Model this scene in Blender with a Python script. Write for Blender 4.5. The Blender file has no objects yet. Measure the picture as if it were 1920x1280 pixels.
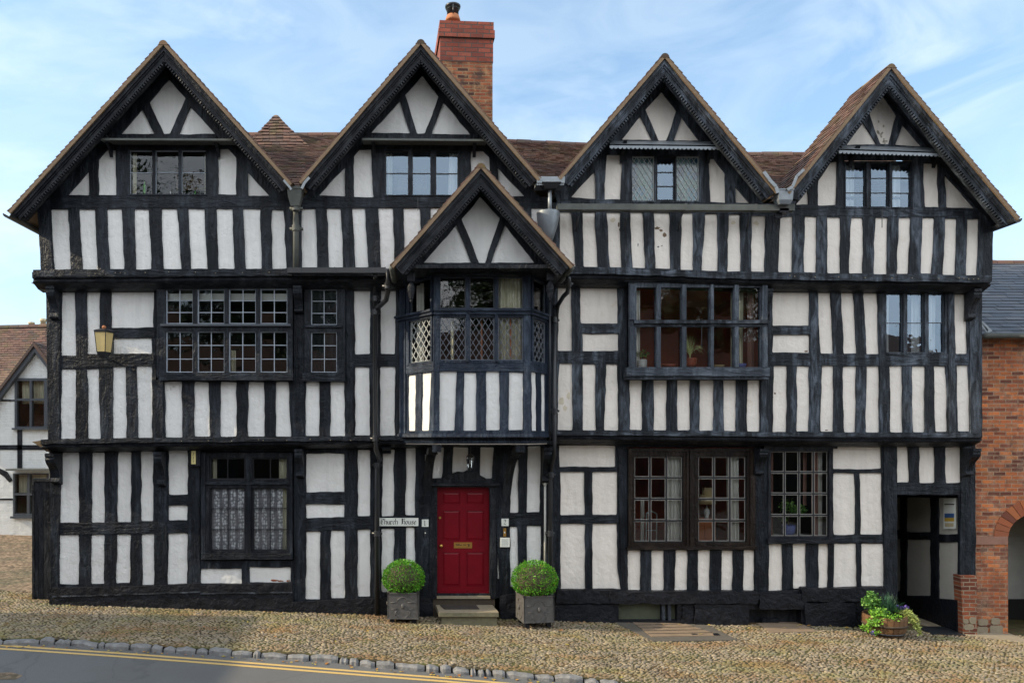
import bpy, math, random
from mathutils import Vector, noise
from mathutils.geometry import delaunay_2d_cdt
R = math.radians
random.seed(7)
C = bpy.context.scene.collection
sc = bpy.context.scene

# ------------------------------------------------------------------ camera, sky, sun, exposure
CAMX, CAMY, CAMZ, VX, VY = -1.6, -14.0, 3.3, 800.0, 820.0   # eye point; photo pixel that faces it squarely
cd = bpy.data.cameras.new('camera'); cam = bpy.data.objects.new('camera', cd); C.objects.link(cam)
cam.location = (CAMX, CAMY, CAMZ); cam.rotation_euler = (R(90), 0, 0)
cd.sensor_width = 36; cd.lens = 26.25; cd.shift_x = 160/1920; cd.shift_y = 180/1920
cd.clip_start = 0.1; cd.clip_end = 3000
sc.camera = cam

SUN_EL, SUN_AZ = 28.0, 6.5      # azimuth: degrees in front of the facade plane, coming from the left
w = bpy.data.worlds.new('World'); sc.world = w; w.use_nodes = True
nt = w.node_tree; nt.nodes.clear()
N = nt.nodes.new; L = nt.links.new
out = N('ShaderNodeOutputWorld'); bg = N('ShaderNodeBackground'); sky = N('ShaderNodeTexSky')
sky.sky_type = 'NISHITA'; sky.sun_disc = False; sky.sun_elevation = R(SUN_EL)
# direction towards the sun = (-cos, -sin) ; nishita: rotation 0 = +Y, clockwise
sdx, sdy = -math.cos(R(SUN_AZ)), -math.sin(R(SUN_AZ))
sky.sun_rotation = math.atan2(sdx, sdy)
sky.air_density = 1.0; sky.dust_density = 0.6; sky.ozone_density = 1.6
bg.inputs['Strength'].default_value = 0.15
tc = N('ShaderNodeTexCoord')
mp = N('ShaderNodeMapping'); mp.inputs['Scale'].default_value = (1.6, 0.9, 3.6); mp.inputs['Rotation'].default_value = (0.1, 0.5, 0.3)
L(tc.outputs['Generated'], mp.inputs['Vector'])
nz = N('ShaderNodeTexNoise'); nz.inputs['Scale'].default_value = 1.7; nz.inputs['Detail'].default_value = 9; nz.inputs['Roughness'].default_value = 0.52; nz.inputs['Distortion'].default_value = 0.5
L(mp.outputs[0], nz.inputs['Vector'])
rp = N('ShaderNodeValToRGB'); rp.color_ramp.elements[0].position = 0.46; rp.color_ramp.elements[1].position = 0.66
L(nz.outputs['Fac'], rp.inputs['Fac'])
# bright cloud added behind the camera (-Y) to light the facade; more low left
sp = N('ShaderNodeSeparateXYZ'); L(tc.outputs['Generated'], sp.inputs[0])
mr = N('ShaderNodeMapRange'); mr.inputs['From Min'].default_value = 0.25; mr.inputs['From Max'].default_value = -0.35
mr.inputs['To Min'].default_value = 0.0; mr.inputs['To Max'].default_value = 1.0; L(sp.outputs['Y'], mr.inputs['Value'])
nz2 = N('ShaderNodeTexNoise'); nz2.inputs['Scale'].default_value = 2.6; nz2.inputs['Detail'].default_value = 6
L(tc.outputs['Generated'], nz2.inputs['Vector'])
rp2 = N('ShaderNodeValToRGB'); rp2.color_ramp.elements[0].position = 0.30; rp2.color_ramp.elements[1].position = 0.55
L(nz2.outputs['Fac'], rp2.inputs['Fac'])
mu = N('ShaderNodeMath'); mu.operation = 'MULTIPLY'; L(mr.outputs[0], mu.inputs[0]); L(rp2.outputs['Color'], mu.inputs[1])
mu2 = N('ShaderNodeMath'); mu2.operation = 'MULTIPLY'; mu2.inputs[1].default_value = 0.75; L(rp.outputs['Color'], mu2.inputs[0])
# thin veil thickening towards the left horizon
lx = N('ShaderNodeMapRange'); lx.inputs['From Min'].default_value = 0.15; lx.inputs['From Max'].default_value = -0.65
lx.inputs['To Min'].default_value = 0.26; lx.inputs['To Max'].default_value = 0.40; L(sp.outputs['X'], lx.inputs['Value'])
lz = N('ShaderNodeMapRange'); lz.inputs['From Min'].default_value = 0.62; lz.inputs['From Max'].default_value = 0.12
lz.inputs['To Min'].default_value = 0.75; lz.inputs['To Max'].default_value = 1.05; L(sp.outputs['Z'], lz.inputs['Value'])
mv = N('ShaderNodeMath'); mv.operation = 'MULTIPLY'; L(lx.outputs[0], mv.inputs[0]); L(lz.outputs[0], mv.inputs[1])
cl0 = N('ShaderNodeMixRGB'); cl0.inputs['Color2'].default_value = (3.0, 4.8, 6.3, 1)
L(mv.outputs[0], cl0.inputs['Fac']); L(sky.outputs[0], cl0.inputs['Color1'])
vd_ = N('ShaderNodeVectorMath'); vd_.operation = 'DISTANCE'; vd_.inputs[1].default_value = (0.50, 0.76, 0.41); L(tc.outputs['Generated'], vd_.inputs[0])
md_ = N('ShaderNodeMapRange'); md_.inputs['From Min'].default_value = 0.16; md_.inputs['From Max'].default_value = 0.0; L(vd_.outputs['Value'], md_.inputs['Value'])
nw = N('ShaderNodeTexNoise'); nw.inputs['Scale'].default_value = 2.2; nw.inputs['Detail'].default_value = 8; nw.inputs['Roughness'].default_value = 0.55; nw.inputs['Distortion'].default_value = 0.8
mw_ = N('ShaderNodeMapping'); mw_.inputs['Scale'].default_value = (2.2, 2.2, 6.0); mw_.inputs['Rotation'].default_value = (0, 0.45, 0); L(tc.outputs['Generated'], mw_.inputs['Vector']); L(mw_.outputs[0], nw.inputs['Vector'])
rw = N('ShaderNodeValToRGB'); rw.color_ramp.elements[0].position = 0.36; rw.color_ramp.elements[1].position = 0.64; L(nw.outputs['Fac'], rw.inputs['Fac'])
mm_ = N('ShaderNodeMath'); mm_.operation = 'MULTIPLY'; L(md_.outputs[0], mm_.inputs[0]); L(rw.outputs['Color'], mm_.inputs[1])
# faint wisps everywhere
m3_ = N('ShaderNodeMath'); m3_.operation = 'MULTIPLY'; m3_.inputs[1].default_value = 0.22; L(rw.outputs['Color'], m3_.inputs[0])
a3_ = N('ShaderNodeMath'); a3_.operation = 'MAXIMUM'; L(mm_.outputs[0], a3_.inputs[0]); L(m3_.outputs[0], a3_.inputs[1])
a4_ = N('ShaderNodeMath'); a4_.operation = 'MAXIMUM'; L(a3_.outputs[0], a4_.inputs[0]); L(mu2.outputs[0], a4_.inputs[1])
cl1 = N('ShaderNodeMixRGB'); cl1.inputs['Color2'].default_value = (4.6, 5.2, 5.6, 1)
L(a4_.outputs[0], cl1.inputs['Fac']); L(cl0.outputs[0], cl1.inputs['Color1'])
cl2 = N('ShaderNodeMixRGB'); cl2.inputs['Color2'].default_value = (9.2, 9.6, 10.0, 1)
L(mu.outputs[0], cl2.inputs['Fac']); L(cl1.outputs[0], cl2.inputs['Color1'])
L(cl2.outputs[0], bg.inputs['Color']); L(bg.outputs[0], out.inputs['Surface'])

sd = bpy.data.lights.new('sun', 'SUN'); sd.energy = 3.8; sd.angle = R(0.5); sd.color = (1.0, 0.84, 0.60)
so = bpy.data.objects.new('sun', sd); C.objects.link(so)
sv = Vector((sdx*math.cos(R(SUN_EL)), sdy*math.cos(R(SUN_EL)), math.sin(R(SUN_EL))))
so.rotation_euler = sv.to_track_quat('Z', 'Y').to_euler(); so.location = (0, -10, 30)
sc.view_settings.view_transform = 'Standard'; sc.view_settings.look = 'None'
sc.view_settings.exposure = 0.68; sc.view_settings.gamma = 1.0

# ------------------------------------------------------------------ measuring helpers
def P(px, py, Y=0.0):
    f = (Y - CAMY)/14.0
    return Vector((CAMX + (px - VX)/100*f, Y, CAMZ - (py - VY)/100*f))
def plane(Y):
    def m(px, py, off=0.0):
        v = P(px, py, Y); v.y -= off; return v
    return m
def cant(a, b):
    """vertical wall through plan points a, b; outward normal faces the street"""
    ax, ay = a; bx, by = b
    nx, ny = (by - ay), -(bx - ax); l = math.hypot(nx, ny); nx /= l; ny /= l
    if ny > 0: nx, ny = -nx, -ny
    def m(px, py, off=0.0):
        dx, dz = (px - VX)/1400, (VY - py)/1400
        t = ((ax - CAMX)*nx + (ay - CAMY)*ny)/(dx*nx + ny)
        return Vector((CAMX + dx*t + nx*off, CAMY + t + ny*off, CAMZ + dz*t))
    return m
GA, GB, GC = -0.095, -0.0328, 0.012
def GZ(x, y):
    xx = 30*math.tanh(x/30.0); yy = 30*math.tanh(y/30.0)
    return GA + GB*xx + GC*yy + .075*math.exp(-((x - 5.8)/2.0)**2)*math.exp(-(y/3.0)**2)
def G(px, py, dz=0.0):
    dx, ddz = (px - VX)/1400, (VY - py)/1400
    t = (GA + dz + GB*CAMX + GC*CAMY - CAMZ)/(ddz - GB*dx - GC)
    return Vector((CAMX + dx*t, CAMY + t, CAMZ + ddz*t))

class MB:
    def __init__(s): s.v = []; s.f = []; s.uv = []; s.c = []
    def add(s, vs, fs, uv=None, col=None):
        b = len(s.v); s.v += [tuple(v) for v in vs]
        s.f += [tuple(i + b for i in f) for f in fs]
        s.uv += uv if uv else [(v[0] - 0.0, v[2]) for v in vs]
        s.c += [col if col is not None else 0.5]*len(vs)
    def build(s, name, mat, parent=None, smooth=False):
        me = bpy.data.meshes.new(name); me.from_pydata(s.v, [], s.f)
        ul = me.uv_layers.new(name='UVMap')
        n = len(me.loops); li = [0]*n; me.loops.foreach_get('vertex_index', li)
        fl = [0.0]*(2*n)
        for k, i in enumerate(li): fl[2*k], fl[2*k+1] = s.uv[i]
        ul.data.foreach_set('uv', fl)
        ca = me.color_attributes.new(name='tone', type='FLOAT_COLOR', domain='POINT')
        cc = []
        for c in s.c: cc += [c, c, c, 1] if not isinstance(c, tuple) else [c[0], c[1], c[2], 1]
        ca.data.foreach_set('color', cc)
        if smooth: me.polygons.foreach_set('use_smooth', [True]*len(me.polygons))
        me.materials.append(mat); me.update()
        o = bpy.data.objects.new(name, me); C.objects.link(o)
        if parent: o.parent = parent
        return o
def recalc(o):
    import bmesh
    bm = bmesh.new(); bm.from_mesh(o.data); bmesh.ops.recalc_face_normals(bm, faces=bm.faces); bm.to_mesh(o.data); bm.free(); return o
def empty(name, loc=(0, 0, 0), parent=None):
    o = bpy.data.objects.new(name, None); C.objects.link(o); o.empty_display_size = 0.2
    if parent: o.parent = parent
    else: o.location = loc
    return o
def tag(o, label, cat, group=None, kind=None):
    if label: o['label'] = label
    if cat: o['category'] = cat
    if group: o['group'] = group
    if kind: o['kind'] = kind
    return o
def hang(o, root):      # parent with root placed at its own base
    o.parent = root; o.matrix_parent_inverse = root.matrix_world.inverted() if False else o.matrix_parent_inverse
    return o
BOXF = [(0,1,2,3), (7,6,5,4), (0,4,5,1), (1,5,6,2), (2,6,7,3), (3,7,4,0)]
def hexa(mb, q, r, uv=None, col=None):
    """q front quad, r back quad"""
    mb.add(list(q) + list(r), BOXF, uv, col)
def box(mb, x0, x1, y0, y1, z0, z1, uv=None, col=None):
    q = [(x0,y0,z0),(x1,y0,z0),(x1,y0,z1),(x0,y0,z1)]; r = [(a,y1,c) for a,b,c in q]
    hexa(mb, q, r, uv, col)
def pbox(mb, m, x0, y0, x1, y1, o0, o1, grain='v', col=None):
    q = [(x0,y1),(x1,y1),(x1,y0),(x0,y0)]
    a = [m(x, y, o1) for x, y in q]; b = [m(x, y, o0) for x, y in q]
    k = random.random()*7
    uv = [((x/100 + k, y/100 + k) if grain == 'v' else (y/100 + k, x/100 + k)) for x, y in q]*2
    hexa(mb, a, b, uv, col if col is not None else random.random())
def tube(mb, pts, r, n=10, col=None, cap=True, radii=None):
    pts = [Vector(p) for p in pts]; rings = []
    for i, p in enumerate(pts):
        d = (pts[min(i+1, len(pts)-1)] - pts[max(i-1, 0)]).normalized()
        a = Vector((0, 0, 1)) if abs(d.z) < 0.9 else Vector((1, 0, 0))
        u = d.cross(a).normalized(); v = d.cross(u).normalized(); rr = radii[i] if radii else r
        rings.append([p + (u*math.cos(2*math.pi*k/n) + v*math.sin(2*math.pi*k/n))*rr for k in range(n)])
    vs = [q for g in rings for q in g]; fs = []
    for i in range(len(pts)-1):
        for k in range(n):
            a = i*n + k; b = i*n + (k+1) % n
            fs.append((a, b, b + n, a + n))
    if cap: fs += [tuple(range(n-1, -1, -1)), tuple(range((len(pts)-1)*n, len(pts)*n))]
    mb.add(vs, fs, None, col)
def lathe(mb, cx, cy, prof, n=16, col=None, sx=1, sy=1):
    vs = []; fs = []
    for r, z in prof:
        for k in range(n):
            a = 2*math.pi*k/n; vs.append((cx + r*math.cos(a)*sx, cy + r*math.sin(a)*sy, z))
    for i in range(len(prof)-1):
        for k in range(n):
            a = i*n + k; b = i*n + (k+1) % n; fs.append((a, b, b + n, a + n))
    fs += [tuple(range(n-1, -1, -1)), tuple(range((len(prof)-1)*n, len(prof)*n))]
    mb.add(vs, fs, None, col)

def wobble(poly, amp=0.9, step=9, cut=1.6, seed=0.0):
    """resample a pixel polygon with soft irregular edges (hand-cut timber, trowelled plaster)"""
    n = len(poly); pts = []
    for i in range(n):
        a = poly[i]; b = poly[(i+1) % n]; l = math.hypot(b[0]-a[0], b[1]-a[1])
        if l < 1e-6: continue
        c = min(cut, l*0.25)/l; k = max(1, int(l/step))
        for j in range(k+1):
            t = c + (1 - 2*c)*j/k
            pts.append((a[0] + (b[0]-a[0])*t, a[1] + (b[1]-a[1])*t))
    res = []
    for x, y in pts:
        d = noise.noise_vector(Vector((x/26.0, y/26.0, 3.1 + seed)))
        e = noise.noise_vector(Vector((x/9.0, y/9.0, 9.1 + seed)))
        res.append((x + (d.x*1.9 + e.x*0.7)*amp, y + (d.y*1.5 + e.y*0.6)*amp))
    return res
def inside(x, y, poly):
    c = False; n = len(poly); j = n-1
    for i in range(n):
        xi, yi = poly[i]; xj, yj = poly[j]
        if (yi > y) != (yj > y) and x < (xj-xi)*(y-yi)/(yj-yi) + xi: c = not c
        j = i
    return c
def sheet(mb, m, outline, holes, off=0.0, thick=0.03, grain='v', bb=True, edge=True, grid=0):
    loops = [outline] + holes; pts = []; edges = []
    for lp in loops:
        b = len(pts); pts += [Vector(p) for p in lp]; edges += [(b+i, b+(i+1) % len(lp)) for i in range(len(lp))]
    if grid:
        xs = [p[0] for p in outline]; ys = [p[1] for p in outline]
        x = min(xs) + grid
        while x < max(xs):
            y = min(ys) + grid
            while y < max(ys):
                q = (x + random.uniform(-.2, .2)*grid, y + random.uniform(-.2, .2)*grid)
                if inside(q[0], q[1], outline) and not any(inside(q[0], q[1], h) for h in holes): pts.append(Vector(q))
                y += grid
            x += grid
    vo, eo, fo, _, _, _ = delaunay_2d_cdt(pts, edges, [], 0, 1e-4)
    bbs = [(min(p[0] for p in h), max(p[0] for p in h), min(p[1] for p in h), max(p[1] for p in h), h) for h in holes]
    fs = []
    for f in fo:
        cx = sum(vo[i][0] for i in f)/len(f); cy = sum(vo[i][1] for i in f)/len(f)
        if not inside(cx, cy, outline): continue
        if any(a < cx < b and c < cy < d and inside(cx, cy, h) for a, b, c, d, h in bbs): continue
        # wind to face the street (px y is down)
        (x1, y1), (x2, y2), (x3, y3) = [vo[i] for i in f[:3]]
        if (x2-x1)*(y3-y1) - (x3-x1)*(y2-y1) > 0: f = f[::-1]
        fs.append(tuple(f))
    k = random.random()*5
    U = lambda p: ((p[0]/100 + k, p[1]/100) if grain == 'v' else (p[1]/100 + k, p[0]/100))
    mb.add([m(p[0], p[1], off) for p in vo], fs, [U(p) for p in vo], random.random())
    if edge:
        for lp in loops:
            n = len(lp)
            vs = [m(p[0], p[1], off) for p in lp] + [m(p[0], p[1], off - thick) for p in lp]
            mb.add(vs, [(i, (i+1) % n, n + (i+1) % n, n + i) for i in range(n)], [U(p) for p in lp]*2, 0.5)
def timber(mb, m, q, off=0.006, thick=0.035, grain='h', amp=0.8):
    """one beam: q = TL, TR, BR, BL in photo pixels"""
    sheet(mb, m, wobble(q, amp, 9, 0.5, seed=random.random()*3), [], off, thick, grain)
def rect(x0, y0, x1, y1): return [(x0, y0), (x1, y0), (x1, y1), (x0, y1)]
def trap(xt0, xt1, xb0, xb1, y0, y1): return [(xt0, y0), (xt1, y0), (xb1, y1), (xb0, y1)]

# ------------------------------------------------------------------ materials
def newmat(name):
    mt = bpy.data.materials.new(name); mt.use_nodes = True
    t = mt.node_tree; t.nodes.clear()
    o = t.nodes.new('ShaderNodeOutputMaterial'); b = t.nodes.new('ShaderNodeBsdfPrincipled')
    t.links.new(b.outputs[0], o.inputs['Surface'])
    return mt, t, b
def ramp(t, src, stops):
    r = t.nodes.new('ShaderNodeValToRGB'); e = r.color_ramp.elements
    e[0].position, e[0].color = stops[0][0], (*stops[0][1], 1); e[1].position, e[1].color = stops[-1][0], (*stops[-1][1], 1)
    for p, c in stops[1:-1]:
        x = e.new(p); x.color = (*c, 1)
    t.links.new(src, r.inputs['Fac']); return r.outputs['Color']
def mapping(t, kind='Object', scale=(1, 1, 1), rot=(0, 0, 0), loc=(0, 0, 0)):
    c = t.nodes.new('ShaderNodeTexCoord'); mp = t.nodes.new('ShaderNodeMapping')
    mp.inputs['Scale'].default_value = scale; mp.inputs['Rotation'].default_value = rot; mp.inputs['Location'].default_value = loc
    t.links.new(c.outputs[kind], mp.inputs['Vector']); return mp.outputs[0]
def nse(t, vec, scale, detail=4, rough=0.55, dist=0):
    n = t.nodes.new('ShaderNodeTexNoise'); n.inputs['Scale'].default_value = scale; n.inputs['Detail'].default_value = detail
    n.inputs['Roughness'].default_value = rough; n.inputs['Distortion'].default_value = dist
    t.links.new(vec, n.inputs['Vector']); return n.outputs['Fac']
def mix(t, a, b, fac, mode='MIX'):
    n = t.nodes.new('ShaderNodeMixRGB'); n.blend_type = mode
    for k, s in (('Fac', fac), ('Color1', a), ('Color2', b)):
        if isinstance(s, (int, float)): n.inputs[k].default_value = s
        elif isinstance(s, tuple): n.inputs[k].default_value = (*s, 1)
        else: t.links.new(s, n.inputs[k])
    return n.outputs[0]
def bump(t, b, h, strength=0.5, dist=0.01, prev=None):
    n = t.nodes.new('ShaderNodeBump'); n.inputs['Strength'].default_value = strength; n.inputs['Distance'].default_value = dist
    t.links.new(h, n.inputs['Height'])
    if prev: t.links.new(prev, n.inputs['Normal'])
    t.links.new(n.outputs[0], b.inputs['Normal']); return n.outputs[0]
def attr(t):
    a = t.nodes.new('ShaderNodeAttribute'); a.attribute_name = 'tone'; return a.outputs['Color']
def setv(b, rough=0.6, metal=0.0, spec=0.5):
    b.inputs['Roughness'].default_value = rough; b.inputs['Metallic'].default_value = metal
    b.inputs['Specular IOR Level'].default_value = spec

def m_timber(name, dark, light, worn, rough):
    mt, t, b = newmat(name)
    g = nse(t, mapping(t, 'UV', (34, 1.6, 1)), 1.0, 7, 0.62, 0.6)
    g2 = nse(t, mapping(t, 'UV', (9, 2.2, 1)), 1.0, 4, 0.6, 1.2)
    pt = nse(t, mapping(t, 'Object', (4.6, 4.6, 0.8)), 1.0, 7, 0.66)
    fine = nse(t, mapping(t, 'Object'), 28, 4, 0.7)
    c = mix(t, dark, light, ramp(t, g, [(0.35, (0, 0, 0)), (0.7, (1, 1, 1))]))
    wm = mix(t, ramp(t, pt, [(0.44, (0, 0, 0)), (0.60, (1, 1, 1))]), ramp(t, g2, [(0.38, (0.1,)*3), (0.68, (1, 1, 1))]), 1.0, 'MULTIPLY')
    c = mix(t, c, worn, wm)
    t.links.new(c, b.inputs['Base Color']); setv(b, rough, 0, 0.16)
    p = bump(t, b, g, 0.7, 0.014); p = bump(t, b, g2, 0.9, 0.030, p); p = bump(t, b, nse(t, mapping(t, 'Object'), 7, 4, 0.6), 0.6, 0.03, p); bump(t, b, fine, 0.5, 0.008, p)
    return mt
M = {}
M['black'] = m_timber('black_painted_oak', (0.005, 0.0063, 0.009), (0.011, 0.0138, 0.019), (0.036, 0.044, 0.057), 0.42)
M['worn'] = m_timber('weathered_black_oak', (0.006, 0.0075, 0.010), (0.026, 0.031, 0.039), (0.12, 0.142, 0.178), 0.6)
M['deep'] = m_timber('black_moulded_oak', (0.005, 0.006, 0.009), (0.011, 0.013, 0.018), (0.035, 0.038, 0.044), 0.42)
M['baywood'] = m_timber('black_bay_oak', (0.009, 0.014, 0.025), (0.018, 0.027, 0.045), (0.050, 0.068, 0.100), 0.48)
M['greyblue'] = m_timber('blue_grey_painted_wood', (0.024, 0.029, 0.038), (0.058, 0.070, 0.090), (0.125, 0.148, 0.18), 0.5)
M['brownframe'] = m_timber('dark_brown_frame', (0.008, 0.0055, 0.005), (0.016, 0.011, 0.009), (0.035, 0.024, 0.018), 0.4)

def m_plaster(name, base, dirt, amt):
    mt, t, b = newmat(name)
    lo = nse(t, mapping(t, 'Object'), 0.8, 5, 0.6); st = nse(t, mapping(t, 'Object', (7, 7, 0.9)), 1.0, 5, 0.65)
    md = nse(t, mapping(t, 'Object'), 5.0, 5, 0.6); fi = nse(t, mapping(t, 'Object'), 60, 3, 0.6)
    sp2 = nse(t, mapping(t, 'Object', (1, 1, 1), (0, 0, 0), (3, 5, 7)), 2.4, 8, 0.75)
    c = mix(t, base, tuple(x*0.80 for x in base), ramp(t, st, [(0.45, (0, 0, 0)), (0.70, (1, 1, 1))]))
    c = mix(t, c, tuple(x*0.84 for x in base), lo)
    c = mix(t, c, dirt, mix(t, ramp(t, sp2, [(0.60, (0, 0, 0)), (0.78, (1, 1, 1))]), amt, 1.0, 'MULTIPLY'))
    c = mix(t, c, (0.30, 0.25, 0.19), ramp(t, nse(t, mapping(t, 'Object', (1, 1, 1), (0, 0, 0), (9, 1, 2)), 9, 5, 0.7), [(0.74, (0, 0, 0)), (0.78, (0.55,)*3)]))
    t.links.new(c, b.inputs['Base Color']); setv(b, 0.75, 0, 0.3)
    vr = t.nodes.new('ShaderNodeTexVoronoi'); vr.feature = 'DISTANCE_TO_EDGE'; vr.inputs['Scale'].default_value = 2.2
    t.links.new(mapping(t, 'Object', (1, 1, 1.6)), vr.inputs['Vector'])
    crk = ramp(t, vr.outputs['Distance'], [(0.0, (0, 0, 0)), (0.012, (1, 1, 1))])
    p = bump(t, b, lo, 0.5, 0.10); p = bump(t, b, md, 0.7, 0.035, p); p = bump(t, b, crk, 0.16, 0.004, p); bump(t, b, fi, 0.3, 0.003, p)
    return mt
M['plaster'] = m_plaster('white_limewash_plaster', (0.74, 0.735, 0.72), (0.50, 0.44, 0.33), (0.5,)*3)
M['plaster_r'] = m_plaster('cream_limewash_plaster', (0.80, 0.745, 0.685), (0.52, 0.42, 0.27), (0.7,)*3)
M['cottage_wall'] = m_plaster('whitewashed_brick', (0.66, 0.69, 0.70), (0.4, 0.4, 0.33), (0.5,)*3)
M['plaster_stain'] = m_plaster('brown_stained_plaster', (0.38, 0.34, 0.28), (0.25, 0.2, 0.15), (0.8,)*3)
M['plaster_ochre'] = m_plaster('ochre_stained_plaster', (0.66, 0.59, 0.46), (0.5, 0.4, 0.22), (0.8,)*3)
def brickbump(mt, sx=0.23, sz=0.075, amt=0.5):
    t = mt.node_tree; b = next(n for n in t.nodes if n.type == 'BSDF_PRINCIPLED')
    br = t.nodes.new('ShaderNodeTexBrick'); br.inputs['Scale'].default_value = 1; br.inputs['Brick Width'].default_value = sx
    br.inputs['Row Height'].default_value = sz; br.inputs['Mortar Size'].default_value = 0.008; br.inputs['Mortar Smooth'].default_value = 0.5
    v = mapping(t, 'Object', (1, 1, 1), (R(-90), 0, 0)); t.links.new(v, br.inputs['Vector'])
    inv = t.nodes.new('ShaderNodeMath'); inv.operation = 'SUBTRACT'; inv.inputs[0].default_value = 1; t.links.new(br.outputs['Fac'], inv.inputs[1])
    prev = b.inputs['Normal'].links[0].from_socket if b.inputs['Normal'].links else None
    bump(t, b, inv.outputs[0], amt, 0.008, prev); return mt
brickbump(M['cottage_wall'], 0.23, 0.075, 0.6)

def m_flat(name, col, rough=0.6, metal=0.0, var=0.15, scale=8, bmp=0.15, spec=0.5, bd=0.006):
    mt, t, b = newmat(name)
    n = nse(t, mapping(t, 'Object'), scale, 5, 0.6)
    c = mix(t, tuple(x*(1-var) for x in col), tuple(min(1, x*(1+var)) for x in col), n)
    t.links.new(c, b.inputs['Base Color']); setv(b, rough, metal, spec)
    if bmp: bump(t, b, n, bmp, bd)
    return mt
M['iron'] = m_flat('black_cast_iron', (0.018, 0.020, 0.024), 0.38, 0, 0.3, 14)
M['lead'] = m_flat('grey_lead', (0.20, 0.225, 0.25), 0.45, 0.35, 0.35, 10)
M['leadlite'] = m_flat('lead_cames', (0.13, 0.145, 0.175), 0.45, 0.3, 0.2, 20, 0)
M['cames_pale'] = m_flat('pale_cames', (0.33, 0.35, 0.35), 0.5, 0.1, 0.2, 20, 0)
M['gutter_grey'] = m_flat('mossy_grey_gutter', (0.075, 0.082, 0.075), 0.7, 0, 0.5, 6)
M['casement'] = m_flat('pale_casement_edge', (0.30, 0.34, 0.40), 0.5, 0, 0.2, 20, 0)
M['greyframe'] = m_flat('slate_painted_frame', (0.05, 0.06, 0.075), 0.4, 0, 0.3, 20, 0.1)
M['darkbar'] = m_flat('black_glazing_bar', (0.012, 0.013, 0.017), 0.4, 0, 0.2, 20, 0)
M['putty'] = m_flat('white_putty_line', (0.26, 0.25, 0.23), 0.6, 0, 0.3, 25, 0)
M['white_frame'] = m_flat('old_white_frame', (0.5, 0.5, 0.47), 0.5, 0, 0.1, 20, 0)
M['mortar'] = m_flat('brown_verge_mortar', (0.17, 0.118, 0.075), 0.9, 0, 0.4, 22, 0.5)
M['door'] = m_flat('crimson_door_paint', (0.155, 0.003, 0.010), 0.36, 0, 0.28, 5, 0.12, 0.22)
M['brass'] = m_flat('brass', (0.62, 0.36, 0.10), 0.32, 0.9, 0.25, 30, 0.1)
M['stone'] = m_flat('york_stone', (0.24, 0.20, 0.14), 0.85, 0, 0.3, 12, 0.5)
M['moss_stone'] = m_flat('mossy_stone', (0.145, 0.135, 0.085), 0.9, 0, 0.5, 14, 0.6)
M['kerb'] = m_flat('granite_kerb', (0.165, 0.165, 0.167), 0.8, 0, 0.8, 11, 1.0, 0.5, 0.02)
M['lead_planter'] = m_flat('dull_lead_planter', (0.085, 0.082, 0.080), 0.6, 0.1, 0.6, 14, 0.5)
M['impost'] = m_flat('red_sandstone', (0.26, 0.135, 0.095), 0.85, 0, 0.35, 12, 0.5)
M['plinth'] = m_flat('black_painted_stone', (0.009, 0.010, 0.014), 0.5, 0, 0.8, 6, 1.0, 0.22, 0.05)
M['mat'] = m_flat('rubber_doormat', (0.035, 0.027, 0.024), 0.9, 0, 0.3, 60, 0.5)
M['sign_white'] = m_flat('white_sign_enamel', (0.66, 0.68, 0.64), 0.4, 0, 0.06, 20, 0)
M['ink'] = m_flat('black_lettering', (0.012, 0.012, 0.014), 0.5, 0, 0.1, 20, 0)
M['ink_soft'] = m_flat('grey_lettering', (0.25, 0.27, 0.27), 0.5, 0, 0.1, 20, 0)
M['sign_yellow'] = m_flat('yellow_number_plate', (0.66, 0.58, 0.26), 0.4, 0, 0.08, 20, 0)
M['blue_paper'] = m_flat('blue_poster', (0.03, 0.09, 0.24), 0.6, 0, 0.05, 20, 0)
M['yellow_paper'] = m_flat('yellow_poster', (0.50, 0.32, 0.04), 0.6, 0, 0.05, 20, 0)
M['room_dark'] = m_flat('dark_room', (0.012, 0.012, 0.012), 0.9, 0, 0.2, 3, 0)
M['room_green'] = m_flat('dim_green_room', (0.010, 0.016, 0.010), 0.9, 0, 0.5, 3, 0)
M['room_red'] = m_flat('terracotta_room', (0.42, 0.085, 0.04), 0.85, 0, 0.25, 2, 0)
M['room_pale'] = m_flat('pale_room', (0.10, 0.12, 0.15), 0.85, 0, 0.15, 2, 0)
M['timberwood'] = m_flat('orange_pine', (0.42, 0.13, 0.045), 0.5, 0, 0.25, 5, 0)
M['cream'] = m_flat('cream_fabric', (0.62, 0.60, 0.50), 0.8, 0, 0.1, 8, 0)
M['shade'] = m_flat('lampshade_linen', (0.50, 0.38, 0.20), 0.8, 0, 0.1, 8, 0)
M['china'] = m_flat('white_china', (0.62, 0.62, 0.62), 0.3, 0, 0.05, 8, 0)
M['terracotta'] = m_flat('glazed_terracotta', (0.34, 0.085, 0.045), 0.3, 0, 0.2, 8, 0)
M['bluechina'] = m_flat('blue_white_china', (0.12, 0.16, 0.42), 0.3, 0, 0.9, 60, 0)
M['greenglass'] = m_flat('green_glass_ornament', (0.10, 0.42, 0.05), 0.25, 0, 0.1, 8, 0)
M['leaflit'] = m_flat('variegated_leaf', (0.42, 0.48, 0.14), 0.6, 0, 0.3, 40, 0)
M['cellar'] = m_flat('mossy_cellar_board', (0.075, 0.085, 0.055), 0.8, 0, 0.4, 9, 0.3)
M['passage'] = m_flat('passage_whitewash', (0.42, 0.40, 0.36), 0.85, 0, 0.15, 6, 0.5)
M['greywash'] = m_flat('grey_painted_brick', (0.42, 0.43, 0.40), 0.85, 0, 0.2, 6, 0.4); brickbump(M['greywash'])
brickbump(M['passage'], 0.23, 0.075, 0.25)
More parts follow.
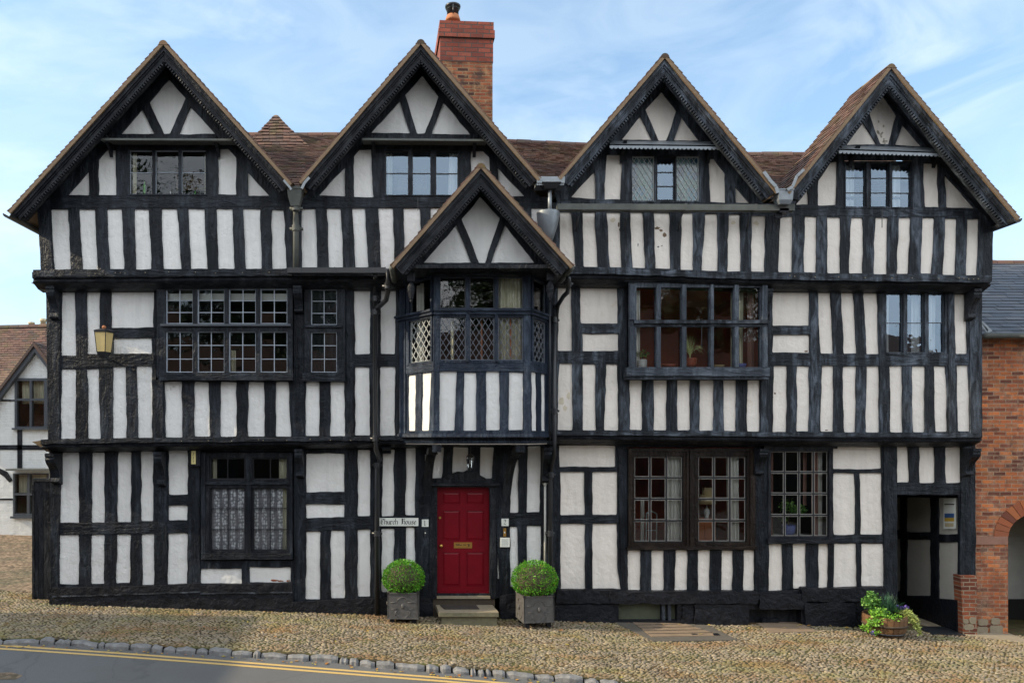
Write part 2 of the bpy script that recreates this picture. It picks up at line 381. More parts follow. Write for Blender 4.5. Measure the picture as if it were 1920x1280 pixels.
M['dark_flag'] = m_flat('dark_flagstone', (0.085, 0.075, 0.062), 0.85, 0, 0.4, 9, 0.6)
M['pine_hatch'] = m_flat('worn_stone_flag', (0.19, 0.138, 0.092), 0.85, 0, 0.35, 5, 0.5)
M['lantern'] = m_flat('yellowed_lantern_panel', (0.56, 0.43, 0.19), 0.45, 0, 0.2, 6, 0)
M['clearglass'] = m_flat('frosted_bulb', (0.45, 0.45, 0.42), 0.3, 0, 0.1, 6, 0)
M['purple'] = m_flat('purple_petals', (0.08, 0.045, 0.26), 0.6, 0, 0.3, 30, 0)
M['pot_clay'] = m_flat('chimney_pot_clay', (0.36, 0.14, 0.06), 0.8, 0, 0.2, 9, 0.2)
M['buff'] = m_flat('buff_pot', (0.45, 0.38, 0.24), 0.8, 0, 0.2, 9, 0.2)
M['line'] = m_flat('yellow_road_paint', (0.50, 0.34, 0.12), 0.7, 0, 0.22, 30, 0.3)

def m_curtain(name, a, b_, scale=26):
    mt, t, b = newmat(name)
    n = nse(t, mapping(t, 'Object', (1, 1, 0.05)), scale, 3, 0.6)
    t.links.new(mix(t, a, b_, ramp(t, n, [(0.4, (0, 0, 0)), (0.6, (1, 1, 1))])), b.inputs['Base Color']); setv(b, 0.85, 0, 0.2)
    return mt
M['cur_white'] = m_curtain('white_curtain', (0.78, 0.76, 0.72), (0.60, 0.58, 0.54))
M['cur_cream'] = m_curtain('cream_curtain', (0.70, 0.66, 0.52), (0.50, 0.47, 0.36))
M['cur_pink'] = m_curtain('dusky_pink_curtain', (0.36, 0.20, 0.16), (0.22, 0.12, 0.10))
mt, t, b = newmat('lace_curtain'); M['lace'] = mt
wv = t.nodes.new('ShaderNodeTexVoronoi'); wv.inputs['Scale'].default_value = 1; wv.inputs['Randomness'].default_value = 0.5
t.links.new(mapping(t, 'Object', (24, 0.1, 17)), wv.inputs['Vector'])
wb = t.nodes.new('ShaderNodeTexWave'); wb.inputs['Scale'].default_value = 2.1; wb.inputs['Distortion'].default_value = 2.2; wb.inputs['Detail'].default_value = 2; wb.inputs['Detail Scale'].default_value = 3
t.links.new(mapping(t, 'Object', (1, 0.1, 0.5)), wb.inputs['Vector'])
lace = mix(t, ramp(t, wv.outputs['Distance'], [(0.36, (1, 1, 1)), (0.6, (0.15,)*3)]), ramp(t, wb.outputs['Fac'], [(0.25, (0.12,)*3), (0.6, (1,)*3)]), 1, 'MULTIPLY')
t.links.new(mix(t, (0.22, 0.21, 0.24), (0.95, 0.94, 1.0), lace), b.inputs['Base Color']); setv(b, 0.9, 0, 0.1)

def m_glass(name, refl, tint, gc=(1, 1, 1)):
    mt = bpy.data.materials.new(name); mt.use_nodes = True; t = mt.node_tree; t.nodes.clear()
    o = t.nodes.new('ShaderNodeOutputMaterial'); g = t.nodes.new('ShaderNodeBsdfGlossy'); tr = t.nodes.new('ShaderNodeBsdfTransparent')
    g.inputs['Roughness'].default_value = 0.02; g.inputs['Color'].default_value = (*gc, 1); tr.inputs['Color'].default_value = (*tint, 1)
    lw = t.nodes.new('ShaderNodeFresnel'); lw.inputs['IOR'].default_value = 1.5
    ad = t.nodes.new('ShaderNodeMath'); ad.operation = 'ADD'; ad.inputs[1].default_value = refl; ad.use_clamp = True
    mx = t.nodes.new('ShaderNodeMixShader'); t.links.new(lw.outputs[0], ad.inputs[0]); t.links.new(ad.outputs[0], mx.inputs[0])
    t.links.new(tr.outputs[0], mx.inputs[1]); t.links.new(g.outputs[0], mx.inputs[2]); t.links.new(mx.outputs[0], o.inputs['Surface'])
    bp = t.nodes.new('ShaderNodeBump'); bp.inputs['Strength'].default_value = 0.12; bp.inputs['Distance'].default_value = 0.02
    t.links.new(nse(t, mapping(t, 'Object'), 4.0, 2), bp.inputs['Height']); t.links.new(bp.outputs[0], g.inputs['Normal'])
    return mt
M['glass'] = m_glass('window_glass', 0.02, (0.92, 0.95, 0.94))
M['glass_hi'] = m_glass('old_reflective_glass', 0.12, (0.80, 0.86, 0.9), (0.62, 0.80, 1.0))
mt, t, b = newmat('coloured_leaded_glass'); M['stained'] = mt
vo = t.nodes.new('ShaderNodeTexVoronoi'); vo.inputs['Scale'].default_value = 9; t.links.new(mapping(t, 'Object', (1, 0.01, 0.62)), vo.inputs['Vector'])
spc = t.nodes.new('ShaderNodeSeparateColor'); t.links.new(vo.outputs['Color'], spc.inputs[0])
t.links.new(ramp(t, spc.outputs[0], [(0.1, (0.012, 0.05, 0.10)), (0.35, (0.03, 0.11, 0.17)), (0.6, (0.06, 0.13, 0.11)), (0.8, (0.11, 0.18, 0.20)), (1.0, (0.02, 0.06, 0.07))]), b.inputs['Base Color']); setv(b, 0.15, 0, 0.8)

def m_tiles(name, cols, moss, mossamt, rough=0.85):
    mt, t, b = newmat(name)
    sc_ = t.nodes.new('ShaderNodeSeparateColor'); t.links.new(attr(t), sc_.inputs[0])
    n = len(cols); c = ramp(t, sc_.outputs[0], [(i/(n-1), cols[i]) for i in range(n)])
    f = nse(t, mapping(t, 'Object'), 30, 5, 0.65)
    c = mix(t, c, (0.6, 0.6, 0.6), ramp(t, f, [(0.3, (0, 0, 0)), (0.8, (0.22,)*3)]), 'MULTIPLY')
    lo = nse(t, mapping(t, 'Object'), 2.3, 6, 0.7)
    c = mix(t, c, moss, ramp(t, lo, [(0.5, (0, 0, 0)), (0.72, (mossamt,)*3)]))
    t.links.new(c, b.inputs['Base Color']); setv(b, rough, 0, 0.25); bump(t, b, f, 0.5, 0.006)
    return mt
M['tile'] = m_tiles('clay_roof_tile', [(0.080, 0.048, 0.042), (0.125, 0.074, 0.062), (0.155, 0.088, 0.070), (0.080, 0.062, 0.058), (0.18, 0.105, 0.080)], (0.10, 0.095, 0.035), 0.7)
M['verge'] = m_tiles('weathered_verge_tile', [(0.07, 0.052, 0.040), (0.14, 0.090, 0.058), (0.20, 0.130, 0.080), (0.055, 0.045, 0.037), (0.17, 0.085, 0.055)], (0.15, 0.15, 0.03), 0.8)
M['slate'] = m_tiles('blue_grey_slate', [(0.055, 0.065, 0.085), (0.075, 0.085, 0.105), (0.045, 0.052, 0.068), (0.09, 0.095, 0.11)], (0.12, 0.10, 0.07), 0.4, 0.55)
def patch(mt, stops, colr, amt, sc=(1, 1, 1), loc=(0, 0, 0), scale=1.0):
    t = mt.node_tree; b = next(n for n in t.nodes if n.type == 'BSDF_PRINCIPLED'); src = b.inputs['Base Color'].links[0].from_socket
    f = ramp(t, nse(t, mapping(t, 'Object', sc, (0, 0, 0), loc), scale, 8, 0.72), [(stops[0], (0, 0, 0)), (stops[1], (amt,)*3)])
    t.links.new(mix(t, src, colr, f), b.inputs['Base Color'])
M['cobble'] = m_tiles('river_cobble', [(0.095, 0.077, 0.058), (0.20, 0.162, 0.115), (0.29, 0.235, 0.160), (0.17, 0.150, 0.125), (0.40, 0.325, 0.225)], (0.22, 0.175, 0.045), 0.7, 0.8)

patch(M['cobble'], (0.50, 0.62), (0.20, 0.10, 0.035), 0.65, (0.7, 1.6, 1), (3, 8, 1), 1.1)
patch(M['cobble'], (0.50, 0.64), (0.13, 0.15, 0.035), 0.42, (0.6, 1.4, 1), (13, 2, 1), 1.3)
patch(M['cobble'], (0.48, 0.70), (0.085, 0.075, 0.06), 0.6, (1, 1, 1), (1, 22, 1), 2.6)
M['brick_one'] = m_tiles('single_brick', [(0.14, 0.05, 0.035), (0.34, 0.105, 0.048), (0.48, 0.16, 0.055), (0.26, 0.09, 0.05)], (0.2, 0.15, 0.1), 0.3)
def m_brick(name, cols, mortar, bw=0.225, rh=0.075, ms=0.009):
    mt, t, b = newmat(name)
    v = mapping(t, 'UV'); dn = nse(t, v, 3.0, 3)
    wp = t.nodes.new('ShaderNodeVectorMath'); wp.operation = 'MULTIPLY_ADD'
    cmb = t.nodes.new('ShaderNodeCombineXYZ'); t.links.new(dn, cmb.inputs[0]); t.links.new(nse(t, mapping(t, 'UV', (1, 1, 1), (0, 0, 0), (5, 5, 0)), 5.0, 3), cmb.inputs[1])
    t.links.new(cmb.outputs[0], wp.inputs[0]); wp.inputs[1].default_value = (0.03, 0.025, 0); t.links.new(v, wp.inputs[2])
    br = t.nodes.new('ShaderNodeTexBrick'); br.inputs['Scale'].default_value = 1; br.inputs['Brick Width'].default_value = bw
    br.inputs['Row Height'].default_value = rh; br.inputs['Mortar Size'].default_value = ms; br.inputs['Mortar Smooth'].default_value = 0.35
    br.inputs['Bias'].default_value = -0.1; br.inputs['Color1'].default_value = (0, 0, 0, 1); br.inputs['Color2'].default_value = (1, 1, 1, 1); br.inputs['Mortar'].default_value = (0.5, 0.5, 0.5, 1)
    t.links.new(wp.outputs[0], br.inputs['Vector'])
    n = len(cols); c = ramp(t, br.outputs['Color'], [(i/(n-1), cols[i]) for i in range(n)])
    big = nse(t, v, 1.1, 6, 0.65); fi = nse(t, v, 40, 5, 0.65)
    c = mix(t, c, (0.45, 0.42, 0.42), ramp(t, big, [(0.42, (0, 0, 0)), (0.75, (0.75,)*3)]), 'MULTIPLY')
    c = mix(t, c, (0.5, 0.45, 0.4), ramp(t, fi, [(0.35, (0, 0, 0)), (0.8, (0.5,)*3)]), 'MULTIPLY')
    c = mix(t, c, mortar, br.outputs['Fac'])
    t.links.new(c, b.inputs['Base Color']); setv(b, 0.85, 0, 0.25)
    iv = t.nodes.new('ShaderNodeMath'); iv.operation = 'SUBTRACT'; iv.inputs[0].default_value = 1; t.links.new(br.outputs['Fac'], iv.inputs[1])
    p = bump(t, b, iv.outputs[0], 0.8, 0.010); bump(t, b, fi, 0.5, 0.008, p)
    return mt
M['brick'] = m_brick('old_orange_brick', [(0.16, 0.055, 0.035), (0.50, 0.145, 0.055), (0.68, 0.22, 0.07), (0.28, 0.09, 0.05), (0.74, 0.31, 0.11)], (0.36, 0.25, 0.17))
patch(M['brick'], (0.48, 0.70), (0.20, 0.07, 0.045), 0.5, (1, 1, 1), (2, 9, 4), 1.0)
patch(M['brick'], (0.50, 0.66), (0.42, 0.30, 0.21), 0.45, (1, 1, .6), (7, 1, 8), 3.2)
patch(M['brick'], (0.48, 0.62), (0.09, 0.05, 0.04), 0.5, (1, 1, 1), (5, 5, 5), 9.0)
M['brick_pier'] = m_brick('red_pier_brick', [(0.17, 0.05, 0.03), (0.36, 0.105, 0.05), (0.45, 0.15, 0.065)], (0.30, 0.24, 0.17), 0.225, 0.078, 0.012)
M['brick_new'] = m_brick('rebuilt_chimney_brick', [(0.26, 0.065, 0.042), (0.36, 0.10, 0.065), (0.20, 0.055, 0.04), (0.42, 0.13, 0.085)], (0.09, 0.07, 0.06), 0.28, 0.098, 0.012)
patch(M['brick_pier'], (0.45, 0.66), (0.14, 0.055, 0.04), 0.6, (1, 1, 1), (2, 9, 4), 4.0)
patch(M['brick_new'], (0.45, 0.7), (0.11, 0.05, 0.04), 0.5, (1, 1, 1), (2, 9, 4), 5.0)
M['brick_oldch'] = m_brick('sooty_chimney_brick', [(0.07, 0.03, 0.025), (0.34, 0.11, 0.05), (0.28, 0.085, 0.045), (0.40, 0.15, 0.07)], (0.22, 0.15, 0.09), 0.25, 0.075, 0.012)
patch(M['brick_oldch'], (0.46, 0.62), (0.055, 0.035, 0.03), 0.8, (1, 1, 1), (2, 3, 4), 3.5)
patch(M['brick_oldch'], (0.52, 0.66), (0.40, 0.24, 0.12), 0.6, (1, 1, 1), (8, 3, 4), 5.0)

mt, t, b = newmat('asphalt'); M['asphalt'] = mt
v = mapping(t, 'Object'); a1 = nse(t, v, 90, 4, 0.7); a2 = nse(t, v, 0.7, 6, 0.65); a3 = nse(t, v, 300, 2, 0.6)
c = mix(t, (0.090, 0.092, 0.094), (0.140, 0.142, 0.143), ramp(t, a1, [(0.35, (0, 0, 0)), (0.68, (1, 1, 1))]))
c = mix(t, c, (0.100, 0.095, 0.090), ramp(t, a2, [(0.45, (0, 0, 0)), (0.70, (0.5,)*3)]))
vr = t.nodes.new('ShaderNodeTexVoronoi'); vr.feature = 'DISTANCE_TO_EDGE'; vr.inputs['Scale'].default_value = 0.55; vr.inputs['Randomness'].default_value = 1
vd = t.nodes.new('ShaderNodeMixRGB'); vd.inputs[0].default_value = 0.12; nn = t.nodes.new('ShaderNodeTexNoise'); nn.inputs['Scale'].default_value = 3; t.links.new(v, nn.inputs['Vector'])
t.links.new(v, vd.inputs[1]); t.links.new(nn.outputs['Color'], vd.inputs[2]); t.links.new(vd.outputs[0], vr.inputs['Vector'])
c = mix(t, (0.03, 0.03, 0.03), c, ramp(t, vr.outputs['Distance'], [(0.0, (0.75,)*3), (0.006, (1, 1, 1))]))
t.links.new(c, b.inputs['Base Color']); setv(b, 0.85, 0, 0.3); p = bump(t, b, a1, 0.5, 0.008); bump(t, b, a3, 0.4, 0.003, p)
mt, t, b = newmat('earth_joint'); M['earth'] = mt
v = mapping(t, 'Object'); e1 = nse(t, v, 2.0, 7, 0.7); e2 = nse(t, v, 40, 4, 0.7)
c = mix(t, (0.055, 0.045, 0.03), (0.085, 0.085, 0.033), ramp(t, e1, [(0.42, (0, 0, 0)), (0.62, (1, 1, 1))]))
c = mix(t, c, (0.17, 0.10, 0.045), ramp(t, nse(t, mapping(t, 'Object', (1, 1, 1), (0, 0, 0), (4, 4, 4)), 1.4, 7, 0.7), [(0.5, (0, 0, 0)), (0.66, (0.8,)*3)]))
t.links.new(c, b.inputs['Base Color']); setv(b, 0.95, 0, 0.1); bump(t, b, e2, 0.8, 0.01)
mt, t, b = newmat('lane_gravel'); M['gravel'] = mt
v = mapping(t, 'Object'); vo = t.nodes.new('ShaderNodeTexVoronoi'); vo.inputs['Scale'].default_value = 11; t.links.new(v, vo.inputs['Vector'])
sc_ = t.nodes.new('ShaderNodeSeparateColor'); t.links.new(vo.outputs['Color'], sc_.inputs[0])
c = ramp(t, sc_.outputs[0], [(0, (0.10, 0.075, 0.05)), (0.5, (0.18, 0.13, 0.09)), (1, (0.26, 0.19, 0.13))])
c = mix(t, c, (0.08, 0.08, 0.05), ramp(t, nse(t, v, 1.2, 5), [(0.45, (0, 0, 0)), (0.7, (0.8,)*3)]))
t.links.new(c, b.inputs['Base Color']); setv(b, 0.9, 0, 0.2); bump(t, b, ramp(t, vo.outputs['Distance'], [(0.0, (1, 1, 1)), (0.6, (0, 0, 0))]), 0.8, 0.02)
def m_leaf(name, cols):
    mt, t, b = newmat(name)
    sc_ = t.nodes.new('ShaderNodeSeparateColor'); t.links.new(attr(t), sc_.inputs[0]); n = len(cols)
    t.links.new(ramp(t, sc_.outputs[0], [(i/(n-1), cols[i]) for i in range(n)]), b.inputs['Base Color']); setv(b, 0.5, 0, 0.4)
    b.inputs['Transmission Weight'].default_value = 0.0
    return mt
M['box'] = m_leaf('box_leaf', [(0.010, 0.05, 0.004), (0.040, 0.17, 0.006), (0.075, 0.28, 0.008), (0.15, 0.38, 0.014), (0.26, 0.20, 0.05)])
M['ivy'] = m_leaf('trailing_leaf', [(0.06, 0.18, 0.02), (0.14, 0.34, 0.03), (0.25, 0.45, 0.05)])
M['grassblade'] = m_leaf('blue_green_blade', [(0.02, 0.06, 0.03), (0.04, 0.11, 0.06), (0.06, 0.15, 0.08)])
M['houseplant'] = m_leaf('houseplant_leaf', [(0.04, 0.13, 0.03), (0.10, 0.26, 0.04), (0.20, 0.36, 0.08)])
M['spider'] = m_leaf('striped_leaf', [(0.26, 0.36, 0.10), (0.62, 0.62, 0.28), (0.32, 0.42, 0.14)])
M['treeleaf'] = m_leaf('tree_leaf', [(0.012, 0.03, 0.008), (0.03, 0.07, 0.015), (0.05, 0.10, 0.02)])
M['deadleaf'] = m_leaf('fallen_leaf', [(0.30, 0.09, 0.02), (0.45, 0.25, 0.05), (0.40, 0.34, 0.06), (0.16, 0.07, 0.03)])
M['bark'] = m_flat('bark', (0.06, 0.045, 0.03), 0.9, 0, 0.4, 12, 0.8)
mt, t, b = newmat('barrel_oak'); M['barrel'] = mt
g = nse(t, mapping(t, 'Object', (18, 18, 1.5)), 1, 5, 0.6, 0.5)
t.links.new(mix(t, (0.075, 0.038, 0.020), (0.20, 0.11, 0.052), g), b.inputs['Base Color']); setv(b, 0.7, 0, 0.3); bump(t, b, g, 0.6, 0.01)

# ------------------------------------------------------------------ tiled slopes
def tiles(mb, eL, eR, rR, rL, tw=0.17, gauge=0.105, th=0.016, lift=0.018, jit=0.006, flip=False, tone=(0, 1)):
    eL, eR, rR, rL = [Vector(v) for v in (eL, eR, rR, rL)]
    U = (eR - eL).normalized(); V = ((rL - eL)*0.5 + (rR - eR)*0.5); H = V.length; V.normalize()
    Nn = U.cross(V).normalized()
    if flip: Nn = -Nn
    n = max(1, int(round(H/gauge)))
    for j in range(n):
        t0, t1 = j/n, min(1.0, (j + 1.55)/n)
        a = eL.lerp(rL, t0); b = eR.lerp(rR, t0); a1 = eL.lerp(rL, t1); b1 = eR.lerp(rR, t1)
        Lr = (b - a).length; k = max(1, int(round(Lr/tw))); sh = (0.5/k) if j % 2 else 0
        cuts = [0.0] + [(i + random.uniform(-.04, .04))/k + sh for i in range(0 if sh else 1, k + 1)] + [1.0]
        cuts = sorted(c for c in set(cuts) if 0 <= c <= 1)
        for c0, c1 in zip(cuts, cuts[1:]):
            if (c1 - c0)*Lr < 0.03: continue
            g = 0.003/Lr; p, q = a.lerp(b, c0 + g), a.lerp(b, c1 - g); r, s = a1.lerp(b1, c1 - g), a1.lerp(b1, c0 + g)
            dv = V*random.uniform(-jit, jit)*1.5; l1 = lift + random.uniform(-jit, jit); l2 = lift + random.uniform(-jit, jit)
            top = [p + dv + Nn*(l1 + th), q + dv + Nn*(l2 + th), r + Nn*th*0.3, s + Nn*th*0.3]
            bot = [p + dv + Nn*l1, q + dv + Nn*l2, r - Nn*th*0.7, s - Nn*th*0.7]
            hexa(mb, top, bot, None, random.uniform(*tone))
def slab(mb, q, n, th, col=0.4):
    """closed slab: q quad corners, sinking along n by th"""
    q = [Vector(v) for v in q]; hexa(mb, q, [v - n*th for v in q], None, col)
def ridge(mb, a, b, r=0.10, seg=0.32):
    a = Vector(a); b = Vector(b); L_ = (b - a).length; k = max(1, int(L_/seg))
    for i in range(k):
        p = a.lerp(b, i/k); q = a.lerp(b, (i + 0.97)/k); d = (q - p).normalized(); s = d.cross(Vector((0, 0, 1))).normalized()
        rr = r*random.uniform(.94, 1.06); vs = []
        for e in (p, q):
            for j in range(7):
                an = math.pi*(j/6.0); vs.append(e + s*math.cos(an)*rr + Vector((0, 0, 1))*(math.sin(an)*rr - 0.04))
        mb.add(vs, [(j, j+1, j+8, j+7) for j in range(6)] + [(6, 5, 4, 3, 2, 1, 0), (7, 8, 9, 10, 11, 12, 13)], None, random.random())

# ------------------------------------------------------------------ windows
def inset(r, d): return (r[0]+d, r[1]+d, r[2]-d, r[3]-d)
def window(parent, m, outer, cols, rows, grid=(2, 3), style='grid', fmat='black', bmat='casement', room=None, depth=2.0,
           bar=1.5, sash=2.2, fo=0.02, go=-0.035, sill=None, glass='glass', sashes=True, name='window', warp=0.010, head=None, xh=()):
    wroot = empty(name, parent=parent)
    if isinstance(grid, tuple): grid = [grid]*len(rows)
    lights = [(c0, r0, c1, r1) for (r0, r1) in rows for (c0, c1) in cols]
    mb = MB(); sheet(mb, m, rect(*outer), [rect(*l) for l in lights] + [rect(*l) for l in xh], fo, 0.10, 'v'); mb.build('frame', M[fmat], wroot)
    gb = MB()
    for ri, (r0, r1) in enumerate(rows):
        nc, nr = grid[ri]
        for (c0, c1) in cols:
            gl = MB()
            if sashes: sheet(gb, m, rect(c0, r0, c1, r1), [rect(c0+sash, r0+sash, c1-sash, r1-sash)], go + 0.012, 0.035)
            if style == 'grid':
                for i in range(1, nc):
                    x = c0 + (c1-c0)*i/nc + random.uniform(-.4, .4); pbox(gb, m, x-bar/2, r0, x+bar/2, r1, go-0.012, go+0.006)
                for j in range(1, nr):
                    y = r0 + (r1-r0)*j/nr + random.uniform(-.4, .4); pbox(gb, m, c0, y-bar/2, c1, y+bar/2, go-0.010, go+0.008)
            else:   # diamond quarries: step dx, dy
                dx, dy = grid[ri]
                for sg in (1, -1):
                    k = -40
                    while k < 60:
                        # line through (c0 + k*dx, r0) with slope sg*dy/dx
                        pts = []
                        for s0 in (0, 1):
                            pass
                        x_a, y_a = c0 + k*dx, r0
                        sl = sg*dy/dx; cand = []
                        for x in (c0, c1):
                            y = y_a + sl*(x - x_a)
                            if r0 <= y <= r1: cand.append((x, y))
                        for y in (r0, r1):
                            x = x_a + (y - y_a)/sl
                            if c0 < x < c1: cand.append((x, y))
                        if len(cand) >= 2:
                            (ax, ay), (bx, by) = cand[0], max(cand[1:], key=lambda q: (q[0]-cand[0][0])**2 + (q[1]-cand[0][1])**2)
                            l = math.hypot(bx-ax, by-ay)
                            if l > 1.5:
                                nx, ny = -(by-ay)/l*bar/2, (bx-ax)/l*bar/2
                                q = [(ax+nx, ay+ny), (bx+nx, by+ny), (bx-nx, by-ny), (ax-nx, ay-ny)]
                                hexa(gb, [m(x, y, go+0.006) for x, y in q], [m(x, y, go-0.008) for x, y in q], None, random.random())
                        k += 1
            a, b = (nc, nr) if style == 'grid' else (1, 1)
            for i in range(a):
                for j in range(b):
                    x0, x1 = c0 + (c1-c0)*i/a, c0 + (c1-c0)*(i+1)/a; y0, y1 = r0 + (r1-r0)*j/b, r0 + (r1-r0)*(j+1)/b
                    o = [go - 0.006 + random.uniform(-warp, warp)*0.5 for _ in range(3)]; o.append(o[0] - o[1] + o[2])
                    gl.add([m(x0, y1, o[0]), m(x1, y1, o[1]), m(x1, y0, o[2]), m(x0, y0, o[3])], [(0, 1, 2, 3)], None, 0.5)
            gl.build('pane', M[glass], wroot)
    gb.build('glazing_bars', M[bmat], wroot)
    if sill:
        x0, y0, x1, y1, o = sill; mb = MB(); q = [(x0, y1), (x1, y1), (x1, y0), (x0, y0)]
        sheet(mb, m, wobble(rect(x0, y0, x1, y1), 0.6, 9, 0.5), [], o, o + 0.05, 'h'); mb.build('sill', M[fmat], wroot)
    if head:
        x0, y0, x1, y1, o = head; mb = MB(); sheet(mb, m, wobble(rect(x0, y0, x1, y1), 0.3, 9, 0.5), [], o, o + 0.05, 'h'); mb.build('lintel', M[fmat], wroot)
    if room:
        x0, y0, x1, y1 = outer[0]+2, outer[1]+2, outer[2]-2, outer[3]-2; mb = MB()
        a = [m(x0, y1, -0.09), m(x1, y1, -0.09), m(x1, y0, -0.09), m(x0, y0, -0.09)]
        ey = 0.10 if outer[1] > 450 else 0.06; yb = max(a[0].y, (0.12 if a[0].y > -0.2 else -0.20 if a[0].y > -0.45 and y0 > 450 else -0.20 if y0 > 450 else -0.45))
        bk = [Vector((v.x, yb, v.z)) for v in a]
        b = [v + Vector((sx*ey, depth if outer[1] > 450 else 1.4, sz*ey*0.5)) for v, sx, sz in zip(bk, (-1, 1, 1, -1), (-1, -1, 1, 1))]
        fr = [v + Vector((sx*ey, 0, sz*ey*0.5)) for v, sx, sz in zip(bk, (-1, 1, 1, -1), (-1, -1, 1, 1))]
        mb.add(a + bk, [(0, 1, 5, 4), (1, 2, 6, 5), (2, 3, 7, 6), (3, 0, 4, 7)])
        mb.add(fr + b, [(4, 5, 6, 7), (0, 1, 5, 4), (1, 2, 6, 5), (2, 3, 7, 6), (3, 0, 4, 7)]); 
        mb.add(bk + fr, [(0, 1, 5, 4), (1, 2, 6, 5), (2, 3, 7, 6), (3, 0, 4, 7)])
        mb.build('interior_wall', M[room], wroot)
    return wroot

def curtain(m, x0, x1, y0, y1, mat, label, off=-0.16, folds=5, amp=0.035, skew=0.0, gather=None, cat='curtain', name='curtain', group=None):
    """hanging cloth between photo pixels; pleats run down it"""
    mb = MB(); nx = folds*8; ny = 8; vs = []; ph = random.random()*6
    for j in range(ny+1):
        t = j/ny; w0, w1 = x0, x1
        if gather: # pulled in towards one side at the waist
            k = math.sin(math.pi*min(1, t*1.1))*gather; w1 = x1 - (x1-x0)*k if gather > 0 else x1; w0 = x0 if gather > 0 else x0 + (x1-x0)*(-k)*-1*-1
        for i in range(nx+1):
            s = i/nx; x = w0 + (w1-w0)*s + skew*t
            y = y0 + (y1-y0)*t
            vs.append(m(x, y, off + amp*math.sin(s*folds*2*math.pi + ph + 0.5*math.sin(t*3 + s*9)) - 0.0))
    fs = [(j*(nx+1)+i, (j+1)*(nx+1)+i, (j+1)*(nx+1)+i+1, j*(nx+1)+i+1) for j in range(ny) for i in range(nx)]
    mb.add(vs, fs); o = mb.build(name, M[mat], None, True)
    return tag(o, label, cat, group)

# ================================================================== THE HOUSE
house = empty('timber_framed_house')
tag(house, 'long black and white half-timbered house with four gables, jettied storeys and a crimson front door', 'house')
m0, m1, m2 = plane(0.0), plane(-0.30), plane(-0.55)

def section(name_pl, name_tf, m, outline, panels, windows, pmat, tmat, thick=0.032, wob=True):
    holes = [wobble(p, 0.85, 9, 1.5) for p in panels]
    wh = [rect(*w) for w in windows]
    mb = MB(); sheet(mb, m, outline, holes + wh, 0.0, thick); mb.build('timber_frame', M[tmat], house)
    mb = MB(); sheet(mb, m, [((x-xc)*0.9985 + xc, y) for x, y in outline] if False else outline, [rect(w[0]-.5, w[1]-.5, w[2]+.5, w[3]+.5) for w in windows], -thick + 0.004, 0.02, edge=False)
    mb.build('plaster_wall', M[pmat], house)

# ---- top storey
T = lambda a, b, c, d, y0, y1: trap(a, b, c, d, y0, y1)
p2L = [T(95,128,101,132,392,506), T(148,177,154,184,392,506), T(200,228,205,233,391,505), T(251,279,255,284,392,505), T(302,332,306,340,391,505),
       T(353,383,358,389,391,505), T(406,436,409,439,391,504), T(455,487,461,491,391,504), T(509,532,510,537,393,504), T(565,591,566,596,392,503),
       T(613,639,617,644,391,502), T(661,684,666,691,390,502), T(709,737,715,740,390,505), T(756,787,760,792,390,505), T(807,830,811,834,390,505),
       T(853,880,857,884,390,505), T(905,930,908,934,390,505), T(951,975,955,980,390,505), T(996,1019,1000,1024,390,505)]
p2R = [T(1049,1071,1050,1080,398,500), T(1092,1115,1095,1121,398,500), T(1138,1163,1143,1165,398,501), T(1182,1205,1186,1210,398,503),
       T(1226,1256,1229,1257,398,504), T(1279,1300,1276,1300,399,506), T(1322,1345,1316,1347,401,508), T(1366,1388,1364,1390,402,509),
       T(1410,1436,1408,1434,404,510), T(1462,1487,1460,1485,406,510), T(1509,1532,1507,1531,406,511), T(1551,1576,1551,1576,407,512),
       T(1596,1619,1592,1618,408,513), T(1641,1666,1638,1663,408,514), T(1686,1708,1681,1704,408,513), T(1730,1753,1726,1748,408,513),
       T(1772,1794,1768,1792,409,515), T(1814,1836,1811,1833,410,516)]
section('', '', m2, [(71,380),(1042,380),(1042,520),(78,522)], p2L, [], 'plaster', 'black')
section('', '', m2, [(1042,380),(1862,398),(1860,528),(1042,520)], p2R, [], 'plaster_r', 'worn')

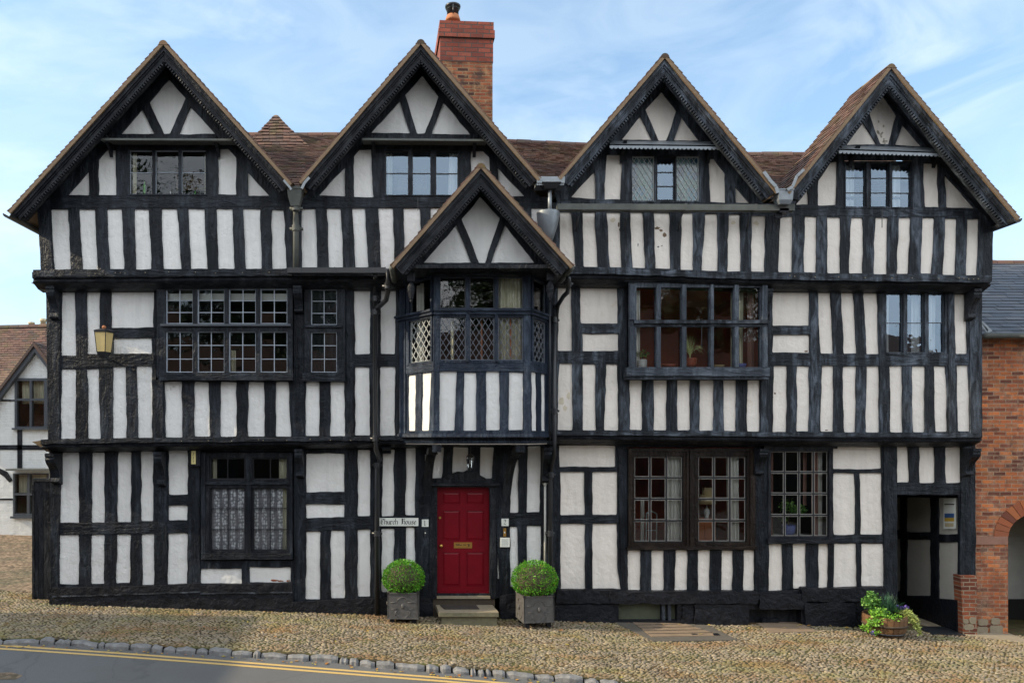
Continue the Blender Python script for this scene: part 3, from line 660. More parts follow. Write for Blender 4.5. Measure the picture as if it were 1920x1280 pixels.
# ---- first floor
WA = (292, 530, 549, 712); WB = (571, 530, 646, 712); WC = (1175, 526, 1440, 706); WD = (1655, 542, 1776, 664)
p1L = [T(115,141,115,142,541,667), T(163,188,163,184,540,663), T(208,289,209,287,535,615), T(212,284,212,284,634,663),
       T(115,142,113,142,692,822), T(163,185,165,188,691,822), T(211,236,212,237,686,821), T(256,285,259,285,685,820),
       T(308,341,310,342,716,819), T(364,391,364,393,716,818), T(414,443,413,443,716,818), T(466,496,464,496,716,818), T(517,541,517,546,716,818),
       T(573,599,573,599,716,817), T(620,646,619,647,716,817), T(663,694,666,693,537,664), T(666,692,666,694,688,816),
       T(714,742,714,741,537,663), T(713,741,713,740,687,816)]
p1R = [T(1047,1071,1046,1073,533,658), T(1088,1158,1089,1159,534,606), T(1092,1159,1093,1159,625,658),
       T(1048,1072,1046,1074,681,806), T(1093,1117,1093,1117,682,806), T(1137,1158,1133,1160,682,806),
       T(1181,1204,1181,1204,709,806), T(1226,1250,1226,1250,709,806), T(1270,1294,1270,1294,709,806), T(1313,1338,1312,1338,709,807), T(1357,1380,1357,1380,711,808), T(1401,1424,1401,1424,712,808),
       T(1449,1518,1448,1518,543,610), T(1449,1517,1449,1517,627,661), T(1533,1557,1538,1563,544,662), T(1577,1601,1582,1606,544,662), T(1619,1645,1625,1648,545,663),
       T(1789,1812,1792,1814,546,663),
       T(1451,1476,1449,1475,685,810), T(1494,1518,1494,1517,686,809), T(1541,1564,1538,1563,685,809), T(1580,1606,1582,1605,686,810), T(1625,1648,1623,1649,686,810),
       T(1669,1692,1669,1693,686,810), T(1710,1735,1711,1734,686,810), T(1751,1774,1754,1777,686,809), T(1794,1816,1796,1819,683,808)]
# behind the bay the wall runs on, with the doorway into the bay room open
section('', '', m1, [(86,528),(1040,528),(1040,832),(90,834)], p1L, [WA, WB, (764,545,1020,800)], 'plaster', 'black')
section('', '', m1, [(1040,524),(1838,532),(1841,826),(1040,824)], p1R, [WC, WD], 'plaster_r', 'worn')

# ---- ground floor
WE = (376, 846, 551, 1050); WF = (1175, 838, 1417, 1026); WG = (1439, 838, 1562, 1016)
p0L = [T(116,148,110,148,848,980), T(173,196,171,196,848,980), T(221,246,219,245,847,979), T(264,287,264,287,846,977), rect(316,844,352,927), rect(316,947,352,975),
       T(110,148,111,148,1002,1095), T(171,196,170,195,1002,1094), T(219,245,217,244,1001,1093), T(265,289,267,289,1000,1096), T(315,352,314,351,998,1095),
       rect(376,1065,453,1093), rect(467,1063,545,1091), rect(574,850,646,922), rect(574,945,645,970), T(574,601,573,600,996,1123), rect(620,994,646,1121),
       rect(671,843,694,967), T(670,694,671,694,992,1118), T(718,739,716,738,842,967), T(762,780,760,778,840,965), T(716,739,716,738,990,1110), T(761,778,761,778,988,1110),
       [(796,850),(804,856),(801,905),(799,950),(796,966),(793,963),(797,900)],
       T(809,832,809,829,838,896), [(850,838),(878,838),(877,886),(858,884),(848,887)], T(901,926,900,922,838,897),
       [(960,870),(972,861),(972,960),(957,961),(957,905)], [(990,836),(1014,836),(1012,960),(988,960)], T(956,970,957,971,986,1100), T(988,1014,989,1015,985,1085),
       T(934,937,933,936,940,1085)]
p0R = [[(1048,835),(1154,835),(1154,875),(1041,875)], T(1051,1096,1051,1096,884,965), T(1111,1157,1111,1157,884,965), T(1051,1097,1051,1097,981,1107),
       [(1111,981),(1157,981),(1158,1070),(1165,1108),(1111,1107)],
       T(1177,1201,1177,1201,1031,1105), T(1222,1245,1221,1245,1031,1106), T(1267,1289,1265,1289,1031,1106), T(1309,1332,1308,1331,1031,1107), T(1354,1374,1352,1374,1031,1107), T(1395,1415,1394,1414,1031,1107),
       T(1441,1467,1441,1467,1019,1107), T(1487,1511,1487,1513,1019,1103), T(1534,1553,1535,1553,1019,1103),
       rect(1562,838,1653,879), T(1563,1603,1563,1605,886,1002), T(1612,1653,1614,1656,886,1002), T(1564,1606,1564,1607,1018,1101), T(1615,1657,1615,1658,1018,1099),
       T(1678,1703,1680,1705,838,904), T(1723,1753,1725,1753,838,905), T(1773,1802,1773,1802,838,905)]
section('', '', m0, [(92,834),(1040,832),(1040,1112),(930,1121),(716,1121),(560,1136),(376,1118),(98,1120)], p0L, [WE, (812,905,926,1112)], 'plaster', 'black')
section('', '', m0, [(1040,832),(1829,830),(1829,1080),(1801,1172),(1799,1172),(1797,927),(1682,927),(1682,1176),(1657,1172),(1657,1118),(1040,1118)], p0R, [WF, WG], 'plaster_r', 'black')
# door opening runs to the ground (reveal bottom filled by threshold stone)

# ---- rails, ties and sole plates laid over the studs
def rails(m, L_, mat):
    for q in L_:
        x0, x1, a, b, c, d = q; mb = MB()
        timber(mb, m, [(x0, a), (x1, c), (x1, d), (x0, b)], 0.008, 0.03, 'h')
        mb.build('rail', M[mat], house)
rails(m2, [(96,560,366,390,370,388), (566,1030,370,390,372,389)], 'black')
rails(m2, [(1052,1450,373,395,382,402), (1478,1845,385,403,391,408)], 'worn')
rails(m1, [(117,288,668,691,664,685), (209,290,616,634,613,633), (648,742,665,687,664,686)], 'black')
rails(m1, [(1046,1160,659,681,658,681), (1091,1160,607,624,607,624), (1446,1640,663,685,664,686), (1446,1526,611,627,610,627), (1652,1817,664,686,664,684)], 'worn')
rails(m0, [(110,372,980,1002,976,998), (317,352,927,947,927,947), (573,700,971,995,968,991), (573,647,923,945,922,944), (713,780,968,988,966,988), (955,1016,961,985,960,984)], 'black')
rails(m0, [(1050,1159,966,981,966,981), (1562,1656,1003,1017,1002,1017), (1042,1156,876,884,876,884), (1562,1655,880,886,880,886), (1680,1803,906,927,905,927)], 'black')
# main posts proud of the studs
def posts(m, L_, mat):
    for x0, x1, y0, x2, x3, y1 in L_:
        mb = MB(); timber(mb, m, [(x0, y0), (x1, y0), (x3, y1), (x2, y1)], 0.016, 0.06, 'v', 0.7); mb.build('post', M[mat], house)
posts(m2, [(70,94,384,77,99,508), (537,548,388,539,549,508), (1437,1460,405,1436,1459,512)], 'black')
posts(m2, [(1837,1861,402,1835,1859,518)], 'worn')
posts(m1, [(90,113,536,90,112,824), (289,306,712,287,307,822), (549,570,536,549,570,820), (650,662,536,650,663,820)], 'black')
posts(m1, [(1160,1178,530,1161,1180,810), (1427,1446,700,1426,1446,812), (1519,1533,538,1520,1536,812), (1647,1658,540,1650,1662,812), (1777,1788,540,1779,1791,812), (1816,1840,540,1819,1841,820)], 'worn')
posts(m0, [(94,114,842,96,110,1104), (289,314,840,290,313,1098), (353,374,844,352,375,1094), (553,572,842,553,572,1128), (696,714,838,696,714,1122),
           (780,796,838,778,812,1120), (926,938,905,938,955,1121), (1015,1048,836,1016,1050,1110), (1158,1176,838,1165,1177,1110), (1417,1440,842,1415,1441,1112),
           (1656,1681,836,1658,1682,1172), (1802,1828,838,1799,1828,1080)], 'black')

# ---- jetty beams
def jetty(st, y_out, y_in, mat, namep='jetty_beam'):
    """st: (x, ytop, ybot) stations in photo pixels; moulded fascia stepping back to the wall below"""
    prof = [(0.0, 0.00), (0.0, 0.34), (0.045, 0.40), (0.045, 0.50), (0.02, 0.56), (0.05, 0.66), (0.13, 0.78), (0.20, 0.90), (y_in - y_out, 1.0)]
    mb = MB(); xs = []; x = st[0][0]
    while x < st[-1][0]: xs.append(x); x += 14
    xs.append(st[-1][0]); vs = []; uv = []
    for x in xs:
        for (xa, ta, ba), (xb, tb, bb_) in zip(st, st[1:]):
            if xa <= x <= xb: k = (x-xa)/(xb-xa); tp, bt = ta+(tb-ta)*k, ba+(bb_-ba)*k; break
        wv = noise.noise(Vector((x/30, 1.7, st[0][1]))); wv2 = noise.noise(Vector((x/17, 7.7, st[0][1])))
        v = P(x, tp, y_out); vb = P(x, bt, y_out)
        vs.append((v.x, y_in + 0.02, v.z + wv*0.012)); uv.append((0, x/100))
        for k2, (dy, t) in enumerate(prof):
            z = v.z + (vb.z - v.z)*t + (wv*0.012*(1-t)) + (wv2*0.006 if 1 < k2 < 5 else 0)
            vs.append((v.x, y_out + dy + wv*0.008*(k2 < 2), z)); uv.append((t*0.3, x/100))
    n = len(prof) + 1
    fs = [(i*n + j, (i+1)*n + j, (i+1)*n + j+1, i*n + j+1) for i in range(len(xs)-1) for j in range(n-1)]
    fs = [f[::-1] for f in fs]
    fs += [tuple(range(n)), tuple(range((len(xs)-1)*n + n-1, (len(xs)-1)*n - 1, -1))]
    mb.add(vs, fs, uv, 0.5); return mb.build(namep, M[mat], house)
jetty([(60,510,541),(300,508,540),(545,506,538)], -0.66, -0.27, 'deep')
jetty([(545,506,538),(745,506,538),(1044,503,532)], -0.65, -0.27, 'deep')
jetty([(1044,503,532),(1250,506,534),(1400,512,540),(1700,516,543),(1860,518,545)], -0.66, -0.27, 'deep')
jetty([(76,824,849),(300,821,846),(552,818,842),(800,817,840),(1040,806,833)], -0.40, 0.03, 'deep')
jetty([(1040,806,833),(1300,808,836),(1600,812,838),(1841,812,838)], -0.40, 0.03, 'deep')
# rougher top edge of the sill beams, with pegs
for x0, x1, ya, yb, Y, mt_ in ((62,548,505,504,-0.672,'black'), (1046,1858,501,517,-0.672,'worn'), (90,750,823,817,-0.412,'black'), (1042,1840,807,812,-0.412,'worn')):
    mb = MB(); mm = plane(Y); k = 5 if x0 > 1000 and ya < 600 else 2
    pts = [(x0, ya + (yb-ya)*0)] ; n = int((x1-x0)/90)
    top = [(x0 + (x1-x0)*i/n, ya + (yb-ya)*i/n) for i in range(n+1)]
    if k == 5: top = [(1046,500),(1150,501),(1250,504),(1350,509),(1450,511),(1600,513),(1750,515),(1858,517)]
    hgt = 13 if ya < 600 else 8
    sheet(mb, mm, wobble(top + [(x, y + hgt) for x, y in top[::-1]], 1.0, 8, 0.5, seed=x0), [], 0, 0.05, 'h'); mb.build('sill_beam', M[mt_], house)
mb = MB()
for x0, x1, y0, y1, Y in ((90,540,512,510,-0.675), (1480,1850,518,523,-0.675), (340,740,826,823,-0.415)):
    x = x0
    while x < x1:
        mm = plane(Y); yy = y0 + (y1-y0)*(x-x0)/(x1-x0) + random.uniform(-1.5, 1.5); pbox(mb, mm, x, yy-.7, x+1.4, yy+.7, 0, 0.015); x += random.choice((9, 38, 44, 50))
mb.build('nail_heads', M['stone'], house)

# ---- carved brackets under the jetties
def bracket(x0, x1, y0, y1, Y, proj, mat='black'):
    """scrolled console: side profile in depth, extruded across"""
    f = (Y - CAMY)/14; zt = P(0, y0, Y).z; zb = P(0, y1, Y).z; h = zt - zb; mb = MB()
    prof = [(0, 0), (1.0, 0), (1.0, 0.10), (0.93, 0.12), (0.96, 0.20), (0.90, 0.30), (0.72, 0.40), (0.52, 0.52), (0.40, 0.66), (0.34, 0.80), (0.42, 0.86), (0.44, 0.92), (0.36, 0.97), (0.16, 1.0), (0, 1.04)]
    xa, xb = P(x0, 0, Y - proj*0.95).x, P(x1, 0, Y - proj*0.95).x; n = len(prof)
    a = [(xa, Y + 0.01 - p*proj, zt - t*h) for p, t in prof]; b = [(xb, y, z) for _, y, z in a]
    mb.add(a + b, [(i, (i+1) % n, n + (i+1) % n, n + i) for i in range(n)] + [tuple(range(n-1, -1, -1)), tuple(range(n, 2*n))], [(p[0]-p[2]*0, p[2]) for p in a + b], 0.5)
    o = mb.build('bracket', M[mat], house); recalc(o)
for a in ((85,101,540,600,-0.30,0.26,'black'), (549,565,540,588,-0.32,0.26,'black'), (1827,1841,546,600,-0.32,0.26,'deep'), (1437,1450,545,594,-0.32,0.22,'worn'),
          (84,101,849,906,0.0,0.34,'black'), (287,302,846,911,-0.01,0.30,'black'), (552,566,841,895,-0.01,0.32,'black'), (1020,1040,838,905,-0.01,0.34,'black'),
          (1425,1441,841,890,-0.01,0.32,'black'), (1825,1840,840,892,-0.01,0.34,'black'), (716,732,838,850,-0.01,0.36,'black')):
    bracket(*a)
# small tiled lips where the jetties return down the side wall
for (x0, y0, x1, y1, Y) in ((58,528,88,546,-0.45), (60,826,90,846,-0.3)):
    mb = MB(); a = P(x0, y0+2, Y); b = P(x1, y0-3, Y); c_ = P(x1, y1, Y)
    mb.add([a, b, c_] + [v + Vector((0, 2.5, 0)) for v in (a, b, c_)], [(0, 1, 4, 3), (1, 2, 5, 4), (2, 0, 3, 5), (2, 1, 0), (3, 4, 5)], None, 0.3)
    recalc(mb.build('tiled_lip', M['verge'], house))

# ---- plinth
mp_ = plane(-0.05)
pl = [(92,1102),(250,1099),(374,1093),(376,1096),(548,1092),(549,1128),(700,1121),(812,1117),(812,1200),(400,1200),(92,1190)]
mb = MB(); sheet(mb, mp_, wobble(pl[:-3] + [(812,1185),(400,1185),(92,1175)], 0.5, 8, 1), [], 0, 0.25, 'h', grid=9); mb.build('plinth', M['plinth'], house)
c1 = (1160,1131,1270,1163); c2 = (1403,1142,1502,1175)
mb = MB(); sheet(mb, mp_, wobble([(938,1117),(1040,1105),(1150,1104),(1200,1108),(1420,1110),(1600,1100),(1658,1099),(1658,1215),(938,1200)], 0.7, 8, 1), [rect(*c1), rect(*c2)], 0, 0.25, 'h', grid=9)
mb.build('plinth', M['plinth'], house)
for x0, y0, x1, y1, o in ((1042,1105,1160,1130,0.05), (1142,1107,1420,1130,0.07), (1300,1131,1402,1170,0.05), (1420,1112,1510,1140,0.06), (1506,1128,1600,1172,0.08), (1500,1100,1657,1126,0.07), (1042,1133,1150,1172,0.03), (1278,1133,1300,1172,0.02)):
    mb = MB(); sheet(mb, mp_, wobble(rect(x0, y0, x1, y1), 1.6, 7, 3, seed=x0), [], o, o+0.05, 'h', grid=8)
    mb.build('plinth_stone', M['plinth'], house)
mb = MB()   # thin ledge line along the left plinth
for a, b, c, d in ((98,376,1117,1108), (376,549,1111,1109)): timber(mb, mp_, [(a, c), (b, d), (b, d+2.2), (a, c+2.2)], 0.02, 0.03, 'h', 0.5)
mb.build('plinth_ledge', M['worn'], house)
mb = MB(); q = rect(c1[0]-2, c1[1]-2, c1[2]+2, c1[3]+12); sheet(mb, plane(0.08), q, [], 0, 0.02, edge=False); mb.build('cellar_board', M['cellar'], house)
mb = MB(); q = rect(c2[0]-2, c2[1]-2, c2[2]+2, c2[3]+12); sheet(mb, plane(0.12), q, [], 0, 0.02, edge=False)
pbox(mb, plane(0.1), 1428, 1158, 1458, 1180, 0, 0.04); mb.build('cellar_board', M['deep'], house)
mb = MB(); pbox(mb, m0, 1240, 1131, 1246, 1166, -0.1, 0.03); pbox(mb, m0, 1252, 1131, 1257, 1166, -0.1, 0.04); mb.build('cellar_post', M['worn'], house)

# ---- side walls, back, floors (close the shell)
XL, XR = -8.40, 8.46
mb = MB()
for x, s in ((XL - 0.12, 1), (XR + 0.02, -1)):
    box(mb, min(x, x + s*0.1), max(x, x + s*0.1), 0.1 if s > 0 else 3.0, 7.2, -0.6 if s > 0 else 2.4, 7.7)
    box(mb, min(x, x + s*0.1), max(x, x + s*0.1), -0.25, 7.2, 3.4, 7.7); box(mb, min(x, x + s*0.1), max(x, x + s*0.1), -0.5, 7.2, 6.4, 7.7)
box(mb, XL, XR, 7.15, 7.25, -0.6, 7.7)
box(mb, XL, 7.0, 0.25, 7.1, -0.55, -0.35)
mb.build('side_wall', M['plaster'], house)
mb = MB(); box(mb, XL, XR, -0.26, 7.1, 3.28, 3.34); box(mb, XL, XR, -0.5, 7.1, 6.36, 6.42); box(mb, XL, XR, -0.45, 7.0, 7.62, 7.66); mb.build('floor_deck', M['room_dark'], house)

# ---- gables
def strip(mb, m, A, F, d0, d1, o0, o1, foot=0.0, grain='v', apex=True):
    ax, ay = A; fx, fy = F; l = math.hypot(fx-ax, fy-ay); tx, ty = (fx-ax)/l, (fy-ay)/l
    nx, ny = -ty, tx
    if ny < 0: nx, ny = -nx, -ny
    def at(d, s): return (ax + nx*d + tx*s, ay + ny*d + ty*s)
    s0 = -(nx*d0)/tx; s1 = -(nx*d1)/tx
    L0 = l + foot; q = [at(d0, s0), at(d0, L0), at(d1, L0), at(d1, s1)]
    n = 12; vs = []; uv = []
    for k in range(n+1):
        t = k/n
        for (e0, e1) in ((q[0], q[1]), (q[3], q[2])):
            x = e0[0] + (e1[0]-e0[0])*t; y = e0[1] + (e1[1]-e0[1])*t
            for o in (o1, o0):
                vs.append(m(x, y, o)); uv.append((( (d0 if e0 is q[0] else d1) + o*100)/100, t*l/100))
    fs = []
    for k in range(n):
        a = 4*k; b = a + 4
        fs += [(a, a+2, b+2, b), (a+1, b+1, b+3, a+3), (a, b, b+1, a+1), (a+2, a+3, b+3, b+2)]
    fs += [(0, 1, 3, 2), (4*n, 4*n+2, 4*n+3, 4*n+1)]
    mb.add(vs, fs, uv, random.random())
def gable(A, Lf, Rf, kite, triL, triR, bigs, wall, win, pent, Yb, Yw, back, tmat, pmat, backL=None, backR=None, bw=29, label=None):
    g = empty('gable', parent=house)
    if label: g['label'] = label
    mb_, mw = plane(Yb), plane(Yw)
    holes = [wobble(p, 0.8, 9, 1.2) for p in [kite, triL, triR] + bigs]
    wh = [rect(*win)] if win else []
    mb = MB(); sheet(mb, mw, wall, holes + wh, 0.004, 0.034); mb.build('timber_frame', M[tmat], g)
    mb = MB(); sheet(mb, mw, wall, [rect(win[0]-.5, win[1]-.5, win[2]+.5, win[3]+.5)] if win else [], -0.028, 0.01, edge=False); mb.build('plaster_infill', M[pmat], g)
    for F in (Lf, Rf):
        # the bargeboard: three mouldings and a carved running edge
        mb = MB()
        strip(mb, mb_, A, F, 7, 13, -0.06, 0.055, -2); strip(mb, mb_, A, F, 12.5, 16, -0.06, 0.030, -2); strip(mb, mb_, A, F, 15.5, bw-7, -0.06, 0.012, -2); strip(mb, mb_, A, F, bw-7.5, bw-5, -0.06, 0.028, -2)
        strip(mb, mb_, A, F, bw-5.5, bw, -0.07, -0.01, -6)
        ax, ay = A; l = math.hypot(F[0]-ax, F[1]-ay); tx, ty = (F[0]-ax)/l, (F[1]-ay)/l; nx, ny = (-ty, tx) if tx > 0 else (ty, -tx)
        s = 30
        while s < l - 12:
            cx, cy = ax + tx*s + nx*(bw-2.6), ay + ty*s + ny*(bw-2.6)
            q = [(cx + tx*a + nx*b, cy + ty*a + ny*b) for a, b in ((-1.5, -2), (1.5, -1.4), (1.2, 2.6), (-1.5, 2.0))]
            hexa(mb, [mb_(x, y, 0.035) for x, y in q], [mb_(x, y, -0.02) for x, y in q], None, 0.5); s += 5.6
        recalc(mb.build('bargeboard', M['deep' if tmat == 'black' else tmat], g))
        # soffit board closing the overhang
        mb = MB(); strip(mb, mb_, A, F, 5.5, 7.5, Yb - Yw - 0.02, 0.0, -2); recalc(mb.build('soffit', M['deep'], g))
        mb = MB(); strip(mb, mb_, A, F, 2.4, 6.8, -0.10, 0.068, 0); recalc(mb.build('verge_undercloak', M['mortar'], g))
        mb = MB(); s = 1.0
        while s < l - 1:
            e = min(l, s + random.uniform(5, 12)); d0_, d1_ = 2.6 + random.uniform(-.5, .5), 6.6 + random.uniform(-1.3, .5)
            q = [(ax + tx*u + nx*d, ay + ty*u + ny*d) for u, d in ((s, d0_), (e - .4, d0_ + .3), (e - .4, d1_), (s, d1_))]
            o_ = random.uniform(.070, .082); hexa(mb, [mb_(x, y, o_) for x, y in q], [mb_(x, y, .05) for x, y in q], None, random.random()); s = e
        recalc(mb.build('verge_tile_ends', M['verge'], g))
    # tiled slopes running back
    for F, bk, lo in ((Lf, back, 0), (Rf, back, 0), (Lf, backL, 1), (Rf, backR, 1)):
        if not bk: continue
        dz = 0.0
        a = mb_(A[0], A[1] + 2, 0.085); f = mb_(F[0], F[1] + 2, 0.085)
        if lo: a = f.lerp(a, .22); a.y = f.y = back - .02
        a2 = Vector((a.x, bk, a.z)); f2 = Vector((f.x, bk, f.z))
        left = F[0] < A[0]
        up = Vector((f.z - a.z, 0, a.x - f.x)).normalized(); up = -up if up.z < 0 else up
        mb = MB(); slab(mb, [f, a, a2, f2], up, 0.05); recalc(mb.build('roof_deck', M['mortar'], g))
        mb = MB()
        if left: tiles(mb, f2, f, a, a2, gauge=0.115, tw=0.18, lift=0.012)
        else: tiles(mb, f, f2, a2, a, gauge=0.115, tw=0.18, lift=0.012)
        recalc(mb.build('tiled_slope', M['tile'], g))
    mb = MB(); a = mb_(A[0], A[1] + 1.5, 0.08); ridge(mb, (a.x, a.y - .01, a.z - .035), (a.x, back, a.z - .035), 0.075); recalc(mb.build('ridge_tiles', M['verge'], g))
    return g, mw
def wallpoly(A, Lf, Rf, Yb, Yw, base):
    """gable wall outline under the roof slab, in photo pixels of the wall plane"""
    k = (14+Yb)/(14+Yw); h = lambda p: (VX + (p[0]-VX)*k, VY + (p[1]-VY)*k)
    a, l, r = h(A), h(Lf), h(Rf); a = (a[0], a[1] + 9)
    l = (l[0] + 2, l[1] + 9); r = (r[0] - 2, r[1] + 9)
    return [a, r] + base + [l]
YB, YW = -0.98, -0.55
G1 = dict(A=(309,79), Lf=(20,398), Rf=(549,345)); G2 = dict(A=(789,77), Lf=(562,342), Rf=(1012,337))
G3 = dict(A=(1244,103), Lf=(1046,335), Rf=(1456,360)); G4 = dict(A=(1666,122), Lf=(1472,362), Rf=(1905,410))
def base(g, xl, xr, yl, yr): return [(xr, yr), (xl, yl)]
g1, _ = gable(G1['A'], G1['Lf'], G1['Rf'], [(316,149),(348,185),(319,251),(308,251),(280,191)], [(266,205),(289,251),(227,252)], [(357,200),(403,251),(336,252)],
      [[(200,281),(216,281),(219,366),(184,366),(185,298)], [(167,321),(167,370),(123,371)], [(409,280),(428,280),(442,296),(443,365),(409,364)], [(464,323),(505,367),(465,367)]],
      wallpoly(G1['A'], (66,350), G1['Rf'], YB, YW, [(552,386),(72,386)]), (240,279,388,367), None, YB, YW, 1.6, 'black', 'plaster', backL=5.0, label='leftmost gable, the widest')
g2, _ = gable(G2['A'], G2['Lf'], G2['Rf'], [(792,142),(822,181),(797,251),(783,251),(760,178)], [(750,190),(769,250),(695,249)], [(831,192),(882,252),(809,251)],
      [[(673,280),(696,280),(700,370),(663,369),(663,292)], [(646,313),(647,368),(598,366)], [(883,283),(906,283),(918,295),(918,370),(884,370)], [(933,314),(983,368),(935,368)]],
      wallpoly(G2['A'], G2['Lf'], G2['Rf'], YB, YW, [(1034,386),(562,386)]), (720,280,861,368), None, YB, YW, 1.6, 'black', 'plaster', label='second gable from the left, in front of the chimney')
g3, _ = gable(G3['A'], G3['Lf'], G3['Rf'], [(1241,172),(1269,208),(1250,264),(1235,264),(1210,206)], [(1201,218),(1223,263),(1166,262)], [(1278,219),(1312,264),(1264,264)],
      [[(1137,290),(1167,290),(1164,374),(1133,374)], [(1115,322),(1117,373),(1070,370)], [(1329,297),(1339,297),(1359,325),(1361,381),(1332,380)], [(1378,349),(1406,382),(1380,382)]],
      wallpoly(G3['A'], G3['Lf'], G3['Rf'], YB, YW, [(1450,398),(1048,392)]), (1183,290,1313,380), None, YB, YW, 1.0, 'worn', 'plaster_r', label='third gable, with the diamond-leaded window')
g4, _ = gable(G4['A'], G4['Lf'], G4['Rf'], [(1655,179),(1681,216),(1666,271),(1650,270),(1630,213)], [(1619,230),(1644,271),(1587,272)], [(1693,233),(1730,275),(1678,272)],
      [[(1571,303),(1567,385),(1533,385),(1535,338),(1558,305)], [(1515,355),(1516,384),(1492,384)], [(1731,306),(1758,307),(1761,389),(1734,388)], [(1772,327),(1828,390),(1774,389)]],
      wallpoly(G4['A'], G4['Lf'], (1866,366), YB, YW, [(1862,404),(1474,398)]), (1583,300,1712,391), None, YB, YW, 0.15, 'worn', 'plaster_r', backR=5.0, label='rightmost gable')
# pentice boards over the gable windows
def pentice(g, x0, x1, yt, yf, lead, slant=0):
    mb = MB(); mw = plane(YW); o = 0.34
    if lead:
        a = [mw(x0 + 6, yt, 0.0), mw(x1 - 8, yt + slant, 0.0)]; f = [plane(YW - o)(x0, yf, 0), plane(YW - o)(x1, yf + slant*1.6, 0)]
        q = [f[0], f[1], a[1], a[0]]; hexa(mb, q, [v - Vector((0, 0, 0.025)) for v in q], None, 0.5)
        n = 26     # scalloped lead fringe
        for i in range(n):
            t0, t1 = i/n, (i+1)/n; p = f[0].lerp(f[1], t0); r = f[0].lerp(f[1], t1); h = 0.085
            pts = [p, r, r - Vector((0, 0, h*0.62)), p.lerp(r, .8) - Vector((0, 0, h*0.9)), p.lerp(r, .5) - Vector((0, 0, h)), p.lerp(r, .2) - Vector((0, 0, h*0.9)), p - Vector((0, 0, h*0.62))]
            bk = [v + Vector((0, 0.012, 0)) for v in pts]; k = len(pts)
            mb.add(pts + bk, [tuple(range(k-1, -1, -1)), tuple(range(k, 2*k))] + [(j, (j+1) % k, k + (j+1) % k, k + j) for j in range(k)], None, random.random())
        recalc(mb.build('lead_canopy', M['lead'], g))
    else:
        f = [plane(YW - o)(x0, yf, 0), plane(YW - o)(x1, yf + slant, 0)]; a = [Vector((v.x, YW, v.z + 0.05)) for v in f]
        q = [f[0], f[1], a[1], a[0]]; hexa(mb, q, [v - Vector((0, 0, 0.035)) for v in q], None, 0.5)
        recalc(mb.build('canopy_board', M['gutter_grey'], g))
    for x in (x0 + 22, x1 - 24):
        mb = MB(); p = plane(YW - 0.02)(x, yf + 5, 0); t = 0.03
        prof = [(0, 0), (-0.28, 0), (-0.22, -0.10), (-0.08, -0.17), (0, -0.30)]
        a = [(p.x - t, p.y + y, p.z + z) for y, z in prof]; b = [(p.x + t, y, z) for _, y, z in a]
        mb.add(a + b, [(0,1,2,3,4), (9,8,7,6,5)] + [(i, 5+i, 5+(i+1) % 5, (i+1) % 5) for i in range(5)], None, 0.5)
        recalc(mb.build('canopy_bracket', M['deep'], g))
pentice(g1, 187, 434, 0, 259, False, 1); pentice(g2, 679, 913, 0, 259, False, 2)
pentice(g3, 1143, 1351, 264, 270, True, 1.5); pentice(g4, 1572, 1774, 273, 279, True, 4)

# gable windows
w = window(house, m2, (240,279,388,367), [(243,286),(291,335),(340,386)], [(282,364)], (1,2), 'grid', 'black', 'casement', 'room_green', 2.2, 1.0, 1.0, glass='glass')
w = window(house, m2, (720,280,861,368), [(723,766),(773,808),(817,859)], [(283,366)], (1,2), 'grid', 'black', 'darkbar', 'room_pale', 2.2, 1.6, 1.2, glass='glass_hi')
w = window(house, m2, (1183,290,1313,380), [(1185,1227),(1268,1311)], [(293,377)], (9.7,15.6), 'diamond', 'worn', 'cames_pale', None, 2.2, 1.0, 1.6, glass='stained', warp=0, xh=[(1229.5,292.5,1267,377.5)])
w['label'] = 'diamond-leaded lights of coloured glass'
w = window(house, plane(-0.555), (1230,293,1267,377), [(1232,1265)], [(295,375)], (1,3), 'grid', 'deep', 'darkbar', 'room_pale', 1.6, 1.6, 1.2, glass='glass_hi')
w = window(house, m2, (1583,303,1712,391), [(1585,1624),(1632,1667),(1672,1710)], [(305,389)], (1,3), 'grid', 'worn', 'darkbar', 'room_pale', 2.2, 1.6, 1.2, glass='glass_hi')

# ---- main roof between the gables
def mainroof(x0, x1, ye, yr0, yr1, Ye, Yr):
    a, b = P(x0, ye, Ye), P(x1, ye, Ye); c = Vector((P(x1, yr1, Yr).x, Yr, P(x1, yr1, Yr).z)); d = P(x0, yr0, Yr)
    # widen under the gables
    mb = MB(); tiles(mb, a, b, c, d, tw=0.17, gauge=0.105); recalc(mb.build('tiled_slope', M['tile'], rf))
    up = (b - a).cross(d - a).normalized(); up = -up if up.z < 0 else up
    mb = MB(); slab(mb, [a, b, c, d], up, 0.04); slab(mb, [d, c, c + Vector((0, 3.6, -2.2)), d + Vector((0, 3.6, -2.2))], Vector((0, .5, .8)), 0.04); recalc(mb.build('roof_deck', M['mortar'], rf))
    mb = MB(); ridge(mb, d, c, 0.10); recalc(mb.build('ridge_tiles', M['tile'], rf))
rf = empty('roof', parent=house)
mainroof(330, 800, 352, 254, 254, -0.40, 2.6)
mainroof(860, 1240, 345, 262, 279, -0.40, 2.6)
mainroof(1260, 1680, 372, 290, 291, -0.40, 2.4)
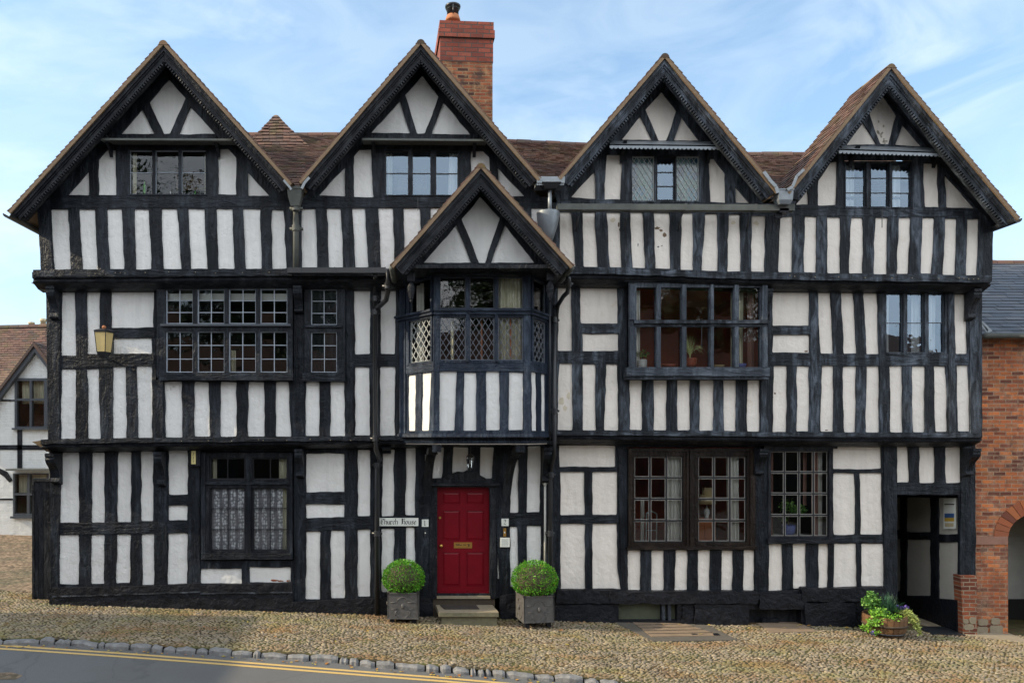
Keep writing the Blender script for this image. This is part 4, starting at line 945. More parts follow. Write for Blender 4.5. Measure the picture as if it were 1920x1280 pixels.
# hipped peak over the first valley
ap = P(517, 217, 2.2); mb = MB(); mb2 = MB()
bl, br_ = P(452, 279, 1.80), P(584, 279, 1.80); ml, mr_ = P(490, 243, 2.0), P(546, 243, 2.0)
tiles(mb, bl, br_, mr_, ml, tw=0.16, gauge=0.09); tiles(mb, ml, mr_, ap + Vector((0.03, 0, 0)), ap - Vector((0.03, 0, 0)), tw=0.16, gauge=0.09)
recalc(mb.build('hipped_peak', M['tile'], rf))
bkp = ap + Vector((0, 1.6, 0)); mb2.add([bl, br_, ap, bkp, bl + Vector((-.2, 2.4, 0)), br_ + Vector((.2, 2.4, 0)), ml, mr_], [(0, 1, 7, 6), (6, 7, 2), (1, 5, 3, 2, 7), (0, 6, 2, 3, 4), (4, 3, 5)], None, 0.5)
mb2.build('peak_deck', M['mortar'], rf)
mb = MB(); lathe(mb, ap.x, ap.y + .05, [(0.13, ap.z - 0.16), (0.11, ap.z - 0.05), (0.06, ap.z + 0.01), (0.02, ap.z + 0.03)], 9); mb.build('finial_tile', M['verge'], rf, True)

# ---- chimney
ch = empty('chimney', parent=house)
Yc = 2.2
def cbox(x0, x1, y0, y1, Y0, dep, mat, name, rot=4):
    a, b = P(x0, y0, Y0), P(x1, y1, Y0); cx = (a.x + b.x)/2; w_ = (b.x - a.x)/2; mb = MB()
    c_, s_ = math.cos(R(rot)), math.sin(R(rot)); pv = P(876, 100, Yc)
    def rt(x, y): return (pv.x + (x-pv.x)*c_ - (y-pv.y)*s_, pv.y + (x-pv.x)*s_ + (y-pv.y)*c_)
    cs = [(a.x, Y0), (b.x, Y0), (b.x, Y0 + dep), (a.x, Y0 + dep)]; r = [rt(*c) for c in cs]
    per = [0, b.x - a.x, b.x - a.x + dep, 2*(b.x - a.x) + dep, 2*(b.x-a.x) + 2*dep]
    for i in range(4):
        p, q = r[i], r[(i+1) % 4]
        mb.add([(*p, b.z), (*q, b.z), (*q, a.z), (*p, a.z)], [(0, 1, 2, 3)], [(per[i], b.z), (per[i+1], b.z), (per[i+1], a.z), (per[i], a.z)], 0.5)
    mb.add([(*p, a.z) for p in r] + [(*p, b.z) for p in r], [(0, 1, 2, 3), (7, 6, 5, 4)], None, 0.5)
    return mb.build(name, M[mat], ch)
cbox(826, 924, 116, 300, Yc, 1.35, 'brick_oldch', 'stack')
cbox(825, 925, 70, 116, Yc - 0.01, 1.37, 'brick_new', 'rebuilt_stack')
cbox(822, 928, 55, 70, Yc - 0.05, 1.45, 'brick_new', 'corbel_course'); cbox(824, 926, 40, 55, Yc - 0.03, 1.41, 'brick_new', 'capping_course')
q = P(849, 40, Yc + 0.45); mb = MB(); z = q.z - 0.02
lathe(mb, q.x, q.y, [(0.17, z), (0.17, z + 0.04), (0.15, z + 0.10), (0.14, z + 0.13)], 16); mb.build('chimney_pot', M['pot_clay'], ch, True)
mb = MB(); lathe(mb, q.x, q.y, [(0.13, z + .12), (0.13, z + .26), (0.15, z + .265), (0.13, z + .27), (0.12, z + .30), (0.17, z + .31), (0.175, z + .35), (0.11, z + .385), (0.02, z + .40)], 16)
box(mb, q.x - .01, q.x + .015, q.y - .18, q.y - .16, z + .10, z + .30); mb.build('cowl', M['iron'], ch, True)

# ---- gutters, hopper heads and downpipes
def pipe(pts, r, mat='iron', name='downpipe', collars=()):
    mb = MB(); tube(mb, pts, r, 12)
    for c_ in collars:
        c_ = Vector(c_); tube(mb, [c_ - Vector((0, 0, .05)), c_ - Vector((0, 0, .045)), c_ + Vector((0, 0, .045)), c_ + Vector((0, 0, .05))], r*1.3, 12)
        box(mb, c_.x - r*2.1, c_.x + r*2.1, c_.y + r*0.2, c_.y + r*1.5, c_.z - .02, c_.z + .02)
    return mb.build(name, M[mat], house, True)
def hopper(cx, y0, y1, y2, y3, wt, wm, wb, Y, mat, name='hopper_head'):
    mb = MB(); rings = []
    for y, hw in ((y0, wt), (y1, wt), (y1 + .1, wt*0.92), (y2, wm), (y3, wb)):
        p = P(cx, y, Y); h = hw/100*(14+Y)/14; rings.append([(p.x - h, Y - h*0.9, p.z), (p.x + h, Y - h*0.9, p.z), (p.x + h, Y + h*.7, p.z), (p.x - h, Y + h*.7, p.z)])
    vs = [v for r in rings for v in r]; fs = []
    for i in range(len(rings)-1):
        for k in range(4): fs.append((i*4+k, i*4+(k+1) % 4, i*4+4+(k+1) % 4, i*4+4+k))
    fs += [(3, 2, 1, 0), (len(vs)-4, len(vs)-3, len(vs)-2, len(vs)-1)]
    mb.add(vs, fs, None, 0.5); return recalc(mb.build(name, M[mat], house))
# valley 1
hopper(554, 353, 358, 372, 388, 15, 12, 8, -0.86, 'gutter_grey')
pipe([P(554, 386, -0.86), P(555, 412, -0.74), P(555, 424, -0.74), P(555, 506, -0.74)], 0.055, 'gutter_grey', 'downpipe', [P(555, 390, -0.85), P(555, 428, -0.74)])
def leadslip(pts, w_, Y):
    mb = MB()
    for (x0, y0), (x1, y1) in zip(pts, pts[1:]):
        l = math.hypot(x1-x0, y1-y0); nx, ny = -(y1-y0)/l*w_/2, (x1-x0)/l*w_/2
        q = [(x0+nx, y0+ny), (x1+nx, y1+ny), (x1-nx, y1-ny), (x0-nx, y0-ny)]; mm = plane(Y)
        hexa(mb, [mm(x, y, 0.012) for x, y in q], [mm(x, y, 0) for x, y in q], None, random.random())
    recalc(mb.build('lead_flashing', M['lead'], house))
leadslip([(532,338),(544,352),(546,356)], 4, -1.09); leadslip([(580,333),(571,343),(566,354)], 5, -1.09)
leadslip([(1432,322),(1445,340),(1455,350),(1458,362)], 6, -1.09); leadslip([(1507,318),(1494,330),(1486,350),(1476,356)], 5, -1.09)
# valley 2: scalloped lead box, thin pipe and big lead cone
mb = MB(); pbox(mb, plane(-1.0), 1006, 333, 1058, 345, -0.35, 0.06)
for i in range(13): pbox(mb, plane(-1.06), 1006 + i*4, 345, 1009.4 + i*4, 347.6, 0, 0.012)
mb.build('lead_box_gutter', M['lead'], house)
hopper(1032, 346, 347, 350, 356, 18, 15, 10, -0.98, 'iron', 'outlet_box')
pipe([P(1031, 354, -0.95), P(1031, 404, -0.95)], 0.035, 'lead', 'downpipe')
mb = MB(); cpx = [(398,22,22),(402,22,22),(412,21,20),(425,19,17),(440,14,12),(452,9,8)]; vs = []; fs = []
for y, wl, wr in cpx:
    for k in range(12):
        a = 2*math.pi*k/12; p = P(1028 + (wr if math.cos(a) > 0 else wl)*math.cos(a)*1.0, y, -0.80); vs.append((p.x, -0.80 + math.sin(a)*0.20*wl/22, p.z))
for i in range(len(cpx)-1):
    for k in range(12): fs.append((i*12+k, i*12+(k+1) % 12, i*12+12+(k+1) % 12, i*12+12+k))
fs.append(tuple(range(60, 72))); mb.add(vs, fs, None, 0.5); recalc(mb.build('lead_cone_hopper', M['lead'], house, True))
# valley 3
hopper(1468, 358, 360, 378, 385, 15, 13, 10, -0.95, 'lead')
mb = MB(); pbox(mb, plane(-0.75), 1453, 396, 1470, 404, 0, 0.18); pbox(mb, plane(-0.8), 1450, 402, 1464, 410, 0, 0.06); mb.build('gutter_spout', M['deep'], house)
# long eaves gutters
mb = MB()
for x0, x1 in ((1043,1092),(1092,1182),(1182,1284),(1284,1414),(1414,1483)):
    k = (x0-1043)/440*2; pbox(mb, plane(-0.80), x0, 386 + k, x1 - 1, 397 + k, 0, 0.13); pbox(mb, plane(-0.80), x1 - 3, 385.4 + k, x1, 397.8 + k, 0, 0.135)
mb.build('gutter', M['gutter_grey'], house)
for x in (1088,1178,1280,1408):     # raking gutter stays
    mb = MB(); a = P(x + 2, 396, -0.80); b = P(x - 8, 432, -0.56); tube(mb, [a, P(x - 4, 410, -0.78), b], 0.014, 6); mb.build('gutter_stay', M['iron'], house)
mb = MB()
for x0, x1 in ((541,566),(566,630),(630,692),(692,724)): pbox(mb, plane(-0.74), x0, 504, x1 - .8, 514, 0, 0.12); pbox(mb, plane(-0.74), x1 - 2, 503.5, x1, 514.5, 0, 0.124)
mb.build('gutter', M['iron'], house)
pipe([P(704, 514, -0.78), P(704, 530, -0.44), P(704, 818, -0.44), P(705, 842, -0.44), P(712, 862, -0.1), P(707, 872, -0.1), P(707, 1152, -0.1)], 0.045, 'iron', 'downpipe', [P(704, 560, -.44), P(704, 585, -.44), P(704, 822, -.44), P(707, 872, -.1), P(707, 1000, -.1)])
# end eaves gutters running back along the two sides
for px, py, Y0, Y1 in ((13, 402, -1.15, 4.8), (1909, 411, -1.15, 4.8)):
    a = P(px, py, Y0); mb = MB(); n = 8; vs = []
    for y in (Y0, Y1):
        for rr in (0.075, 0.062):
            for k in range(n+1):
                an = math.pi + math.pi*k/n; vs.append((a.x + rr*math.cos(an), y, a.z + 0.02 + rr*math.sin(an)))
    fs = []; q = n+1
    for k in range(n): fs += [(k, k+1, 2*q+k+1, 2*q+k), (q+k+1, q+k, 3*q+k, 3*q+k+1), (k, q+k, q+k+1, k+1)]
    mb.add(vs, fs, None, 0.5); mb.build('gutter', M['iron'], house)
# thin iron rods hanging under two casements
for x, y0, y1, Y in ((783,370,395,-0.62), (1653,392,427,-0.62), (1315,612,650,-0.55)): mb = MB(); pbox(mb, plane(Y), x, y0, x+1, y1, 0, 0.01); mb.build('casement_stay', M['iron'], house)

# ---- first-floor windows
w = window(house, plane(-0.42), (294,532,549,706), [(311,362),(370,421),(429,480),(488,539)], [(541,607),(621,698)], (2,3), 'grid', 'black', 'casement', 'room_dark', 2.0, 1.4, 1.8,
           sill=(301,700,551,713,0.06), head=(288,527,553,534,0.10))
mb = MB(); pbox(mb, plane(-0.42), 303, 608, 546, 612, 0, 0.075, 'h'); mb.build('transom', M['greyframe'], w)
mb = MB(); m_ = plane(-0.42)
pbox(mb, m_, 294, 532, 302, 708, -0.14, 0.015); pbox(mb, m_, 543, 532, 549, 708, -0.14, 0.015); pbox(mb, m_, 294, 530, 549, 534, -0.14, 0.0); pbox(mb, m_, 296, 706, 549, 712, -0.14, 0.0)
mb.build('casing', M['black'], w)
w = window(house, plane(-0.36), (571,532,647,704), [(583,632)], [(542,609),(622,698)], (2,3), 'grid', 'black', 'casement', 'room_dark', 2.0, 1.3, 1.6, sill=(568,699,648,715,0.06))
mb = MB(); pbox(mb, plane(-0.36), 573, 610, 643, 614, 0, 0.06, 'h'); pbox(mb, plane(-0.36), 571, 532, 647, 704, -0.08, -0.075); mb.build('transom', M['black'], w)
w = window(house, plane(-0.52), (1178,530,1438,690), [(1193,1229),(1238,1277),(1286,1330),(1337,1375),(1384,1425)], [(539,600),(613,688)], (1,1), 'grid', 'greyblue', 'greyblue', 'room_red', 2.4, 1.4, 1.0,
           sill=(1174,689,1441,705,0.05), sashes=False, head=(1170,523,1442,529,0.06), fo=0.015, warp=0.02)
mm = plane(-0.52)
for x0, x1 in ((1179,1189),(1229.5,1237.5),(1277.5,1285.5),(1330.5,1336.5),(1375.5,1383.5),(1427,1437)):
    for ya, yb_ in ((534, 600), (613, 690)): mb = MB(); pbox(mb, mm, x0, ya, x1, yb_, 0.0, 0.05); mb.build('mullion', M['greyblue'], w)
mb = MB(); pbox(mb, mm, 1187, 601, 1437, 607, 0, 0.085, 'h'); pbox(mb, mm, 1188, 607, 1437, 612, 0, 0.03, 'h'); mb.build('transom', M['worn'], w)
mb = MB(); pbox(mb, mm, 1174, 698, 1441, 711, -0.25, 0.02, 'h'); pbox(mb, mm, 1178, 528, 1180, 700, -0.24, 0); pbox(mb, mm, 1436, 528, 1438, 700, -0.24, 0); pbox(mb, mm, 1178, 526, 1438, 529, -0.24, 0); mb.build('casing', M['worn'], w)
w = window(house, plane(-0.30), (1658,544,1774,664), [(1661,1693),(1700,1733),(1740,1771)], [(549,661)], (1,2), 'grid', 'worn', 'greyframe', 'room_pale', 2.2, 1.6, 1.4, glass='glass_hi')

# ---- ground-floor windows
w = window(house, plane(-0.02), (378,848,549,1048), [(393,460),(473,539)], [(858,899),(914,1032)], [(2,1),(2,3)], 'grid', 'deep', 'darkbar', 'room_dark', 2.0, 1.6, 2.4, sill=(383,1036,547,1047,0.08))
mb = MB(); pbox(mb, plane(-0.02), 386, 902, 544, 908, 0, 0.06, 'h'); pbox(mb, plane(-0.02), 462, 850, 471, 1036, 0, 0.045); pbox(mb, plane(-0.02), 378, 848, 386, 1048, 0, 0.04); pbox(mb, plane(-0.02), 543, 848, 549, 1048, 0, 0.04); mb.build('transom', M['black'], w)
w = window(house, plane(-0.02), (1177,840,1415,1026), [(1189,1281),(1309,1400)], [(855,1016)], (3,4), 'grid', 'brownframe', 'darkbar', 'room_red', 2.8, 2.6, 1.4, sill=(1175,1023,1417,1029,0.06))
for c0, c1 in ((1189,1281),(1309,1400)):      # pale putty lines round each pane
    mb = MB()
    for i in range(3):
        for j in range(4):
            x0, x1 = c0 + (c1-c0)*i/3 + 1.8, c0 + (c1-c0)*(i+1)/3 - 1.8; y0, y1 = 855 + 161*j/4 + 1.8, 855 + 161*(j+1)/4 - 1.8
            sheet(mb, plane(-0.02), rect(x0, y0, x1, y1), [rect(x0+.9, y0+.9, x1-.9, y1-.9)], -0.034, 0.006)
    mb.build('putty_line', M['putty'], w)
mb = MB()
for x0, y0, x1, y1 in ((1177,840,1184,1026),(1286,842,1290,1024),(1292,842,1300,1024),(1405,842,1415,1026),(1184,840,1286,846),(1300,840,1405,846)): pbox(mb, plane(-0.02), x0, y0, x1, y1, 0, 0.045)
mb.build('casing', M['brownframe'], w)
w = window(house, plane(-0.02), (1440,840,1561,1014), [(1445,1554)], [(845,1006)], (4,4), 'grid', 'deep', 'darkbar', 'room_dark', 2.2, 2.4, 1.4, sill=(1437,1009,1563,1018,0.06), head=(1430,833,1567,841,0.06))
mb = MB()
for i in range(4):
    for j in range(4):
        x0, x1 = 1445 + 109*i/4 + 1.6, 1445 + 109*(i+1)/4 - 1.6; y0, y1 = 845 + 161*j/4 + 1.6, 845 + 161*(j+1)/4 - 1.6
        sheet(mb, plane(-0.02), rect(x0, y0, x1, y1), [rect(x0+.9, y0+.9, x1-.9, y1-.9)], -0.034, 0.006)
mb.build('putty_line', M['putty'], w)

# flaking and stained patches in the limewash (each has a shape of its own)
for m_, mat_, name_, blobs in ((m2, 'mortar', 'flaked_plaster', [(1233,427,9,5),(1240,431,6,4),(1247,440,6,9),(1161,421,3,8),(1163,430,3,5)]), (m2, 'gutter_grey', 'flaked_plaster', [(1235,462,3,3),(1242,460,3,2),(1197,458,2,6)]),
        (m0, 'brick_pier', 'exposed_brick', [(513,1088,14,4),(525,1089,10,3),(540,1089,6,4)]), (m1, 'mortar', 'flaked_plaster', [(1513,658,7,3),(1454,737,3,4),(1450,744,2,3),(1551,806,6,2)]),
        (m2, 'plaster_stain', 'stained_plaster', [(1654 + random.gauss(0, 5), 246 + random.gauss(0, 8), random.uniform(1.5, 4), random.uniform(1.5, 5)) for _ in range(9)] + [(1660 + random.gauss(0, 3), 264 + random.gauss(0, 2), random.uniform(2, 5), random.uniform(2, 4)) for _ in range(7)]), (m1, 'plaster_ochre', 'stained_plaster', [(1053,752,9,12),(1060,765,8,9),(1066,742,6,12)]), (m2, 'plaster_ochre', 'stained_plaster', [(1150,412,8,7),(1376,417,8,6),(1419,418,9,8)])):
    for cx_, cy_, w_, h_ in blobs:
        pts = [(cx_ + w_*.62*math.cos(k*math.pi/6)*random.uniform(.6, 1.15), cy_ + h_*.62*math.sin(k*math.pi/6)*random.uniform(.6, 1.15)) for k in range(12)]
        mb = MB(); sheet(mb, m_, pts, [], -0.0265, 0.002); mb.build(name_, M[mat_], house)

# ================================================================== THE ORIEL BAY OVER THE DOOR
YF = -1.05
pa = (P(751, 0, -0.30).x, -0.30); pb = (P(813, 0, YF).x, YF); pc = (P(994, 0, YF).x, YF); pd = (P(1030, 0, -0.30).x, -0.30)
def bayface(a, b):
    c_ = cant(a, b)
    def m(px, py, off=0.0):
        v = c_(px, 820, off); v.z = P(0, py, YF).z; return v
    return m
mF, mL, mR = plane(YF), bayface(pa, pb), bayface(pc, pd)
bay = empty('oriel_bay', parent=house)
lightsF = [(825,873),(881,927),(934,981)]
def bwall(m, outline, panels, wh):
    mb = MB(); sheet(mb, m, outline, [wobble(p, 0.6, 8, 1.2) for p in panels] + [rect(*w_) for w_ in wh], 0.0, 0.03); mb.build('timber_frame', M['baywood'], bay)
    mb = MB(); sheet(mb, m, outline, [rect(*w_) for w_ in wh], -0.026, 0.01, edge=False); mb.build('plaster_infill', M['plaster'], bay)
wF, wL, wR = (822,514,984,680), (763,514,811,680), (996,514,1026,680)
bwall(mF, rect(813,508,994,812), [T(825,857,823,852,696,807), T(871,893,869,893,698,807), T(912,936,912,937,696,806), T(955,981,954,980,698,806)], [wF])
bwall(mL, rect(751,508,813,812), [T(764,779,764,778,698,807), T(790,808,789,804,696,807)], [wL])
bwall(mR, rect(994,508,1030,812), [T(997,1007,997,1007,696,809), T(1015,1023,1015,1023,696,809)], [wR])
kw = dict(fmat='baywood', room=None, sash=1.4, bar=1.0)
for m_, o_, cols, lab in ((mF, wF, lightsF, 'front window of the oriel bay'), (mL, wL, [(768,808)], 'sunlit left side light of the oriel bay'), (mR, wR, [(999,1024)], 'narrow right side light of the oriel bay')):
    w = window(house, m_, o_, cols, [(519,578)], (1,1), 'grid', bmat='greyframe', glass='glass', warp=0.01, **kw); w['label'] = 'plain upper ' + lab
    sc_ = 1.0 if m_ is mF else (0.82 if m_ is mL else 0.62)
    # lower row set as its own leaded window
    w.children[0]['kind_note'] = 'x'; del w.children[0]['kind_note']
    w2 = window(house, m_, (o_[0], 580, o_[2], 680), cols, [(594,675)], (11.7*sc_, 19.0), 'diamond', bmat='cames_pale' if m_ is mL else 'leadlite', glass='glass', warp=0.008, **kw); w2['label'] = 'diamond-leaded lower ' + lab
    # trim the doubled lower sheet of the upper frame
    fr = next(c for c in w.children if c.name.startswith('frame')); bpy.data.objects.remove(fr)
    mb = MB(); sheet(mb, m_, rect(o_[0], o_[1], o_[2], 580), [rect(a, 519, b, 578) for a, b in cols], 0.02, 0.10); mb.build('frame', M['baywood'], w)
    mb = MB(); x0, x1 = (813, 994) if m_ is mF else ((746, 814) if m_ is mL else (993, 1033))
    pbox(mb, m_, x0, 580, x1, 584, 0.0, 0.09, 'h'); pbox(mb, m_, x0, 584, x1, 590, 0.0, 0.06, 'h'); mb.build('transom', M['baywood'], bay); mb = MB(); pbox(mb, m_, x0, 677, x1, 696, 0.0, 0.015, 'h'); mb.build('rail', M['baywood'], bay)
mb = MB()
for x0, x1 in ((813,824),(982,994)): pbox(mb, mF, x0, 508, x1, 812, 0.0, 0.03)
for x0, x1 in ((874,880),(928,933)): pbox(mb, mF, x0, 514, x1, 580, 0.02, 0.05); pbox(mb, mF, x0, 588, x1, 678, 0.02, 0.05)
pbox(mb, mL, 751, 508, 762, 812, 0.0, 0.03); pbox(mb, mR, 1025, 508, 1030, 812, 0, 0.03)
mb.build('corner_posts', M['baywood'], bay)
# moulded base: stacked rims following the plan
def rim(name, y0, y1, out0, out1, mat):
    def plan(o): return [(pa[0]-o*1.2, -0.28), (pb[0]-o*0.55, YF-o), (pc[0]+o*0.55, YF-o), (pd[0]+o*1.2, -0.28)]
    z0, z1 = P(0, y0, YF).z, P(0, y1, YF).z; a = [(x, y, z0) for x, y in plan(out0)]; b = [(x, y, z1) for x, y in plan(out1)]
    mb = MB(); mb.add(a + b, [(4,5,1,0), (5,6,2,1), (6,7,3,2), (7,4,0,3), (0,1,2,3), (7,6,5,4)], [(v[0], v[2]) if i % 2 else (v[0]+.5, v[2]) for i, v in enumerate(a+b)], 0.5); return recalc(mb.build(name, M[mat], bay))
rim('base_moulding', 807, 813, 0.035, 0.03, 'baywood'); rim('base_moulding', 813, 819, 0.06, 0.07, 'baywood'); rim('base_moulding', 819, 826, 0.02, -0.02, 'deep'); rim('base_moulding', 826, 831, 0.03, 0.0, 'baywood')
rim('soffit', 831, 833, -0.03, -0.03, 'plaster_r'); rim('bay_floor', 680, 684, -0.06, -0.06, 'deep'); rim('bay_ceiling', 508, 513, 0.0, 0.0, 'deep')
# dark room behind the bay
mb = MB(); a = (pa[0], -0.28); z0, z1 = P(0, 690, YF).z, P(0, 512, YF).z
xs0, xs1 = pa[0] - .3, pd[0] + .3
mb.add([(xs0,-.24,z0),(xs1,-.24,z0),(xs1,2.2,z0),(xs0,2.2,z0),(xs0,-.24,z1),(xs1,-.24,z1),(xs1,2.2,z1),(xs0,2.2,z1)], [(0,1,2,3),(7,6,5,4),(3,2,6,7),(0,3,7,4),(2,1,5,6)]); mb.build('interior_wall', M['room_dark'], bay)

# porch gable over the bay
GP = dict(A=(901,308), Lf=(734,498), Rf=(1073,499))
YPB, YPW = -1.62, -1.22
k = (14+YPB)/(14+YPW); hh = lambda p: (VX + (p[0]-VX)*k, VY + (p[1]-VY)*k)
aP, lP, rP = hh(GP['A']), hh(GP['Lf']), hh(GP['Rf'])
gp, _ = gable(GP['A'], GP['Lf'], GP['Rf'], [(901,369),(937,409),(909,494),(899,494),(866,411)], [(856,422),(884,494),(794,493)], [(947,422),(1003,493),(920,494)], [],
      [(aP[0], aP[1]+8), (rP[0]-6, 500), (lP[0]+8, 500)], None, None, YPB, YPW, -0.5, 'black', 'plaster', bw=32, label='small gable over the oriel bay')
mb = MB(); mw = plane(YPW); timber(mb, mw, [(752,493),(1048,493),(1050,507),(750,507)], 0.02, 0.10, 'h')
pbox(mb, mw, 812, 506, 996, 515, -0.25, 0.0, 'h'); mb.build('tie_beam', M['black'], gp)
mb = MB(); a, b = P(742, 500, YPW), P(1062, 500, YPW); box(mb, a.x, b.x, YPB + 0.06, -0.56, a.z - 0.10, a.z - 0.04)
for px in (752, 1035):
    q = P(px, 503, -1.2); box(mb, q.x, q.x + .14, YPB + .1, -0.5, q.z - .16, q.z)
mb.build('eaves_soffit', M['deep'], gp)
def pendant(px, y0, Y, parent):
    q = P(px, y0, Y); mb = MB(); s = 0.066; box(mb, q.x - s, q.x + s, Y - s, Y + s, q.z - .21, q.z + 0.02)
    lathe(mb, q.x, Y, [(0.03, q.z-.21), (0.035, q.z-.24), (0.05, q.z-.26), (0.068, q.z-.31), (0.062, q.z-.36), (0.07, q.z-.37), (0.05, q.z-.42), (0.035, q.z-.50), (0.022, q.z-.52), (0.03, q.z-.54), (0.01, q.z-.57)], 12)
    mb.build('pendant', M['deep'], parent)
pendant(771, 505, -1.33, gp); pendant(1031, 503, -1.33, gp)
# porch eaves gutters, with swan-neck pipes
for px, py, s in ((735, 503, -1), (1071, 503, 1)):
    a = P(px, py, -1.6); mb = MB(); tube(mb, [(a.x, -1.62, a.z), (a.x, -0.6, a.z)], 0.05, 8); mb.build('porch_gutter', M['gutter_grey'], house, True)
pipe([P(728, 504, -1.2), P(727, 530, -1.1), P(727, 548, -.95), P(724, 562, -.8), P(714, 572, -.6), P(706, 578, -.46)], 0.045, 'iron', 'swan_neck', [P(727, 536, -1.05)])
pipe([P(1066, 520, -1.2), P(1066, 536, -1.05), P(1064, 548, -.9), P(1056, 556, -.7), P(1046, 572, -.5), P(1043, 600, -.46)], 0.04, 'iron', 'swan_neck', [P(1066, 532, -1.05)])
pipe([P(1040, 572, -.46), P(1040, 830, -.46), P(1039, 852, -.42), P(1034, 872, -.2), P(1032, 900, -.12), P(1032, 1172, -.12)], 0.042, 'iron', 'downpipe', [P(1040, 600, -.46), P(1040, 770, -.46), P(1033, 890, -.16), P(1032, 1000, -.12)])
pipe([P(1022, 900, -.06), P(1022, 1066, -.06)], 0.022, 'white_frame', 'waste_pipe', [P(1022, 905, -.06)])
pipe([P(1031, 560, -1.05), P(1031, 830, -.55)], 0.012, 'iron', 'cable')
# curved braces under the bay
def brace(p_wall, p_out, w_, parent, mat='deep', bulge=0.16):
    a = Vector(p_wall); b = Vector(p_out); n = 12; vs = []; mb = MB()
    side = Vector((1, 0, 0))
    for i in range(n+1):
        t = i/n; c_ = a.lerp(b, t); c_.z = a.z + (b.z-a.z)*(1-(1-t)**1.9)**0.92 if True else c_.z
        c_.y = a.y + (b.y-a.y)*t**1.7; th = 0.09 + 0.12*t*t
        vs += [c_ - side*w_/2, c_ + side*w_/2, c_ + side*w_/2 + Vector((0, th*0.8, -th*0.6)), c_ - side*w_/2 + Vector((0, th*0.8, -th*0.6))]
    fs = [(0,1,2,3), (4*n+3, 4*n+2, 4*n+1, 4*n)]
    for i in range(n):
        for k2 in range(4): fs.append((4*i+k2, 4*i+4+k2, 4*i+4+(k2+1) % 4, 4*i+(k2+1) % 4))
    mb.add(vs, fs, [(v[0]*1.0, v[2]) for v in vs], 0.5); return recalc(mb.build('brace', M[mat], parent))
q = P(798, 968, 0); r = P(812, 838, -0.95); brace((q.x, -0.02, q.z), (r.x, -0.98, r.z), 0.16, bay)
q = P(946, 972, 0); r = P(975, 838, -0.95); brace((q.x, -0.02, q.z), (r.x, -0.98, r.z), 0.16, bay)
for px in (818, 974):
    q = P(px, 833, -0.95); mb = MB(); box(mb, q.x - .07, q.x + .09, -1.0, -0.05, q.z - .13, q.z); mb.build('brace_block', M['black'], bay)

# ================================================================== FRONT DOOR
door = empty('front_door', parent=house); md = plane(0.10); me_ = plane(0.03)
mb = MB(); sheet(mb, plane(-0.03), rect(806,898,930,1122), [rect(820,913,918,1123-2)], 0, 0.16); mb.build('door_frame', M['deep'], door)
mb = MB(); ped = [(806,908),(806,902),(818,898),(832,897),(842,890),(852,888),(860,884),(868,885),(876,881),(884,886),(893,885),(900,890),(912,897),(928,899),(934,903),(934,908)]
sheet(mb, plane(-0.06), ped, [], 0, 0.07); pbox(mb, plane(-0.06), 804, 905, 936, 910, 0, 0.05, 'h'); mb.build('carved_pediment', M['deep'], door)
pn = [(830,922,863,944),(874,922,908,944),(830,956,863,1012),(874,956,908,1012),(830,1034,863,1098),(874,1034,908,1098)]
mb = MB(); sheet(mb, md, rect(818,911,920,1119), [rect(*p) for p in pn], 0, 0.02)
for p in pn:
    a = inset(p, 4.5)
    q0 = [(p[0],p[3]),(p[2],p[3]),(p[2],p[1]),(p[0],p[1])]; q1 = [(a[0],a[3]),(a[2],a[3]),(a[2],a[1]),(a[0],a[1])]
    v0 = [md(x, y, -0.016) for x, y in q0]; v1 = [md(x, y, -0.002) for x, y in q1]
    mb.add(v0 + v1, [(0,1,5,4),(1,2,6,5),(2,3,7,6),(3,0,4,7),(4,5,6,7)])
    sheet(mb, md, rect(*p), [rect(p[0]+1.1,p[1]+1.1,p[2]-1.1,p[3]-1.1)], 0.007, 0.02)
mb.build('door_leaf', M['door'], door)
mb = MB(); pbox(mb, md, 818, 1108, 920, 1116, 0, 0.035, 'h'); mb.build('weather_bar', M['door'], door)
def ball(mb, c_, r, n=10, sx=1, sy=1, sz=1, col=None):
    lathe(mb, c_[0], c_[1], [(max(0.001, r*math.sin(math.pi*i/n)), c_[2] - r*sz*math.cos(math.pi*i/n)) for i in range(n+1)], 12, col, sx, sy)
q = md(827, 1022, 0.05); mb = MB(); ball(mb, q, 0.034); tube(mb, [md(827,1022,0), md(827,1022,0.05)], 0.014, 8); mb.build('door_knob', M['brass'], door, True)
mb = MB(); tube(mb, [md(825,970,0), md(825,970,0.02)], 0.024, 12); mb.build('door_lock', M['brass'], door)
mb = MB(); pbox(mb, md, 851, 1016, 885, 1027, 0, 0.012); mb.build('letter_plate', M['brass'], door)
mb = MB(); pbox(mb, md, 853.5, 1018.2, 882.5, 1024.6, 0.012, 0.018); mb.build('letter_flap', M['brass'], door)
mb = MB()
for x0, y0, x1, y1 in ((854,1018.5,862,1019.5),(855,1021,866,1022),(868,1020,874,1021),(878,1019,880,1023.5),(875.5,1019,877,1020)): pbox(mb, md, x0, y0, x1, y1, 0.018, 0.0195)
mb.build('letter_plate_lettering', M['ink'], door)
mb = MB(); pbox(mb, plane(0.0), 819, 1116, 919, 1121, -0.1, 0.04, 'h'); mb.build('threshold', M['stone'], door)
mb = MB(); pbox(mb, plane(0.0), 812, 1121, 928, 1190, -0.15, 0.0, 'h'); mb.build('threshold_riser', M['bark'], door)

